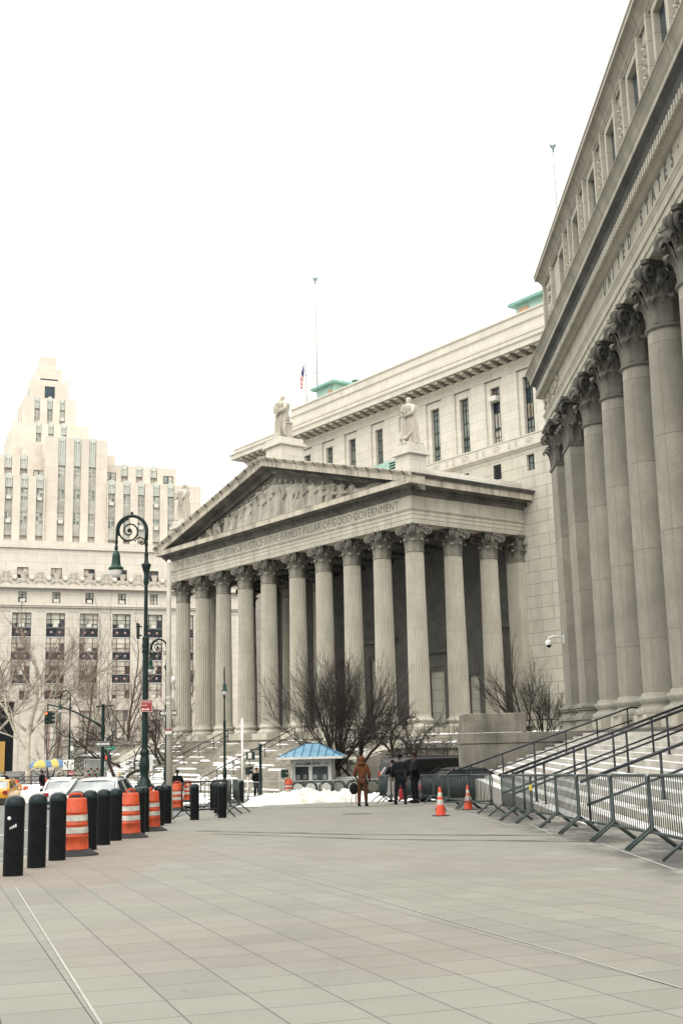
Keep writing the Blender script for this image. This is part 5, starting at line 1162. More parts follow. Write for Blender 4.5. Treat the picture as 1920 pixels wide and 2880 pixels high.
def drum_mesh():
    t = []
    pro = [(.235, .1), (.235, .12), (.228, .13), (.222, .30), (.228, .31), (.228, .33), (.216, .34), (.21, .50), (.216, .51), (.216, .53), (.205, .54), (.20, .70), (.206, .71), (.206, .73), (.195, .74), (.188, .92), (.17, .95), (.05, .955)]
    mb = MB(); n = 28; rr = [[Vector((r * math.cos(2 * math.pi * k / n), r * math.sin(2 * math.pi * k / n), z)) for k in range(n)] for r, z in pro]
    mb.rings(rr); a = mb.mesh('drum_body', M_ORG)
    mb = MB()
    for z0, z1, r0, r1 in ((.375, .475, .2195, .2165), (.575, .675, .208, .205)): mb.lathe([(r0, z0), (r1, z1)], 28, cap=False)
    b = mb.mesh('reflective_bands', M_REFL)
    mb = MB(); mb.tube([(-.11, 0, .95), (-.10, 0, 1.01), (0, 0, 1.025), (.10, 0, 1.01), (.11, 0, .95)], .022, 8); c = mb.mesh('handle', M_ORG)
    mb = MB(); mb.lathe([(.40, 0), (.40, .02), (.34, .05), (.26, .10), (.23, .11)], 28); d = mb.mesh('rubber_base', M_RUB); return a, b, c, d
DM = drum_mesh()
def drum(p, label, rot=0, base=True, tilt=None, sc=.9):
    t = thing('traffic_drum', label, 'traffic drum', p, rot, 'orange and white traffic drums')
    for nme, me in zip(('drum_body', 'reflective_bands', 'handle', 'rubber_base'), DM):
        if base or nme != 'rubber_base': link(nme, me, t)
    if tilt: t.rotation_euler = tilt
    t.scale = (sc,) * 3; return t
drum(gp(210, 2407), 'orange drum with two white bands, largest and nearest, among the first bollards', .3); drum(gp(365, 2357), 'orange drum with scuffed white bands, second from the camera', .8); drum(gp(424, 2338), 'orange drum with badly scraped bands at the foot of the big lamp post', 1.5)
drum(gp(498, 2279), 'orange drum behind the left end of the black barrier', .2, sc=.97)
t = drum(gp(528, 2256), 'orange drum with white letters at its top, behind the black barrier', .2, sc=.97)
mb = MB(); text_mb(mb, 'MJ', .17, Matrix.Translation((-.11, -.197, .77)) @ Matrix.Rotation(R_(90), 4, 'X'), depth=.004); mb.build('letters', M_WHITE, t)
def gz(px, Y, dz_=-.14): p = at_dist(px, Y); p.z += dz_; return p
drum(gz(50, 98), 'small distant orange drum standing upright in the ploughed snow', 0); drum(gz(129, 94), 'distant orange drum in front of the man by the umbrella', .5, sc=1.1); drum(gz(12, 94), 'distant orange drum behind the yellow taxi', .5)
drum(gz(86, 84) + Vector((0, 0, .55)), 'orange drum lying on its side on the snow ridge', 0, False, (R_(90), 0, R_(-62)), 1.25); drum(gz(810, 61, -.05), 'orange drum in front of the blue-roofed booth', .5, sc=1.0)
def cone(p, label, rot=0, s=1.0):
    t = thing('traffic_cone', label, 'traffic cone', p, rot)
    mb = MB(); mb.lathe([(.165, .03), (.155, .06), (.035, .86), (.028, .875), (.01, .88)], 24); mb.build('cone_body', M_CONE, t)
    mb = MB(); mb.lathe([(.1135, .345), (.0905, .50)], 24, cap=False); mb.lathe([(.0775, .585), (.058, .715)], 24, cap=False); mb.build('reflective_collars', M_REFL, t)
    mb = MB(); mb.bbox(-.23, .23, -.23, .23, 0, .035, .03); mb.build('rubber_base', M_RUB, t); t.scale = (s,) * 3; return t
M_CONE = plain('red_orange_cone', (.62, .065, .025), .42, 0, .15)
cone(gp(1239, 2296), 'red-orange cone with a black base, nearer one, left of the loose barrier', .4, .83); cone(gp(1317, 2278.5), 'red-orange cone behind the loose barrier, close to the salted stairs', .2, .81)
M_BAR = plain('grey_green_barrier_paint', (.045, .062, .060), .45, .1, .25, 8); M_BARB = plain('black_barrier_paint', (.016, .018, .019), .4, .2); M_BARS = plain('galvanised_barrier_steel', (.36, .38, .36), .4, .5)
def barrier_meshes(mat, L=2.1, nb=17):
    mb = MB(); r = .021; z0, z1, c = .24, 1.0, .12
    def arc(cx, cz, a0, a1): return [(cx + c * math.cos(a), 0, cz + c * math.sin(a)) for a in [a0 + (a1 - a0) * i / 5 for i in range(6)]]
    pts = [(-L / 2, 0, z0)] + arc(-L / 2 + c, z1 - c, math.pi, math.pi / 2) + arc(L / 2 - c, z1 - c, math.pi / 2, 0) + [(L / 2, 0, z0), (-L / 2, 0, z0)]
    mb.tube(pts, r, 8); a = mb.mesh('frame', mat)
    mb = MB()
    for k in range(nb): x = -L / 2 + L * (k + 1) / (nb + 1); mb.tube([(x, 0, z0), (x, 0, z1)], .0075, 5)
    b = mb.mesh('bars', mat)
    mb = MB(); mb.tube([(0, -.36, .015), (0, -.07, .24), (0, 0, .30), (0, .07, .24), (0, .36, .015)], .02, 8); c_ = mb.mesh('foot', mat)
    return a, b, c_
BM = {'g': barrier_meshes(M_BAR), 'b': barrier_meshes(M_BARB, 2.1, 11), 's': barrier_meshes(M_BARS, 2.2, 16)}
def barrier(a, q, kind, label, group=None, dz_=0., h=1.0):
    a = Vector(a[:2]); q = Vector(q[:2]); m = (a + q) / 2; d = q - a
    t = thing('crowd_barrier', label, 'crowd barrier', (m.x, m.y, zg(m.y) + dz_), math.atan2(d.y, d.x), group)
    fr, ba, ft = BM[kind]; link('frame', fr, t); link('bars', ba, t)
    for s in (-1, 1): o = link('foot', ft, t); o.location = (s * .98, 0, 0)
    sl_ = math.atan2(zg(q.y) - zg(a.y), d.length); t.rotation_euler = Matrix.Rotation(math.atan2(d.y, d.x), 3, 'Z').to_4x4().to_euler()
    t.rotation_euler = (Matrix.Rotation(math.atan2(d.y, d.x), 4, 'Z') @ Matrix.Rotation(-sl_, 4, 'Y')).to_euler()
    t.scale = (d.length / 2.14, 1, h); return t
PB = [(1954, 2425), (1837, 2393), (1728, 2368), (1631, 2347), (1570, 2329), (1498, 2316.6), (1451, 2309), (1414, 2296)]
ORD = ['nearest, cut by the photo edge', 'second from the right edge', 'third from the right edge', 'fourth from the right edge', 'with a yellow sticker on its post', 'sixth from the right edge', 'seventh from the right edge, steeply foreshortened']
gpts = [gp(*q) for q in PB]
for k in range(7):
    t = barrier(gpts[k], gpts[k + 1], 'g', 'grey-green barrier in the row by the salted stairs, ' + ORD[k], 'barriers lining the salted stairs')
    if k == 4: mb = MB(); mb.box(1.03, 1.09, -.028, .028, .68, .80); mb.build('sticker', plain('yellow_sticker', (.7, .55, .03), .5), t)
barrier(gp(1233, 2283), gp(1388, 2277), 'g', 'loose grey-green crowd barrier standing across the paving between the two cones')
A = Vector((3.75, 31.0)); D = Vector((2.9, 47.5)); nrow = 4
for k in range(nrow):
    barrier(A.lerp(D, k / nrow), A.lerp(D, (k + .97) / nrow), 'g', 'grey-green barrier in the tight row behind the loose one, %s from its near end' % ('first', 'second', 'third', 'fourth', 'fifth', 'sixth', 'seventh')[k], 'tight row of barriers behind the loose one')
for px, px2, Y, lab in ((1068, 1086, 47, 'grey-green crowd barrier seen almost edge on beside the hooded person'), (1090, 1100, 48, 'grey-green crowd barrier seen almost edge on behind the man in grey'), (1145, 1160, 46.5, 'grey-green crowd barrier between the two suited men'), (1188, 1222, 45, 'grey-green crowd barrier just right of the man in the dark overcoat')):
    a = at_dist(px, Y, 2240); q = at_dist(px2, Y - 1.9, 2240); barrier(a, q, 'g', lab)
for k, px in enumerate((690, 795, 902, 1002)):
    a = at_dist(px, 61, 2220); q = Vector((a.x + 1.95, a.y - .05)); barrier(a, q, 's', 'bare steel barrier in front of the booth, %s' % ('leftmost of four', 'second of four from the left', 'third of four from the left', 'rightmost, behind the hooded person')[k], 'steel barriers before the booth', -.14, .95)
barrier(gp(509, 2307), gp(638, 2298), 'b', 'black crowd barrier standing among the far bollards')
barrier(gp(595, 2275), gp(650, 2268), 'b', 'second black crowd barrier just behind the larger one')
barrier(gp(648, 2293), gp(634, 2260), 'g', 'grey-green barrier seen edge on right of the black barrier'); barrier(gp(672, 2288), gp(655, 2258), 'g', 'rightmost barrier seen edge on, near the low wall of snow')
for k in range(4):
    a = at_dist(395 + k * 60, 66, 2200); barrier(a, (a.x + 1.2, a.y), 's', 'distant steel barrier below the snowy stairs, %s' % ('the first from the left', 'second from the left', 'third from the left', 'fourth from the left')[k], 'distant steel barriers at the snowy stairs', -.14, 1.0)
# wreaths hung on the steel barriers and a low kerb rail
M_WR = plain('dark_evergreen', (.022, .035, .022), .8, 0, .5, 30)
for px, lab in ((838, 'dark evergreen wreath on the barrier, leftmost'), (872, 'dark evergreen wreath below the booth counter, second from the left'), (917, 'dark evergreen wreath under the booth window, middle'), (951, 'dark evergreen wreath at the right corner of the booth'), (993, 'dark evergreen wreath just left of the hooded person'), (1048, 'dark evergreen wreath just right of the hooded person')):
    p = at_dist(px, 62.5, 2200); mb = MB(); rnd = random.Random(px)
    pts = [(.34 * math.cos(a), 0, .34 * math.sin(a)) for a in [i / 18 * 2 * math.pi for i in range(19)]]; mb.tube(pts, [.07 + rnd.uniform(-.02, .03) for _ in pts], 7, cap=False)
    for i in range(60):
        a = rnd.random() * 6.28; mb.tube([(.34 * math.cos(a), 0, .34 * math.sin(a)), (.34 * math.cos(a) + rnd.uniform(-.13, .13), rnd.uniform(-.1, .1), .34 * math.sin(a) + rnd.uniform(-.13, .13))], [.014, .004], 4)
    o = mb.build('wreath', M_WR); o.location = (p.x, p.y, zg(p.y) + .42); tag(o, lab, 'wreath')
# ---------------------------------------------------------------- lamp posts
M_LG = plain('dark_green_iron', (.006, .020, .018), .38, 0, .3, 6, .3); M_LGL = plain('lamp_green_light', (.014, .05, .036), .38, 0, .3, 6, .35)
m, n, b = newmat('lamp_globe'); b.inputs['Base Color'].default_value = (.75, .74, .70, 1); b.inputs['Roughness'].default_value = .25; M_GLOBE = m
def lamp_meshes():
    d = {}
    mb = MB(); mb.lathe([(0.224, 0), (0.224, .10), (0.185, .16), (0.158, .22), (0.158, .85), (0.191, .90), (0.238, .96), (0.238, 1.03), (0.178, 1.08), (0.165, 1.14)], 16)
    for k in range(16): a = math.pi / 8 * k; mb.tube([(.238 * math.cos(a), .238 * math.sin(a), .95), (.25 * math.cos(a + .2), .25 * math.sin(a + .2), 1.0), (.232 * math.cos(a + .4), .232 * math.sin(a + .4), 1.04)], .017, 5)
    mb.lathe([(0.165, 1.14), (0.132, 1.2), (0.102, 1.27), (0.112, 1.36), (0.139, 1.5), (0.142, 1.6), (0.115, 1.74), (0.099, 1.8), (0.125, 1.86), (0.125, 1.92), (0.086, 1.98)], 16); d['base'] = mb.mesh('base', M_LG)
    mb = MB(); mb.lathe([(0.083, 1.95), (0.078, 3.0), (0.076, 4.6)], 16); mb.lathe([(0.056, 4.9), (0.051, 5.6), (0.046, 6.5)], 16); mb.lathe([(0.041, 6.9), (0.036, 7.45)], 14); d['shaft'] = mb.mesh('shaft', M_LG)
    mb = MB()
    mb.lathe([(0.079, 4.5), (0.099, 4.54), (0.089, 4.6), (0.086, 4.66), (0.102, 4.7), (0.086, 4.76), (0.083, 4.86), (0.099, 4.9), (0.059, 4.95)], 16)
    mb.lathe([(0.050, 6.35), (0.079, 6.42), (0.066, 6.5), (0.066, 6.62), (0.059, 6.64), (0.083, 6.72), (0.129, 6.88), (0.132, 6.92), (0.066, 6.95), (0.050, 7.08), (0.050, 7.16), (0.059, 7.2), (0.040, 7.26)], 16)
    mb.lathe([(0.033, 7.40), (0.050, 7.44), (0.043, 7.52), (0.036, 7.6), (0.046, 7.63), (0.033, 7.72)], 14); d['collar'] = mb.mesh('collar', M_LG)
    # crook in the local xz plane, arm towards -x
    Rk = .40; zc = 7.86
    mb = MB(); pts = [(0, 0, 7.6), (0, 0, zc - .1)] + [(-Rk + Rk * math.cos(a), 0, zc + Rk * math.sin(a)) for a in [i / 16 * math.pi for i in range(17)]] + [(-2 * Rk, 0, zc - .1), (-2 * Rk - .01, 0, 7.55), (-2 * Rk - .01, 0, 7.36)]
    mb.tube(pts, [.05] * 2 + [.05 - .012 * i / 16 for i in range(17)] + [.038, .032, .03], 10); mb.lathe([(.035, zc + Rk + .02), (.035, zc + Rk + .09), (.04, zc + Rk + .1), (.01, zc + Rk + .12)], 8, (-Rk, 0))
    mb.lathe([(.045, 7.5), (.05, 7.54), (.045, 7.58)], 10, (-2 * Rk - .01, 0)); mb.lathe([(.03, 7.3), (.05, 7.34), (.045, 7.42), (.03, 7.45)], 10, (-2 * Rk - .01, 0)); d['crook'] = mb.mesh('crook', M_LG)
    mb = MB(); K = 40; sp_ = []
    for i in range(K + 1):
        t = i / K; a = math.radians(95) + t * math.radians(640); r = .30 * (1 - t) ** .8 + .035; sp_.append((-Rk - .06 + r * math.cos(a) * .95, 0, zc - .02 + r * math.sin(a)))
    mb.tube(sp_, [.028 - .010 * i / K for i in range(K + 1)], 7); mb.ell((-Rk - .06, 0, zc), (.06, .03, .06), 8, 6)
    mb.tube([(-Rk + .12, 0, zc - .25), (-.18, 0, zc - .19), (-.06, 0, zc - .25), (-.05, 0, zc - .36), (-.13, 0, zc - .40), (-.17, 0, zc - .33), (-.12, 0, zc - .29)], .02, 7)
    for a in (200, 250, 300, 160, 40): r = .31; mb.ell((-Rk - .06 + r * math.cos(R_(a)), 0, zc - .02 + r * math.sin(R_(a))), (.03, .03, .03), 6, 4)
    d['scroll'] = mb.mesh('scroll', M_LG)
    mb = MB(); c = (-2 * Rk - .01, 0); mb.lathe([(.03, 7.32), (.06, 7.27), (.10, 7.2), (.11, 7.12), (.108, 7.1), (.125, 6.93), (.135, 6.88), (.19, 6.84), (.20, 6.82), (.20, 6.77), (.17, 6.765)], 20, c); d['lantern_hood'] = mb.mesh('lantern_hood', M_LGL)
    mb = MB(); mb.lathe([(.165, 6.775), (.165, 6.74), (.15, 6.66), (.12, 6.60), (.07, 6.565), (.01, 6.555)], 20, c); d['globe'] = mb.mesh('globe', M_GLOBE)
    return d
LM = lamp_meshes()
def lamp(p, rot, label, h=1.0):
    t = thing('street_lamp', label, 'street lamp', p, rot, 'curl-topped street lamps')
    for k, me in LM.items(): link(k, me, t)
    t.scale = (h,) * 3; return t
def sign_mb(w, h, t=.012): mb = MB(); mb.bbox(-w / 2, w / 2, -t, t, -h / 2, h / 2, .004); return mb
def arrow(mb, x0, x1, z, y, th, hd, double=False, mi=0):
    s = 1 if x1 > x0 else -1; mb.box(min(x0, x1) + (hd if double or s < 0 else 0), max(x0, x1) - (hd if double or s > 0 else 0), y - .003, y, z - th / 2, z + th / 2, mi)
    mb.prism([(x1, z), (x1 - s * hd, z - hd * .7), (x1 - s * hd, z + hd * .7)], y - .003, y, 'y', mi)
    if double: mb.prism([(x0, z), (x0 + s * hd, z - hd * .7), (x0 + s * hd, z + hd * .7)], y - .003, y, 'y', mi)
M_SGR = plain('red_sign_face', (.32, .035, .04), .5); M_SGG = plain('green_sign_face', (.0, .20, .13), .5); M_SGW = plain('white_sign_face', (.74, .74, .70), .5); M_SGB = plain('black_sign_face', (.014, .014, .014), .5)
def one_way(parent, loc, rot):
    o = sign_mb(.91, .31).build('one_way_sign', M_SGB, parent); o.location = loc; o.rotation_euler = (0, 0, rot)
    mb = MB()
    for a, b_, c, d in ((-.44, .44, .135, .145), (-.44, .44, -.145, -.135), (-.445, -.435, -.145, .145), (.435, .445, -.145, .145)): mb.box(a, b_, -.016, -.012, c, d)
    mb.prism([(-.40, 0), (-.22, -.12), (-.22, -.065), (.40, -.065), (.40, .065), (-.22, .065), (-.22, .12)], -.017, -.012, 'y'); mb.build('arrow', M_SGW, o)
    mb = MB(); text_mb(mb, 'ONE WAY', .13, face_M(-.27, -.018, -.047), depth=.002, xs=.98); mb.build('lettering', M_SGB, o); return o
def rot_to_cam(p): return math.atan2(p[1], p[0]) - math.pi / 2   # face the street end where the photo stands
PL = at_dist(405, 28.6, 2300); l1 = lamp(PL, .12, 'tall dark green lamp post with curled top, largest and nearest, red sign on its shaft', .925)
s_ = sign_mb(.31, .31).build('no_stopping_sign', M_SGR, l1); s_.location = (.045, -.14, 3.1)
mb = MB(); text_mb(mb, 'NO STOPPING', .062, face_M(-.14, -.014, .075), depth=.002, xs=.62); text_mb(mb, 'Anytime', .062, face_M(-.14, -.014, .0), depth=.002, xs=.8); arrow(mb, -.13, .08, -.09, -.013, .022, .045, True)
for a, b_, c, d in ((-.15, .15, .143, .15), (-.15, .15, -.15, -.143), (-.15, -.143, -.15, .15), (.143, .15, -.15, .15)): mb.box(a, b_, -.0155, -.012, c, d)
mb.build('lettering', M_SGW, s_)
mb = MB(); mb.mbox(Matrix.Translation((-.2, 0, 5.1)) @ Matrix.Rotation(R_(80), 4, 'Z'), .3, .02, .42); mb.tube([(-.1, 0, 5.22), (-.2, 0, 5.22)], .02, 6); mb.tube([(-.1, 0, 4.98), (-.2, 0, 4.98)], .02, 6); mb.build('side_sign', M_LG, l1)
mb = MB(); mb.mbox(Matrix.Translation((.17, -.06, 1.62)) @ Matrix.Rotation(R_(20), 4, 'Z'), .08, .06, .42); mb.build('pasted_notice', M_SGW, l1)
P2 = at_dist(467, 54, 2200); P2.z -= .14; l2 = lamp(P2, .1, 'curl-topped lamp post partly hidden by the grey steel pole, one-way sign on its shaft', .925)
one_way(l2, (.08, -.16, 4.55), 0)
mb = MB(); mb.bbox(-.11, .11, -.1, .1, -.2, .2, .02); s_ = mb.build('walk_signal', M_SGB, l2); s_.location = (.22, -.05, 4.05)
mb = MB(); mb.box(-.06, .06, -.105, -.1, -.1, .1); mb.build('signal_face', M_SGW, s_)
P3 = at_dist(193, 86, 2200); P3.z -= .14; l3 = lamp(P3, .0, 'distant curl-topped lamp post with a white lane-arrow sign on its shaft', .92)
s_ = sign_mb(.86, .78).build('lane_arrow_sign', M_SGW, l3); s_.location = (0, -.16, 2.42)
mb = MB()
mb.tube([(-.05, -.02, -.3), (-.05, -.02, .2)], .028, 6); mb.prism([(-.05, .33), (-.13, .19), (.03, .19)], -.03, -.013, 'y'); mb.tube([(-.05, -.02, -.2), (-.12, -.02, -.02), (-.24, -.02, .1)], .026, 6); mb.prism([(-.36, .2), (-.31, .04), (-.2, .17)], -.03, -.013, 'y')
mb.tube([(.18, -.02, -.2), (.19, -.02, -.02), (.28, -.02, .08)], .026, 6); mb.prism([(.40, .16), (.24, .15), (.34, .01)], -.03, -.013, 'y'); text_mb(mb, 'ONLY', .11, face_M(.1, -.016, -.33), depth=.002); mb.build('arrows', M_SGB, s_)
s_ = sign_mb(.44, .34).build('red_sign', M_SGR, l3); s_.location = (.2, -.16, 1.78); mb = MB(); arrow(mb, .17, -.17, -.08, -.013, .05, .08); text_mb(mb, 'NO STANDING', .075, face_M(-.19, -.016, .04), depth=.002, xs=.72); mb.build('lettering', M_SGW, s_)
mb = MB(); mb.bbox(.1, .32, -.1, .1, 3.5, 3.85, .02); mb.build('control_box', M_AC, l3)
P4 = at_dist(632, 67.5, 2200); P4.z -= .14; l4 = lamp(P4, R_(97), 'slim lamp post with its curl seen end on, in front of the snowy stairs', .90)
P5 = at_dist(20, 120, 2200); 
# grey steel pole
gpz = at_dist(472, 31, 2300); t = thing('steel_pole', 'plain pale grey steel pole beside the big lamp post', 'pole', gpz)
mb = MB(); mb.tube([(.04, 0, -.05), (.02, 0, 2.9), (0, 0, 3.6), (0, 0, 6.85)], [.088, .075, .066, .06], 16); mb.lathe([(.15, 0), (.15, .03), (.1, .04)], 16, (.04, 0)); mb.build('shaft', plain('grey_pole_paint', (.43, .41, .35), .45, .2, .15, 3), t)
mb = MB(); [mb.lathe([(.074, z), (.078, z + .01), (.074, z + .05)], 16, (.01, 0)) for z in (3.05, 3.2)]; mb.lathe([(.065, 6.85), (.065, 6.9), (.02, 6.95)], 16); mb.build('straps', M_AC, t)
s_ = sign_mb(.17, .14).build('notice_sign', M_SGW, t); s_.location = (.02, -.1, 2.33); mb = MB(); mb.box(-.083, .083, -.0155, -.012, .02, .068); mb.build('red_band', M_SGR, s_); mb = MB(); [mb.box(-.06, .06, -.0155, -.0125, z, z + .008) for z in (-.05, -.025, 0)]; mb.build('print_lines', M_AC, s_)
mb = MB(); mb.lathe([(.02, 3.2), (.035, 3.3), (.035, 3.62), (.08, 3.63), (.05, 3.75), (.01, 3.8)], 12, (.13, -.02)); mb.build('sensor', M_WHITE, t)
# traffic signals
M_SIG = plain('signal_dark_green', (.012, .030, .026), .4); 
m, n, b = newmat('lit_red_signal'); b.inputs['Base Color'].default_value = (.9, .12, .05, 1); b.inputs['Emission Color'].default_value = (1, .16, .07, 1); b.inputs['Emission Strength'].default_value = 1.1; M_LITR = m
m, n, b = newmat('lit_hand_signal'); b.inputs['Base Color'].default_value = (.6, .08, .04, 1); b.inputs['Emission Color'].default_value = (1, .12, .05, 1); b.inputs['Emission Strength'].default_value = .35; M_LITH = m
PS = at_dist(287, 71, 2200); PS.z -= .14; ts = thing('signal_pole', 'dark green signal pole with long curved mast arm, one-way and street name signs', 'traffic signal', PS)
hz = lambda py: FRZ(py)
def z_at(p, px, py): d = ray(px, py); return d.z / d.y * p.y - p.z
mb = MB(); zt_ = z_at(PS, 286, 1981); mb.lathe([(.2, 0), (.2, .5), (.13, .6), (.11, 1.2), (.10, zt_)], 14); mb.lathe([(.12, zt_ * .68), (.14, zt_ * .69), (.13, zt_ * .73), (.14, zt_ * .76), (.11, zt_ * .78)], 14); mb.build('shaft', M_LG, ts)
mb = MB(); mb.tube([(0, 0, z_at(PS, 286, 2046)), (-.75, 0, z_at(PS, 258, 2025)), (-1.7, 0, z_at(PS, 215, 2003)), (-2.5, 0, z_at(PS, 172, 1990)), (-3.42, 0, z_at(PS, 128, 1982))], [.075, .06, .055, .05, .04], 9); mb.tube([(-.45, .05, z_at(PS, 270, 1988)), (.62, .05, z_at(PS, 310, 1985))], .045, 8); mb.build('mast_arm', M_LG, ts)
mb = MB(); mb.tube([(-3.38, 0, z_at(PS, 128, 1982)), (-3.38, 0, z_at(PS, 128, 1998))], .04, 8)
for k in range(3):
    z = z_at(PS, 128, 2008 + k * 11.5); mb.bbox(-3.55, -3.15, -.12, .14, z - .125, z + .125, .02)
    for dxx, dyy in ((-3.4, -.13), (-3.14, 0)): mb.tube([(dxx, dyy, z), (dxx + (.18 if dyy == 0 else 0), dyy - (.16 if dyy else 0), z - .01)], .095, 10)
mb.build('signal_head', M_SIG, ts)
mb = MB(); z = z_at(PS, 128, 2008); mb.lathe([(.085, 0), (.08, .03), (.01, .045)], 16); o = mb.build('red_lens', M_LITR, ts); o.location = (-3.4, -.3, z); o.rotation_euler = (R_(90), 0, 0)
one_way(ts, (.02, -.14, z_at(PS, 287, 2093)), 0)
s_ = sign_mb(.58, .2).build('street_name_sign', M_SGG, ts); s_.location = (.48, -.05, z_at(PS, 306, 2105)); mb = MB(); text_mb(mb, 'PEARL', .13, face_M(-.26, -.014, -.05), depth=.002, xs=.9); text_mb(mb, 'ST', .08, face_M(.16, -.014, .0), depth=.002); mb.build('lettering', M_SGW, s_)
mb = MB(); mb.bbox(.14, .52, -.14, .14, z_at(PS, 300, 2141), z_at(PS, 300, 2122), .02); s_ = mb.build('walk_signal', M_SIG, ts); mb = MB(); zz = z_at(PS, 300, 2131); mb.bbox(.2, .3, -.15, -.141, zz - .12, zz + .12, .01); mb.build('hand_symbol', M_LITH, s_)
PW = at_dist(733, 58, 2220); PW.z -= .14; tw_ = thing('signal_pole', 'short dark green pole with a square walk signal box, left of the booth', 'traffic signal', PW)
zt_ = z_at(PW, 733, 2096); mb = MB(); mb.lathe([(.14, 0), (.14, .3), (.08, .4), (.065, zt_ - .3), (.09, zt_ - .25), (.08, zt_ - .05), (.1, zt_), (.03, zt_ + .06)], 12); mb.build('shaft', M_LG, tw_)
mb = MB(); za, zc = z_at(PW, 707, 2137), z_at(PW, 707, 2114); mb.bbox(-.70, -.28, -.16, .16, za, zc, .03); mb.tube([(-.5, 0, zc), (-.5, 0, zc + .08), (0, 0, zc + .1)], .03, 6); s_ = mb.build('walk_signal', M_SIG, tw_); mb = MB(); mb.box(-.6, -.42, -.17, -.161, za + .06, zc - .06); mb.build('signal_face', M_AC, s_)
for px, Y, py0, py1, lab in ((797, 61, 2188, 2164, 'dark traffic signal head seen from the side, left of the booth'), (697, 61, 2179, 2158, 'dark traffic signal head on a low post beside the white pole')):
    p = at_dist(px, Y, 2200); p.z -= .14; t = thing('signal_post', lab, 'traffic signal', p); za, zc = z_at(p, px, py0), z_at(p, px, py1)
    mb = MB(); mb.bbox(-.12, .1, -.14, .14, za, zc, .02)
    for k in range(2): mb.tube([(.08, 0, za + .12 + k * .22), (.26, 0, za + .11 + k * .22)], .09, 9)
    mb.build('signal_head', M_SIG, t); mb = MB(); mb.tube([(0, 0, 0), (0, 0, za)], .05, 8); mb.build('post', M_AC, t)
p = at_dist(682, 60, 2200); mb = MB(); mb.tube([(0, 0, -.14), (0, 0, z_at(p, 681, 2024))], .055, 10); mb.ell((0, 0, z_at(p, 681, 2024)), (.07, .07, .06), 8, 6); mb.lathe([(.12, -.14), (.12, .1), (.06, .15)], 12); o = mb.build('white_pole', M_WHITE); o.location = p; tag(o, 'thin plain white pole in front of the snowy stairs', 'pole')
# ---------------------------------------------------------------- guard booth
BP = at_dist(881, 66, 2200); BP.z -= .14; bo = thing('guard_booth', 'white guard booth with hipped blue metal roof and dark windows', 'booth', BP, R_(-4))
zE = z_at(BP, 881, 2127); zR = z_at(BP, 881, 2092); M_BW = plain('booth_white', (.66, .67, .63), .5); M_BR = plain('blue_roof_metal', (.15, .30, .42), .4, .1, .2, 2); M_BRR = plain('dark_blue_seam', (.015, .09, .14), .4)
wx, wy = 1.13, 1.3
mb = MB(); holes_wall(mb, -wx, wx, 0, zE, -wy, [(-.87, -.12, .85, 1.74), (.08, .95, .85, 1.74)], .1)
for s in (-1, 1): mb.add([(s * wx, -wy, 0), (s * wx, wy, 0), (s * wx, wy, zE), (s * wx, -wy, zE)], [(0, 1, 2, 3)])
mb.add([(-wx, wy, 0), (wx, wy, 0), (wx, wy, zE), (-wx, wy, zE)], [(0, 1, 2, 3)]); mb.build('wall', M_BW, bo)
for a, q in ((-.87, -.12), (.08, .95)):
    mb = MB(); mb.box(a, q, -wy + .05, -wy + .09, .85, 1.74); f = mb.build('window', M_GL, bo)
    mb = MB(); mb.box(a + .03, a + .25, -wy + .04, -wy + .048, 1.05, 1.3); mb.box(q - .3, q - .1, -wy + .04, -wy + .048, 1.05, 1.3); mb.build('reflection_card', M_GLG, f)
mb = MB(); mb.box(-wx - .03, -wx - .002, -wy + .3, wy - .2, .5, 1.95); mb.build('side_window', M_GL, bo)
e = 1.75; ey = 2.0
mb = MB(); rx = .36
mb.add([(-e, -ey, zE), (e, -ey, zE), (e, ey, zE), (-e, ey, zE), (-rx, 0, zR), (rx, 0, zR)], [(0, 1, 5, 4), (1, 2, 5), (2, 3, 4, 5), (3, 0, 4), (3, 2, 1, 0)]); mb.build('roof', M_BR, bo)
mb = MB()
def seam(a, q): mb.bar(a, q, .035, .05)
for i in range(9):
    t = i / 8; x = -e + 2 * e * t; f = min(1, (e - abs(x)) / (e - rx)); top = Vector((x, -ey + ey * f, zE + (zR - zE) * f)); seam((x, -ey, zE + .01), top + Vector((0, 0, .01)))
for i in range(7):
    y = -ey + 2 * ey * i / 6; f = 1 - abs(y) / ey; seam((-e, y, zE + .01), (-e + (e - rx) * f, y, zE + (zR - zE) * f + .01))
seam((-rx, 0, zR), (rx, 0, zR)); seam((-e, -ey, zE + .01), (-rx, 0, zR)); seam((e, -ey, zE + .01), (rx, 0, zR)); mb.build('roof_seams', M_BRR, bo)
mb = MB(); mb.box(-e - .06, e + .06, -ey - .06, -ey + .04, zE - .13, zE + .0); mb.box(-e - .06, -e + .04, -ey + .042, ey, zE - .13, zE + .0); mb.box(e - .04, e + .06, -ey + .042, ey, zE - .13, zE); mb.tube([(-.75, -ey + .3, zE - .1), (-.78, -ey + .3, zE - .3), (-1.0, -wy - .03, zE - .5), (-1.0, -wy - .03, .1)], .035, 6); mb.build('gutter', M_BW, bo)
mb = MB(); text_mb(mb, 'USMS SDNY', .19, face_M(-.44, -wy - .004, 1.83), depth=.003, thin=.006); mb.box(-.9, -.46, -wy - .005, -wy - .001, 1.85, 1.875); mb.box(-.9, -.46, -wy - .005, -wy - .001, 1.90, 1.925); mb.box(.76, 1.05, -wy - .005, -wy - .001, 1.85, 1.875); mb.box(.76, 1.05, -wy - .005, -wy - .001, 1.90, 1.925); mb.build('lettering', M_SGB, bo)
mb = MB(); mb.bbox(-.06, .1, -wy - .16, -wy - .002, 2.05, 2.13, .02); mb.build('floodlight', M_AC, bo)
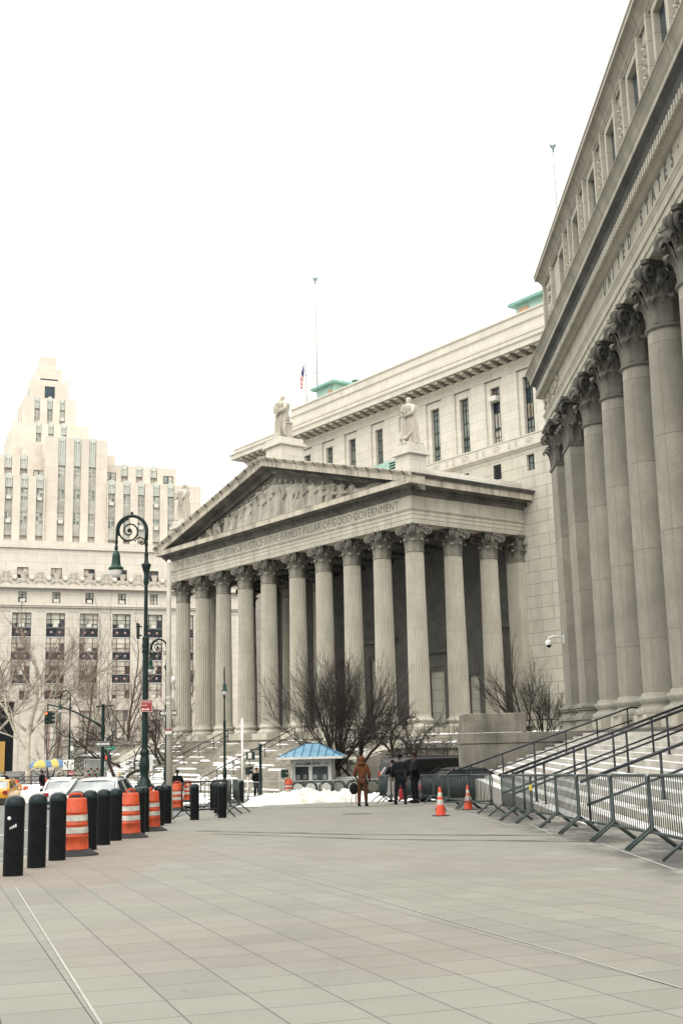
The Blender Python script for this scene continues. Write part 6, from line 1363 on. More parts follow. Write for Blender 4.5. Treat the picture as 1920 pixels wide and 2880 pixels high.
mb = MB(); mb.bbox(-.75, .75, -.5, .5, 0, .95, .03); jb = mb.build('low_screen', M_BW); p = at_dist(972, 66.5, 2200); jb.location = (p.x, p.y, p.z - .14); tag(jb, 'low plain off-white concrete block to the right of the booth', 'concrete block')
jb.scale = (1.0, 1, 1.15)
mb = MB(); mb.bbox(-.55, .55, -.4, .4, 0, 1.5, .03); jb = mb.build('concrete_block', M_C); p = at_dist(811, 70, 2200); jb.location = (p.x, p.y, p.z - .14); tag(jb, 'pale square concrete pier to the left of the booth', 'concrete block')
# ---------------------------------------------------------------- vehicles (local x = forward)
M_TYRE = plain('tyre_rubber', (.018, .018, .018), .8); M_RIM = plain('wheel_alloy', (.35, .36, .36), .35, .7); M_TAIL = plain('tail_light_red', (.28, .015, .018), .25); M_CARGL = glass('car_glass', (.03, .04, .045), .05); M_CARGR = glass('car_glass_sky', (.42, .45, .46), .08); M_PLATE = plain('licence_plate', (.6, .55, .3), .5); M_TRIM = plain('car_trim', (.02, .02, .021), .5)
def paint(name, col, rough=.22):
    m, n, b = newmat(name); b.inputs['Base Color'].default_value = (*col, 1); b.inputs['Roughness'].default_value = rough; b.inputs['Coat Weight'].default_value = .25 if max(col) > .1 else .06; b.inputs['Coat Roughness'].default_value = .06; return m
def wheel(t, x, y, r, w=.21):
    mb = MB(); mb.lathe([(r * .62, -w / 2), (r * .93, -w / 2), (r, -w * .32), (r, w * .32), (r * .93, w / 2), (r * .62, w / 2)], 24); s_ = 1 if y > 0 else -1
    o = mb.build('wheel', M_TYRE, t); o.location = (x, y, r); o.rotation_euler = (R_(90), 0, 0)
    mb = MB(); mb.lathe([(r * .62, -w * .42), (r * .55, -w * .3), (r * .5, w * .3), (r * .62, w * .42)], 20)
    for k in range(5): a = k * 1.2566; mb.bar((0, 0, w * .36), (r * .58 * math.cos(a), r * .58 * math.sin(a), w * .36), r * .16, .04); mb.bar((0, 0, -w * .36), (r * .58 * math.cos(a), r * .58 * math.sin(a), -w * .36), r * .16, .04)
    mb.build('rim', M_RIM, o)
def car(name, label, cat, loc, rot, pt, L=4.9, W=1.86, deck=.98, hood=.92, belt=.92, roofh=1.46, cab=(.75, 1.45, 2.9, 3.75), rear_glass=M_CARGR, plate=True, rw=.33):
    t = thing(name, label, cat, loc, rot); hw = W / 2
    # lower body: stations from rear bumper (x=0) to nose
    S = [(0, .80, .34, .74, .80), (.06, .92, .26, .80, deck - .06), (.25, .97, .22, .86, deck), (cab[0], 1.0, .20, belt, deck + .0), (1.6, 1.0, .19, belt, belt + .02), (2.9, 1.0, .19, belt, belt + .02), (cab[3], 1.0, .2, belt - .03, hood + .04), (L - .6, .98, .2, .78, hood - .08), (L - .15, .9, .24, .68, .76), (L, .74, .3, .6, .66)]
    rg = []
    for x, k, zb_, zm, zt_ in S:
        w = hw * k; half = [(w * .90, zb_), (w * .985, zb_ + .12), (w, (zb_ + zm) / 2 + .05), (w * .985, zm - .06), (w * .955, zm), (w * .86, zt_ - .02), (w * .6, zt_ + .015), (w * .2, zt_ + .03)]
        rg.append([Vector((x, y, z)) for y, z in half] + [Vector((x, -y, z)) for y, z in reversed(half)])
    mb = MB(); mb.rings(rg); body = mb.build('body', pt, t)
    def bev(ob):
        md = ob.modifiers.new('s', 'SUBSURF'); md.levels = 1; md.render_levels = 1
    bev(body)
    c0, c1, c2, c3 = cab; wt = hw * .70; wb_ = hw * .945; zr = roofh; zb_ = belt - .02
    # glasshouse
    mb = MB(); mb.add([(c0, wb_ * .86, deck - .01), (c0, -wb_ * .86, deck - .01), (c1, -wt * .94, zr - .06), (c1, wt * .94, zr - .06)], [(0, 1, 2, 3)]); mb.build('rear_window', rear_glass, t)
    mb = MB(); mb.add([(c3, wb_ * .9, hood + .02), (c3, -wb_ * .9, hood + .02), (c2, -wt * .95, zr - .06), (c2, wt * .95, zr - .06)], [(0, 3, 2, 1)]); mb.build('windscreen', M_CARGL, t)
    for s in (-1, 1):
        q = [(c0 + .12, s * wb_, zb_ + .02), (c3 - .1, s * wb_, zb_ + .02), (c2 + .02, s * wt, zr - .07), (c1 - .02, s * wt, zr - .07)]
        mb = MB(); mb.add(q, [(0, 1, 2, 3) if s < 0 else (3, 2, 1, 0)]); mb.build('side_window', M_CARGL, t)
    mb = MB(); rows = []
    for x, dz_ in ((c1 - .10, -.075), (c1 + .1, -.01), ((c1 + c2) / 2, .015), (c2 - .1, -.01), (c2 + .1, -.075)): rows.append([Vector((x, wt * k, zr + dz_ - .06 * abs(k) ** 4 - (.02 if abs(k) > 1 else 0))) for k in (-1.07, -.9, -.5, 0, .5, .9, 1.07)])
    mb.grid(rows)
    for s in (-1, 1):                                             # pillars
        for a, q, w in (((c0 - .12, s * wb_ * .96, belt - .02), (c1 - .04, s * wt * 1.0, zr - .05), .13), ((c3 + .06, s * wb_ * .97, belt - .03), (c2 + .06, s * wt, zr - .05), .07), (((c0 + c3) / 2 + .1, s * wb_ * 1.0, belt - .02), ((c1 + c2) / 2 + .05, s * wt * 1.01, zr - .05), .06)): mb.bar(a, q, .06, w)
        mb.add([(c0 - .35, s * wb_ * .92, deck - .03), (c0 + .3, s * wb_ * 1.005, belt - .01), (c0 + .55, s * (wb_ + wt) / 2 * 1.02, (zb_ + zr) / 2 + .03), (c1 - .02, s * wt * 1.0, zr - .05), (c1 - .2, s * wt * .98, zr - .1)], [(0, 1, 2, 3, 4) if s < 0 else (4, 3, 2, 1, 0)])
    mb.build('roof', pt, t)
    for s in (-1, 1):
        mb = MB(); mb.prism([(-.012, .62), (.28, .66), (.30, .84), (.02, .86)], s * hw * .62, s * hw * .975, 'y') if False else None
        mb.grid([[Vector((-.01 + k * .32, s * hw * (.62 + .30 * min(1, k * 2.2 + .25)), z)) for k in (0, .15, .4, .75)] for z in (.64, .76, .86)]); mb2 = MB(); mb2.bbox(-.03, .22, min(s * hw * .62, s * hw * .935), max(s * hw * .62, s * hw * .935), .64, .85, .03); mb2.build('tail_light', M_TAIL, t)
        m3 = MB(); m3.bbox(c3 - .35, c3 - .2, min(s * hw * 1.0, s * (hw + .2)), max(s * hw * 1.0, s * (hw + .2)), belt + .02, belt + .16, .03); m3.build('mirror', pt, t)
        for x in (.98, L - .95): wheel(t, x, s * (hw - .12), rw)
    if plate: mb = MB(); mb.bbox(-.03, .0, -.26, .26, .62, .78, .005); mb.build('licence_plate', M_PLATE, t)
    mb = MB(); mb.bbox(-.04, .3, -hw * .86, hw * .86, .24, .42, .05); mb.build('bumper', M_TRIM, t)
    mb = MB(); mb.tube([(c1 + .05, 0, zr + .0), (c1 - .15, 0, zr + .16)], .012, 5); mb.build('antenna', M_TRIM, t)
    return t
def veh(px, Y, heading_deg): p = at_dist(px, Y, 2230); p.z = road_z(p.x, Y); return p, R_(heading_deg)
P_SIL = paint('silver_paint', (.42, .44, .44)); P_WHT = paint('white_paint_car', (.74, .75, .74)); P_YEL = paint('taxi_yellow', (.72, .33, .015)); P_BLK = paint('black_car_paint', (.005, .0055, .006), .4)
p, r = veh(243, 37.5, 90); p.x -= .0; sv = car('parked_car', 'silver saloon parked behind the bollards, rear window towards the camera', 'car', p, r + R_(0), P_SIL, cab=(.72, 1.5, 2.9, 3.75))
mb = MB(); mb.ell((-.02, 0, .86), (.02, .11, .045), 14, 6); mb.build('badge', M_RIM, sv); mb = MB(); mb.bbox(.0, .14, -.42, .42, .985, 1.01, .01); mb.build('boot_lip', P_SIL, sv)
p, r = veh(170, 61, 90 + 13); pc_ = car('police_car', 'white police car with dark blue side panel driving away, red tail light', 'police car', p, r, P_WHT, L=5.1, W=1.92, cab=(.8, 1.6, 3.0, 3.9))
mb = MB(); M_PB = plain('police_blue', (.01, .03, .10), .3); hw = .96
for s in (-1, 1):
    mb.box(1.45, 3.9, min(s * hw * .99, s * (hw + .006)), max(s * hw * .99, s * (hw + .006)), .36, .42); mb.add([(.5, s * (hw + .004), .74), (1.9, s * (hw + .004), .66), (1.9, s * (hw + .004), .42), (1.45, s * (hw + .004), .42), (1.3, s * (hw + .004), .6), (.5, s * (hw + .004), .64)], [(0, 1, 2, 3, 4, 5) if s < 0 else (5, 4, 3, 2, 1, 0)]); mb.add([(2.05, s * (hw + .004), .70), (3.9, s * (hw + .004), .62), (3.9, s * (hw + .004), .5), (2.05, s * (hw + .004), .5)], [(0, 1, 2, 3) if s < 0 else (3, 2, 1, 0)])
mb.build('blue_livery', M_PB, pc_)
mb = MB(); Mr = Matrix.Translation((-.012, .42, .90)) @ Matrix.Rotation(R_(-90), 4, 'Z') @ Matrix.Rotation(R_(90), 4, 'X'); text_mb(mb, 'NEW YORK STATE', .11, Mr, depth=.006); text_mb(mb, 'COURTS', .17, Matrix.Translation((-.05, .36, .66)) @ Matrix.Rotation(R_(-90), 4, 'Z') @ Matrix.Rotation(R_(90), 4, 'X'), depth=.006); mb.build('lettering', M_SGB, pc_)
mb = MB(); mb.bbox(2.0, 2.3, -.55, .55, 1.47, 1.56, .03); mb.build('light_bar', M_WHITE, pc_)
p, r = veh(-20, 71, 90 + 6); tx = car('taxi', 'yellow taxi at the left edge, seen from behind', 'taxi', p, r, P_YEL, W=1.84, cab=(.6, 1.35, 2.9, 3.75))
mb = MB(); mb.bbox(1.9, 2.15, -.32, .32, 1.47, 1.6, .03); mb.build('roof_sign', M_SGW, tx)
def van(label, loc, rot):
    t = thing('van', label, 'van', loc, rot); L, W, H = 5.6, 2.0, 2.05; hw = W / 2
    side = [(0.02, .45), (.0, 1.1), (.06, 1.75), (.22, 2.0), (.6, 2.05), (3.6, 2.05), (3.95, 1.98), (4.6, 1.35), (5.45, 1.12), (5.6, .95), (5.6, .45), (5.3, .3), (.3, .3)]
    rg = []
    for k, y in ((.80, -1.0), (.93, -.97), (1.0, -.80), (1.0, .80), (.93, .97), (.80, 1.0)):
        rg.append([Vector((x if True else x, y * hw, .3 + (z - .3) * (1 - (1 - k) * (.15 if z < 1.2 else .35 * (z - 1.2) / .85 + .15)))) for x, z in side])
    mb = MB(); mb.rings(rg); mb.build('body', P_BLK, t)
    for s in (-1, 1):
        y = s * hw * 1.003
        for a, q in ((.45, 1.75), (1.85, 3.0)): mb = MB(); mb.add([(a, y, 1.28), (q, y, 1.28), (q - .03, y * .97, 1.74), (a + .03, y * .97, 1.74)], [(0, 1, 2, 3) if s < 0 else (3, 2, 1, 0)]); mb.build('side_window', M_CARGL, t)
        mb = MB(); mb.add([(3.1, y, 1.25), (4.35, y, 1.25), (3.95, y * .97, 1.72), (3.1, y * .97, 1.74)], [(0, 1, 2, 3) if s < 0 else (3, 2, 1, 0)]); mb.build('door_window', glass('green_tint_glass', (.08, .20, .13), .05), t)
        mb = MB(); mb.bbox(-.03, .1, min(s * hw * .8, s * hw * 1.01), max(s * hw * .8, s * hw * 1.005), .95, 1.38, .02); mb.build('tail_light', M_TAIL, t)
        mb = MB(); mb.bbox(4.15, 4.3, min(y, y + s * .22), max(y, y + s * .22), 1.2, 1.45, .03); mb.build('mirror', P_BLK, t)
        mb = MB(); mb.bbox(.5, 3.7, min(s * hw * .72, s * hw * .78), max(s * hw * .72, s * hw * .78), 2.03, 2.08, .01); mb.build('roof_rail', M_TRIM, t)
        for x in (1.05, 4.55): wheel(t, x, s * (hw - .13), .38, .24)
    mb = MB(); mb.add([(-.002, -hw * .8, 1.2), (-.002, hw * .8, 1.2), (.075, hw * .74, 1.82), (.075, -hw * .74, 1.82)], [(0, 3, 2, 1)]); mb.build('rear_window', M_CARGL, t)
    mb = MB(); mb.add([(4.66, -hw * .86, 1.34), (4.66, hw * .86, 1.34), (3.98, hw * .8, 1.98), (3.98, -hw * .8, 1.98)], [(0, 1, 2, 3)]); mb.build('windscreen', M_CARGR, t)
    mb = MB(); mb.bbox(-.1, .2, -hw * .95, hw * .95, .4, .6, .04); mb.build('bumper', M_TRIM, t); return t
p = at_dist(1098, 57.2, 2200); p.z = zg(57.2) - .22; van('black passenger van parked by the retaining wall, red tail light', p, R_(33))
p = at_dist(1160, 49.5, 2200); p.z = zg(49.5) - .2; car('parked_car', 'black saloon parked in front of the black van, half hidden by the barriers', 'car', p, R_(24), P_BLK, rear_glass=M_CARGL, cab=(.9, 1.7, 3.0, 3.9))
# ---------------------------------------------------------------- people
M_SKIN = plain('skin_warm_brown', (.30, .165, .105), .55, 0, .05); M_SKIN2 = plain('skin_deep_brown', (.085, .045, .03), .55, 0, .05); M_SKIN3 = plain('skin_light', (.52, .34, .26), .55, 0, .05)
def fab(name, col): return plain(name, col, .9, 0, .22, 14, .2, .3)
F_BRN = fab('rust_brown_fleece', (.11, .042, .019)); F_DBR = fab('rust_brown_trousers', (.075, .030, .018)); F_BLK = fab('black_cloth', (.007, .0075, .009)); F_NAV = fab('charcoal_suit', (.011, .012, .015)); F_GRY = fab('grey_wool', (.30, .29, .27)); F_HAIR = fab('dark_hair', (.012, .010, .009)); F_BLD = fab('blonde_hair', (.55, .42, .24)); F_RED = fab('red_cloth', (.35, .03, .04)); F_BEI = fab('beige_cloth', (.42, .36, .28))
def skin_mesh(name, joints, edges, mat, lev=2):
    names = list(joints); me = bpy.data.meshes.new(name); me.from_pydata([joints[k][0] for k in names], [(names.index(a), names.index(b)) for a, b in edges], [])
    o = bpy.data.objects.new(name, me); COL.objects.link(o); o.modifiers.new('k', 'SKIN'); sd = o.modifiers.new('s', 'SUBSURF'); sd.levels = lev; sd.render_levels = lev
    for i, k in enumerate(names):
        d = me.skin_vertices[0].data[i]; r = joints[k][1]; d.radius = r if isinstance(r, tuple) else (r, r); d.use_root = i == 0
    dg = bpy.context.evaluated_depsgraph_get(); dg.update(); m2 = bpy.data.meshes.new_from_object(o.evaluated_get(dg)); bpy.data.objects.remove(o); bpy.data.meshes.remove(me)
    m2.materials.clear(); m2.materials.append(mat); m2.polygons.foreach_set('use_smooth', [True] * len(m2.polygons)); m2.name = name; return m2
def hand_tubes(mb, w, d, s):                                      # five unequal curled fingers and a palm at wrist w, pointing along d
    d = Vector(d).normalized(); side = d.cross(Vector((0, 1, 0))); side = side.normalized() if side.length > .1 else Vector((1, 0, 0)); nn = side.cross(d) * s; w = Vector(w)
    mb.ell(w + d * .045, (.028, .028, .05), 8, 6, M=(Matrix((side, nn, d)).transposed().to_4x4()))
    for k, ln in enumerate((.062, .07, .066, .052)):
        b0 = w + d * .085 + side * (-.027 + k * .018); mb.tube([b0, b0 + d * ln * .5 + nn * .006, b0 + d * ln * .85 + nn * .022, b0 + d * ln * .95 + nn * .04], [.0095, .009, .008, .006], 6)
    b0 = w + d * .03 - side * .03; mb.tube([b0, b0 - side * .02 + d * .028 + nn * .012, b0 - side * .02 + d * .06 + nn * .022], [.011, .010, .007], 6)
def person(label, p, rot, h=1.74, skin=M_SKIN, top=F_BLK, legs=F_BLK, shoes=F_BLK, arms=None, stance=.11, coat=None, hair=F_HAIR, hood=None, bulk=1.0, step=0., headturn=0., lean=0., legcover=None, hat=None):
    t = thing('person', label, 'person', p, rot); s = h / 1.74
    el, wl, er, wr = arms or ((.27, .03, 1.13), (.27, -.06, .87), (-.27, .03, 1.13), (-.27, -.06, .87))
    J = {'pel': ((0, 0, .94), (.125, .10)), 'wst': ((0, -.005 + lean * .1, 1.08), (.125, .095)), 'chs': ((0, -.0 + lean * .25, 1.28), (.155, .105)), 'nk0': ((0, .01 + lean * .4, 1.43), (.075, .07)), 'nk': ((0, .0 + lean * .45, 1.50), .05), 'hd0': ((0, -.015 + lean * .5, 1.57), (.062, .075)), 'hd1': ((0, -.005 + lean * .55, 1.65), (.075, .092)), 'hd2': ((0, .0 + lean * .6, 1.70), (.055, .07))}
    E = [('pel', 'wst'), ('wst', 'chs'), ('chs', 'nk0'), ('nk0', 'nk'), ('nk', 'hd0'), ('hd0', 'hd1'), ('hd1', 'hd2')]
    for n_, sx_, el_, wr_, fy in (('l', 1, el, wl, -step), ('r', -1, er, wr, step)):
        J['sh' + n_] = ((sx_ * .175, .01 + lean * .35, 1.385), .062); J['el' + n_] = (el_, .045); J['wr' + n_] = (wr_, .03)
        J['hp' + n_] = ((sx_ * .085, 0, .88), .095); J['kn' + n_] = ((sx_ * (.09 + stance * .25), -.02 + fy * .5, .49), .06); J['an' + n_] = ((sx_ * (.07 + stance * .5), .02 + fy, .085), .04); J['to' + n_] = ((sx_ * (.085 + stance * .5), -.15 + fy, .04), .034)
        E += [('chs', 'sh' + n_), ('sh' + n_, 'el' + n_), ('el' + n_, 'wr' + n_), ('pel', 'hp' + n_), ('hp' + n_, 'kn' + n_), ('kn' + n_, 'an' + n_), ('an' + n_, 'to' + n_)]
    me = skin_mesh('person_body', J, E, skin)
    mb = MB(); hy = lean * .55
    hand_tubes(mb, wl, Vector(wl) - Vector(el), 1); hand_tubes(mb, wr, Vector(wr) - Vector(er), -1)
    mb.ell((0, -.102 + hy, 1.615), (.011, .02, .018), 7, 5)
    for q in (-1, 1): mb.ell((q * .076, .0 + hy, 1.63), (.01, .02, .03), 7, 5); mb.ell((q * .03, -.083 + hy, 1.645), (.012, .008, .007), 6, 4)
    mb.ell((0, -.085 + hy, 1.572), (.024, .01, .007), 7, 4)
    b = len(mb.v); mb.add([v.co[:] for v in me.vertices], [tuple(f.vertices) for f in me.polygons], 0, True); bo_ = mb.build('body', skin, t)
    g = lambda r, k: tuple(x + k for x in (r if isinstance(r, tuple) else (r, r)))
    JT = {k: (J[k][0], g(J[k][1], .028 * bulk)) for k in ('pel', 'wst', 'chs', 'nk0', 'shl', 'shr', 'ell', 'elr')}
    for q in 'lr': a, c = Vector(J['el' + q][0]), Vector(J['wr' + q][0]); JT['wr' + q] = (tuple(a.lerp(c, .93)), g(J['wr' + q][1], .02 * bulk))
    JT['nk0'] = (J['nk0'][0], (.082, .078))
    ET = [('pel', 'wst'), ('wst', 'chs'), ('chs', 'nk0'), ('chs', 'shl'), ('chs', 'shr'), ('shl', 'ell'), ('shr', 'elr'), ('ell', 'wrl'), ('elr', 'wrr')]
    if coat: JT['hem'] = ((0, 0, coat), (.17 * bulk, .14 * bulk)); ET.append(('pel', 'hem'))
    link('coat' if coat else 'jacket', skin_mesh('jacket', JT, ET, top), t)
    JL = {k: (J[k][0], g(J[k][1], .022)) for k in ('pel', 'hpl', 'hpr', 'knl', 'knr')}
    for q in 'lr': JL['an' + q] = (J['an' + q][0], .062)
    link('trousers', skin_mesh('trousers', JL, [('pel', 'hpl'), ('pel', 'hpr'), ('hpl', 'knl'), ('hpr', 'knr'), ('knl', 'anl'), ('knr', 'anr')], legs), t)
    for q in 'lr':
        a, o_ = Vector(J['an' + q][0]), Vector(J['to' + q][0]); mb = MB(); mb.tube([a + Vector((0, .05, -.03)), a + Vector((0, .0, -.02)), (a + o_) / 2 + Vector((0, 0, -.01)), o_ + Vector((0, -.0, .0)), o_ + Vector((0, -.05, -.008))], [.042, .055, .05, .045, .02], 10); mb.box(a.x - .046, a.x + .046, o_.y - .05, a.y + .07, .0, .022); mb.build('shoe', shoes, t)
    if legcover: mb = MB(); mb.lathe([(.27, .22), (.25, .4), (.21, .75), (.17, 1.0)], 20); mb.build('long_skirt', legcover, t)
    if hood: mb = MB(); mb.ell((0, .02 + hy, 1.63), (.125, .14, .145), 14, 10); mb.ell((0, .05 + hy, 1.50), (.16, .13, .08), 12, 8); mb.build('hood', hood, t)
    elif hat: mb = MB(); mb.ell((0, .0 + hy, 1.68), (.092, .108, .075), 14, 8); mb.lathe([(.095, 1.645), (.1, 1.65), (.098, 1.68)], 16, (0, hy)); mb.build('knit_cap', hat, t)
    elif hair: mb = MB(); mb.ell((0, .018 + hy, 1.665), (.088, .10, .085), 14, 9); (mb.ell((0, .05 + hy, 1.56), (.095, .07, .13), 12, 8) if hair is F_BLD else None); mb.build('hair', hair, t)
    t.scale = (s,) * 3; return t
bk = math.pi
hp = gp(1020, 2268); P1 = person('person in rust-brown fleece and trousers, hood up, back to the camera', hp, bk - .15, 1.70, M_SKIN2, F_BRN, F_DBR, F_BLK, ((.27, .0, 1.13), (.26, -.17, 1.02), (-.26, .02, 1.12), (-.24, -.12, .96)), .12, hood=F_BRN, bulk=1.15)
mb = MB(); mb.ell((0, 0, .60), (.16, .12, .2), 12, 9); mb.tube([(-.05, 0, .78), (-.02, .0, .98), (.06, 0, .8)], .015, 6); [mb.tube([(-.08 + .16 * k, 0, .45), (-.1 + .16 * k, .02, .2), (-.09 + .17 * k, .02, .08)], .012, 5) for k in (0, 1)]
o = mb.build('backpack', F_BLK); o.location = (hp.x - .30, hp.y + .04, hp.z); tag(o, 'black backpack with dangling straps held beside the person in rust brown', 'backpack')
p = gp(1127, 2263); person('man in a dark suit seen from behind, middle of the group of three', p, bk + .1, 1.80, M_SKIN2, F_NAV, F_NAV, F_BLK, ((.29, .03, 1.14), (.25, -.12, .93), (-.29, .03, 1.14), (-.27, -.1, .90)), .2, coat=.78, bulk=1.15)
p = gp(1168, 2259); person('man in a long dark overcoat facing left with one hand held out', p, R_(-72), 1.84, M_SKIN2, F_BLK, F_BLK, F_BLK, ((.26, -.04, 1.13), (.2, -.28, 1.12), (-.27, .02, 1.13), (-.26, -.1, .9)), .16, coat=.62, bulk=1.2)
p = gp(1106, 2256); P4_ = person('person in a long grey skirt holding papers, half hidden behind the dark suited man', p, bk + .5, 1.62, M_SKIN, F_BLK, F_BEI, F_BLK, ((.25, -.06, 1.16), (.15, -.3, 1.22), (-.25, -.06, 1.16), (-.12, -.32, 1.25)), .1, legcover=F_GRY, hair=F_HAIR)
mb = MB(); mb.mbox(Matrix.Rotation(R_(35), 4, 'Y') @ Matrix.Rotation(R_(20), 4, 'X'), .03, .24, .3); o = mb.build('papers', M_SGW); o.location = (p.x - .38, p.y - .1, p.z + 1.2); tag(o, 'sheaf of white papers held by the person in the grey skirt', 'papers')
mb = MB(); mb.bbox(-.14, .14, -.1, .1, 0, .42, .05); mb.tube([(-.07, 0, .42), (-.05, 0, .52), (.05, 0, .52), (.07, 0, .42)], .015, 6); p2 = gp(1131, 2250); o = mb.build('bag', F_RED); o.location = p2; tag(o, 'dark red bag on the ground behind the man in the dark suit', 'bag')
p = gz(490, 56); p.x += .15; person('person in a dark coat and knit cap, walking behind the orange drums', p, .1, 1.64, M_SKIN2, F_BLK, F_BLK, F_BLK, None, .1, coat=.7, bulk=1.5, lean=-.12, hat=F_BLK)
p = gz(721, 62); person('person in a dark uniform jacket beside the short green signal pole', p, .6, 1.70, M_SKIN, F_BLK, F_BLK, F_BLK, ((.27, -.02, 1.12), (.17, -.2, 1.0), (-.27, -.02, 1.12), (-.17, -.2, 1.0)), .1, bulk=1.35, hair=F_HAIR, coat=.8)
p = gz(337, 68); P7_ = person('blonde woman in a dark coat with a red bag, walking towards the snowy stairs', p, bk + .5, 1.70, M_SKIN3, F_BLK, F_BLK, F_BLK, None, .1, coat=.66, bulk=1.4, hair=F_BLD)
mb = MB(); mb.ell((0, 0, 0), (.12, .1, .17), 10, 8); o = mb.build('handbag', F_RED); o.location = (p.x + .3, p.y - .05, p.z + 1.1); tag(o, 'dark red shoulder bag carried by the blonde woman', 'bag')
p = gz(15, 88); person('person in a dark jacket raising a hand to the face, behind the taxi', p, .2, 1.78, M_SKIN, F_BLK, F_BLK, F_BLK, ((.28, -.02, 1.13), (.27, -.1, .9), (-.29, -.1, 1.2), (-.1, -.2, 1.5)), .1, bulk=1.5)
p = gz(121, 88); person('person in dark clothes standing under the food cart umbrella', p, 1.2, 1.80, M_SKIN2, F_BLK, F_BLK, F_BLK, None, .1, coat=.8, bulk=1.3, hat=F_BLK)
# ---------------------------------------------------------------- food carts
UP = gz(137, 90); um = thing('cart_umbrella', 'yellow and blue parasol over a food cart, snow on it', 'umbrella', UP)
m_y = plain('umbrella_yellow', (.52, .43, .12), .7); m_b = plain('umbrella_blue', (.12, .22, .38), .7)
for cxn, cyn, sg in ((-.45, 0, 1), (.42, .5, 0)):
    mb = MB(); zt_ = z_at(UP, 137, 2135) - (.02 if sg else 0); zl = z_at(UP, 137, 2153); n_ = 12
    for k in range(n_):
        rows = []
        for r_, z in ((.03, zt_), (.35, zt_ - .08), (.75, (zt_ + zl) / 2 + .05), (.98, zl + .02), (1.0, zl - .12)): rows.append([Vector((cxn + r_ * 1.0 * math.cos(a), cyn + r_ * math.sin(a), z - .03 * (abs(q) if r_ > .9 else 0))) for a, q in ((2 * math.pi * k / n_, 0), (2 * math.pi * (k + .5) / n_, 1), (2 * math.pi * (k + 1) / n_, 0))])
        mb.grid(rows, (k // 2) % 2, sm=False)
    mb.build('canopy', [m_y, m_b], um); mb = MB(); mb.tube([(cxn, cyn, 0), (cxn, cyn, zt_)], .03, 6); mb.build('pole', M_AC, um)
CP = gz(270, 92); fc = thing('food_cart', 'silver food cart with coloured snack packets on its shelves', 'food cart', CP)
M_STL = plain('brushed_steel', (.40, .41, .40), .35, .6); mb = MB(); zt_ = z_at(CP, 270, 2138)
mb.bbox(-.8, .8, -.4, .4, .35, 1.0, .02); [mb.tube([(x, y, 1.0), (x, y, zt_)], .03, 6) for x in (-.78, .78) for y in (-.38, .38)]; mb.box(-.85, .85, -.45, .45, zt_, zt_ + .06); mb.box(-.8, .8, -.4, .4, 1.45, 1.48); mb.box(-.8, .8, .36, .38, 1.0, zt_); mb.build('cart_body', M_STL, fc)
rnd = random.Random(4); cols = [plain('packet_' + c, k, .5) for c, k in (('red', (.5, .04, .03)), ('white', (.7, .68, .62)), ('amber', (.6, .28, .04)), ('green', (.05, .25, .08)))]
for q, c in enumerate(cols):
    mb = MB()
    for i in range(12): x = -.72 + (i * 4 + q) * .032 * .95; zz = 1.05 + .45 * (i % 2) + .18 * ((i // 2) % 2); mb.bbox(x, x + .11, -.42, -.3, zz, zz + .16, .01)
    mb.build('snack_packets', c, fc)
for x in (-.5, .5): wheel(fc, x, -.35, .25, .1)
bn = thing('litter_bin', 'dark green litter bin beside the signal pole with the mast arm', 'bin', gz(303, 74)); mb = MB(); mb.lathe([(.3, 0), (.34, .1), (.34, .95), (.36, 1.0), (.30, 1.08), (.1, 1.12)], 14); mb.build('drum_body', M_LG, bn)
# park rail and hedge in front of the tower block
pf = thing('park_fence', 'dark low railing and clipped hedge in front of the limestone tower block', 'fence', (0, 0, 0)); mb = MB(); x0 = at_dist(-60, 103).x; x1 = at_dist(240, 103).x; zf = zg(100) - .1
for z in (.35, .65, .95): mb.tube([(x0, 103, zf + z), (x1, 103, zf + z)], .04, 6)
mb.build('rails', M_TRIM, pf)
for i in range(9): mb = MB(); mb.tube([(x0 + (x1 - x0) * i / 8, 103, zf), (x0 + (x1 - x0) * i / 8, 103, zf + 1.0)], .05, 6); mb.build('post', M_TRIM, pf)
M_HEDGE = plain('dark_hedge_twigs', (.035, .036, .026), .9, 0, .4, 8)
def hedge(px0, px1, Y, h, label, seed):
    a, c = at_dist(px0, Y), at_dist(px1, Y); rnd = random.Random(seed); mb = MB(); n_ = int((c.x - a.x) * 130)
    for i in range(n_):
        x = rnd.uniform(a.x, c.x); y = Y + rnd.uniform(-.7, .7); z = zg(Y) - .1 + h * rnd.random() ** .8 * (.75 + .25 * math.sin(x * 1.7)); d = Vector((rnd.uniform(-1, 1), rnd.uniform(-1, 1), rnd.uniform(-.3, 1))) * .16
        s_ = Vector((rnd.uniform(-1, 1), rnd.uniform(-1, 1), rnd.uniform(-1, 1))) * .05; mb.add([Vector((x, y, z)), Vector((x, y, z)) + d + s_, Vector((x, y, z)) + d * 1.4, Vector((x, y, z)) + d - s_], [(0, 1, 2, 3)])
    return tag(mb.build('hedge', M_HEDGE), label, 'hedge')
hedge(22, 95, 107, 1.5, 'clipped dark hedge behind the park railing, left of the pale trunk', 1); hedge(98, 240, 107, 1.9, 'clipped dark hedge behind the park railing, under the umbrella', 2)
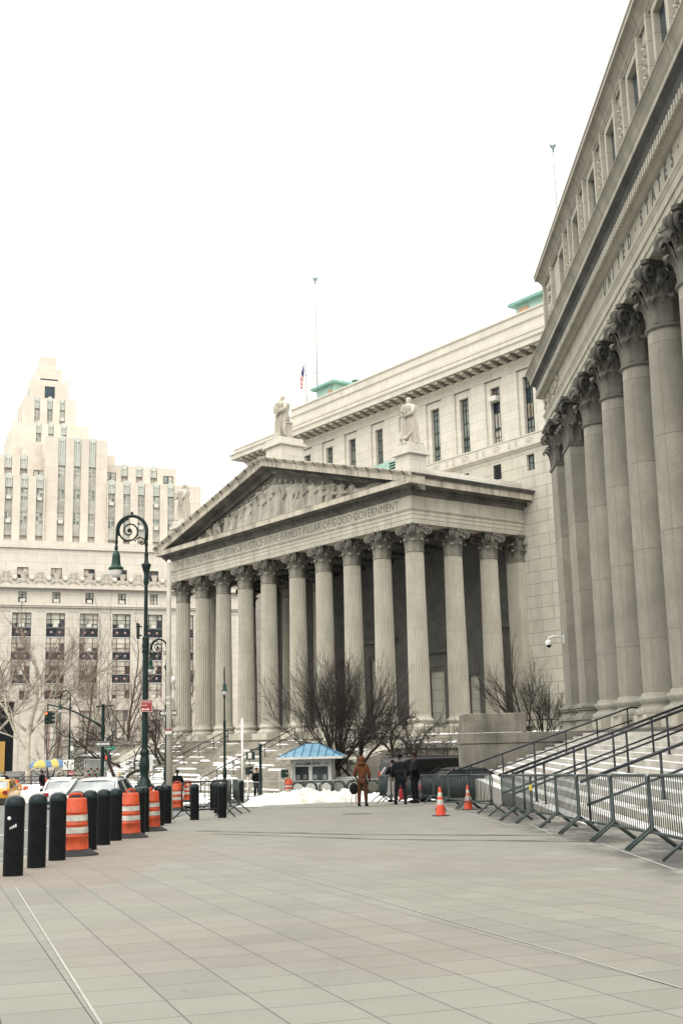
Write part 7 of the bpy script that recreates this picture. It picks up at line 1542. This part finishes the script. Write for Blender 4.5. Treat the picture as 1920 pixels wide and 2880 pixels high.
# ---------------------------------------------------------------- bare winter trees
M_BK = plain('dark_bark', (.050, .041, .036), .9, 0, .3, 4, .2); M_BKB = plain('brown_bark', (.115, .085, .07), .9, 0, .3, 4, .2); M_PLANE = plain('mottled_pale_bark', (.46, .42, .34), .8, 0, .45, 1.6, .2); M_TWIG = plain('brown_twigs', (.27, .215, .175), .9, 0, .25, 3, .2); M_BIRCH = plain('pale_birch_bark', (.58, .54, .46), .8, 0, .3, 2, .2)
def bend_path(a, d, L, n, rnd, wig, up):
    pts = [Vector(a)]; d = Vector(d).normalized()
    for i in range(n):
        d = (d + Vector((rnd.uniform(-1, 1), rnd.uniform(-1, 1), rnd.uniform(-1, 1))) * wig + Vector((0, 0, up))).normalized(); pts.append(pts[-1] + d * L / n)
    return pts, d
def grow(mbs, a, d, L, r, lev, rnd, P):
    n = 5 if lev < P['lev'] - 1 else 3
    pts, d2 = bend_path(a, d, L, n, rnd, P['wig'], P['up'])
    tip = r * P['tap']; rr = [r + (tip - r) * i / n for i in range(n + 1)]
    k = min(lev, len(mbs) - 1); mbs[k].tube(pts, rr, 7 if lev == 0 else (5 if lev < 3 else 3), cap=lev < 2)
    if lev >= P['lev']: return
    nb = P['nb'][min(lev, len(P['nb']) - 1)]
    for i in range(nb):
        t = P['from'][min(lev, len(P['from']) - 1)]; t = t + (1 - t) * (i + rnd.random() * .8) / nb; t = min(t, .98); q = t * n; j = min(int(q), n - 1); p = pts[j].lerp(pts[j + 1], q - j)
        dirn = (pts[j + 1] - pts[j]).normalized(); ax = dirn.orthogonal().normalized(); ax = Matrix.Rotation(rnd.random() * 6.283, 3, dirn) @ ax; an = rnd.uniform(*P['ang'])
        nd = (Matrix.Rotation(an, 3, ax) @ dirn); grow(mbs, p, nd, L * rnd.uniform(*P['ln']), max(tip * rnd.uniform(.5, .8) if t > .8 else rr[j] * rnd.uniform(*P['rr']), P['rmin']), lev + 1, rnd, P)
    grow(mbs, pts[-1], d2, L * P['lead'], tip, lev + 1, rnd, P)
def tree(label, p, seed, H, r, P, mats, trunks=None, cat='tree', name='bare_tree'):
    t = thing(name, label, cat, p); rnd = random.Random(seed); mbs = [MB() for _ in range(4)]
    for d, L, rr in (trunks or [((0, 0, 1), H, r)]): grow(mbs, Vector((0, 0, -.15)) if not isinstance(d[0], tuple) else d[0], d if not isinstance(d[0], tuple) else d[1], L, rr, 0, rnd, P)
    tr = MB(); tr.v = mbs[0].v; tr.f = mbs[0].f; tr.m = mbs[0].m; tr.s = mbs[0].s; tr.build('trunk', mats[0], t)
    br = MB()
    for m_ in mbs[1:3]: b = len(br.v); br.v += m_.v; br.f += [tuple(i + b for i in f) for f in m_.f]; br.m += m_.m; br.s += m_.s
    br.build('branches', mats[1], t); mbs[3].build('twigs', mats[2], t); return t
# broad fan-shaped tree behind the booth
PA = dict(lev=5, wig=.10, up=.085, tap=.62, nb=[2, 3, 3, 3, 3], ang=(.25, .62), ln=(.62, .9), rr=(.5, .72), lead=.78, rmin=.010)
PA['from'] = [.35, .25, .2, .2, .2]
p = gz(945, 69.5); p.z = zg(69) - .1; rnd = random.Random(2); tk = [((0, 0, 1), 1.9, .2)]
for i in range(15):
    a = i / 15 * 6.283 + rnd.uniform(-.2, .2); sp2 = rnd.uniform(.7, 1.5) if i % 3 else rnd.uniform(.1, .45); tk.append(((( .0, 0, 1.5), (math.cos(a) * sp2, math.sin(a) * sp2 * .8, 1.0)), rnd.uniform(2.4, 3.1), rnd.uniform(.06, .095)))
PT = dict(PA); PT['lev'] = 4; PT['nb'] = [3, 4, 4, 4]; PT['up'] = .055; PT['ang'] = (.25, .7); PT['wig'] = .12; PT['ln'] = (.5, .78); PT['lead'] = .74; PT['rmin'] = .0065; PT['rr'] = (.35, .55); PT['tap'] = .5; PT['nb'] = [3, 4, 4, 4]
tree('large dark bare tree with many fanned upright branches behind the booth', p, 5, 0, 0, PT, (M_BK, M_BK, M_BK), tk[:1] and tk)
# twisted low trees in front of the retaining wall
PB_ = dict(lev=5, wig=.30, up=-.0, tap=.66, nb=[2, 3, 3, 3, 3], ang=(.4, 1.1), ln=(.5, .8), rr=(.4, .6), lead=.68, rmin=.0065); PB_['from'] = [.5, .3, .25, .2, .2]
tree('low twisted bare tree with forked trunk beside the black van', gz(1185, 66), 12, 0, 0, PB_, (M_BK, M_BK, M_BK), [(((-.1, 0, 0), (-.25, 0, 1)), 2.2, .13), (((.05, 0, .2), (.75, .1, 1)), 2.3, .12), (((0, 0, 1.4), (-.9, .1, .7)), 1.9, .08)])
tree('low twisted bare tree with thick dark trunk between the booth and the black van', gz(1010, 70), 23, 0, 0, PB_, (M_BK, M_BK, M_BK), [((.1, 0, 1), 2.3, .2), (((0, 0, .6), (-.9, 0, .9)), 2.0, .09), (((0, 0, 1.6), (.9, 0, .55)), 2.0, .1)])
tree('low twisted bare tree partly hidden behind the man in the long overcoat', gz(1120, 70), 31, 0, 0, PB_, (M_BK, M_BK, M_BK), [((.15, 0, 1), 2.5, .16), (((0, 0, 1.2), (.9, 0, .8)), 1.9, .09)])
# shrubs on the planter between the two courthouses
PS_ = dict(lev=4, wig=.14, up=.05, tap=.6, nb=[3, 3, 3, 3], ang=(.25, .7), ln=(.5, .8), rr=(.4, .6), lead=.7, rmin=.005); PS_['from'] = [.3, .2, .2, .2]
zz = -.2; p = at_dist(1487, 64); p.z = zz
tree('tall leaning bare shrub reaching left above the stained block wall', p, 3, 0, 0, PS_, (M_BK, M_BK, M_BK), [((-.55, 0, 1), 2.1, .075), ((-.35, 0, 1), 2.3, .07), ((-.1, .1, 1), 1.9, .05), ((-.8, .1, .9), 1.7, .045)], 'shrub', 'bare_shrub')
p = at_dist(1530, 62.5); p.z = -.25
tree('bushy bare shrub with many stems right beside the end pilaster', p, 8, 0, 0, PS_, (M_BK, M_BK, M_BK), [((-.3, 0, 1), 1.5, .04), ((.1, .1, 1), 1.6, .045), ((.4, 0, 1), 1.4, .04), ((-.1, -.2, 1), 1.3, .035), ((.65, .1, .8), 1.2, .035), ((-.6, .1, .8), 1.3, .04)], 'shrub', 'bare_shrub')
p = at_dist(1562, 62); p.z = -.25
tree('smaller bare shrub tucked against the end pilaster', p, 18, 0, 0, PS_, (M_BK, M_BK, M_BK), [((-.2, 0, 1), 1.1, .035), ((.1, .1, 1), 1.2, .035), ((.35, 0, 1), 1.0, .03)], 'shrub', 'bare_shrub')
# trees in the square, far left
PP = dict(lev=5, wig=.17, up=.03, tap=.68, nb=[2, 3, 3, 3, 4], ang=(.35, .85), ln=(.55, .8), rr=(.45, .65), lead=.74, rmin=.007); PP['from'] = [.55, .3, .25, .2, .2]
tree('pale-barked plane tree with spreading crooked limbs in front of the limestone tower block', gz(88, 106), 41, 0, 0, PP, (M_PLANE, M_PLANE, M_TWIG), [((-.12, 0, 1), 5.6, .28), (((-.5, 0, 4.2), (.75, .1, 1)), 4.2, .13), (((-.55, 0, 5.0), (-.8, 0, .8)), 4.4, .14)])
tree('pale-barked plane tree at the left edge, limbs reaching into the photo', gz(-60, 108), 43, 0, 0, PP, (M_PLANE, M_PLANE, M_TWIG), [((.05, 0, 1), 5.2, .28), (((.2, 0, 4.0), (1, 0, .55)), 4.4, .13)])
PC_ = dict(lev=4, wig=.10, up=.06, tap=.6, nb=[5, 4, 4, 4], ang=(.4, .8), ln=(.4, .62), rr=(.35, .55), lead=.72, rmin=.008); PC_['from'] = [.35, .2, .2, .2]
tree('slender pale-stemmed tree with two white trunks before the limestone block', gz(262, 122), 51, 0, 0, PC_, (M_BIRCH, M_BIRCH, M_TWIG), [((.02, 0, 1), 7.4, .16), (((.4, 0, 0), (.12, 0, 1)), 7.0, .14)])
tree('slim brown bare tree, straight stem, left of the signal mast', gz(233, 116), 52, 0, 0, PC_, (M_BKB, M_BKB, M_TWIG), [((0, 0, 1), 6.2, .15)])
tree('brown bare tree with a rounded crown just left of the big lamp post', gz(352, 118), 53, 0, 0, PC_, (M_BKB, M_BKB, M_TWIG), [((0, 0, 1), 6.4, .2)])
tree('brown bare tree with a rounded crown behind the grey steel pole', gz(478, 116), 54, 0, 0, PC_, (M_BKB, M_BKB, M_TWIG), [((0, 0, 1), 6.4, .2)])
tree('small brown bare tree between the plane tree and the lane-arrow sign', gz(140, 109), 55, 0, 0, PC_, (M_BKB, M_BKB, M_TWIG), [((-.1, 0, 1), 3.0, .12), ((.35, 0, 1), 2.9, .09)])
tree('low dark twisted tree on the terrace left of the snowy stairs, crooked double trunk', gz(338, 97), 61, 0, 0, PB_, (M_BK, M_BK, M_BK), [(((-.2, 0, 0), (-.3, 0, 1)), 2.9, .17), (((.1, 0, .2), (.65, .1, 1)), 3.0, .16), (((0, 0, 1.8), (-.9, .1, .6)), 2.2, .11)])
tree('low dark twisted tree left of the street sign, with a wide tangle of twigs', gz(292, 99), 62, 0, 0, PB_, (M_BK, M_BK, M_BK), [((-.1, 0, 1), 3.0, .16), (((0, 0, 1.8), (-.9, .1, .7)), 2.3, .11)])
tree('low dark twisted tree behind the leftmost temple column', gz(470, 100), 63, 0, 0, PB_, (M_BK, M_BK, M_BK), [((-.1, 0, 1), 3.0, .16), (((0, 0, 1.8), (-.9, .1, .7)), 2.3, .11)])
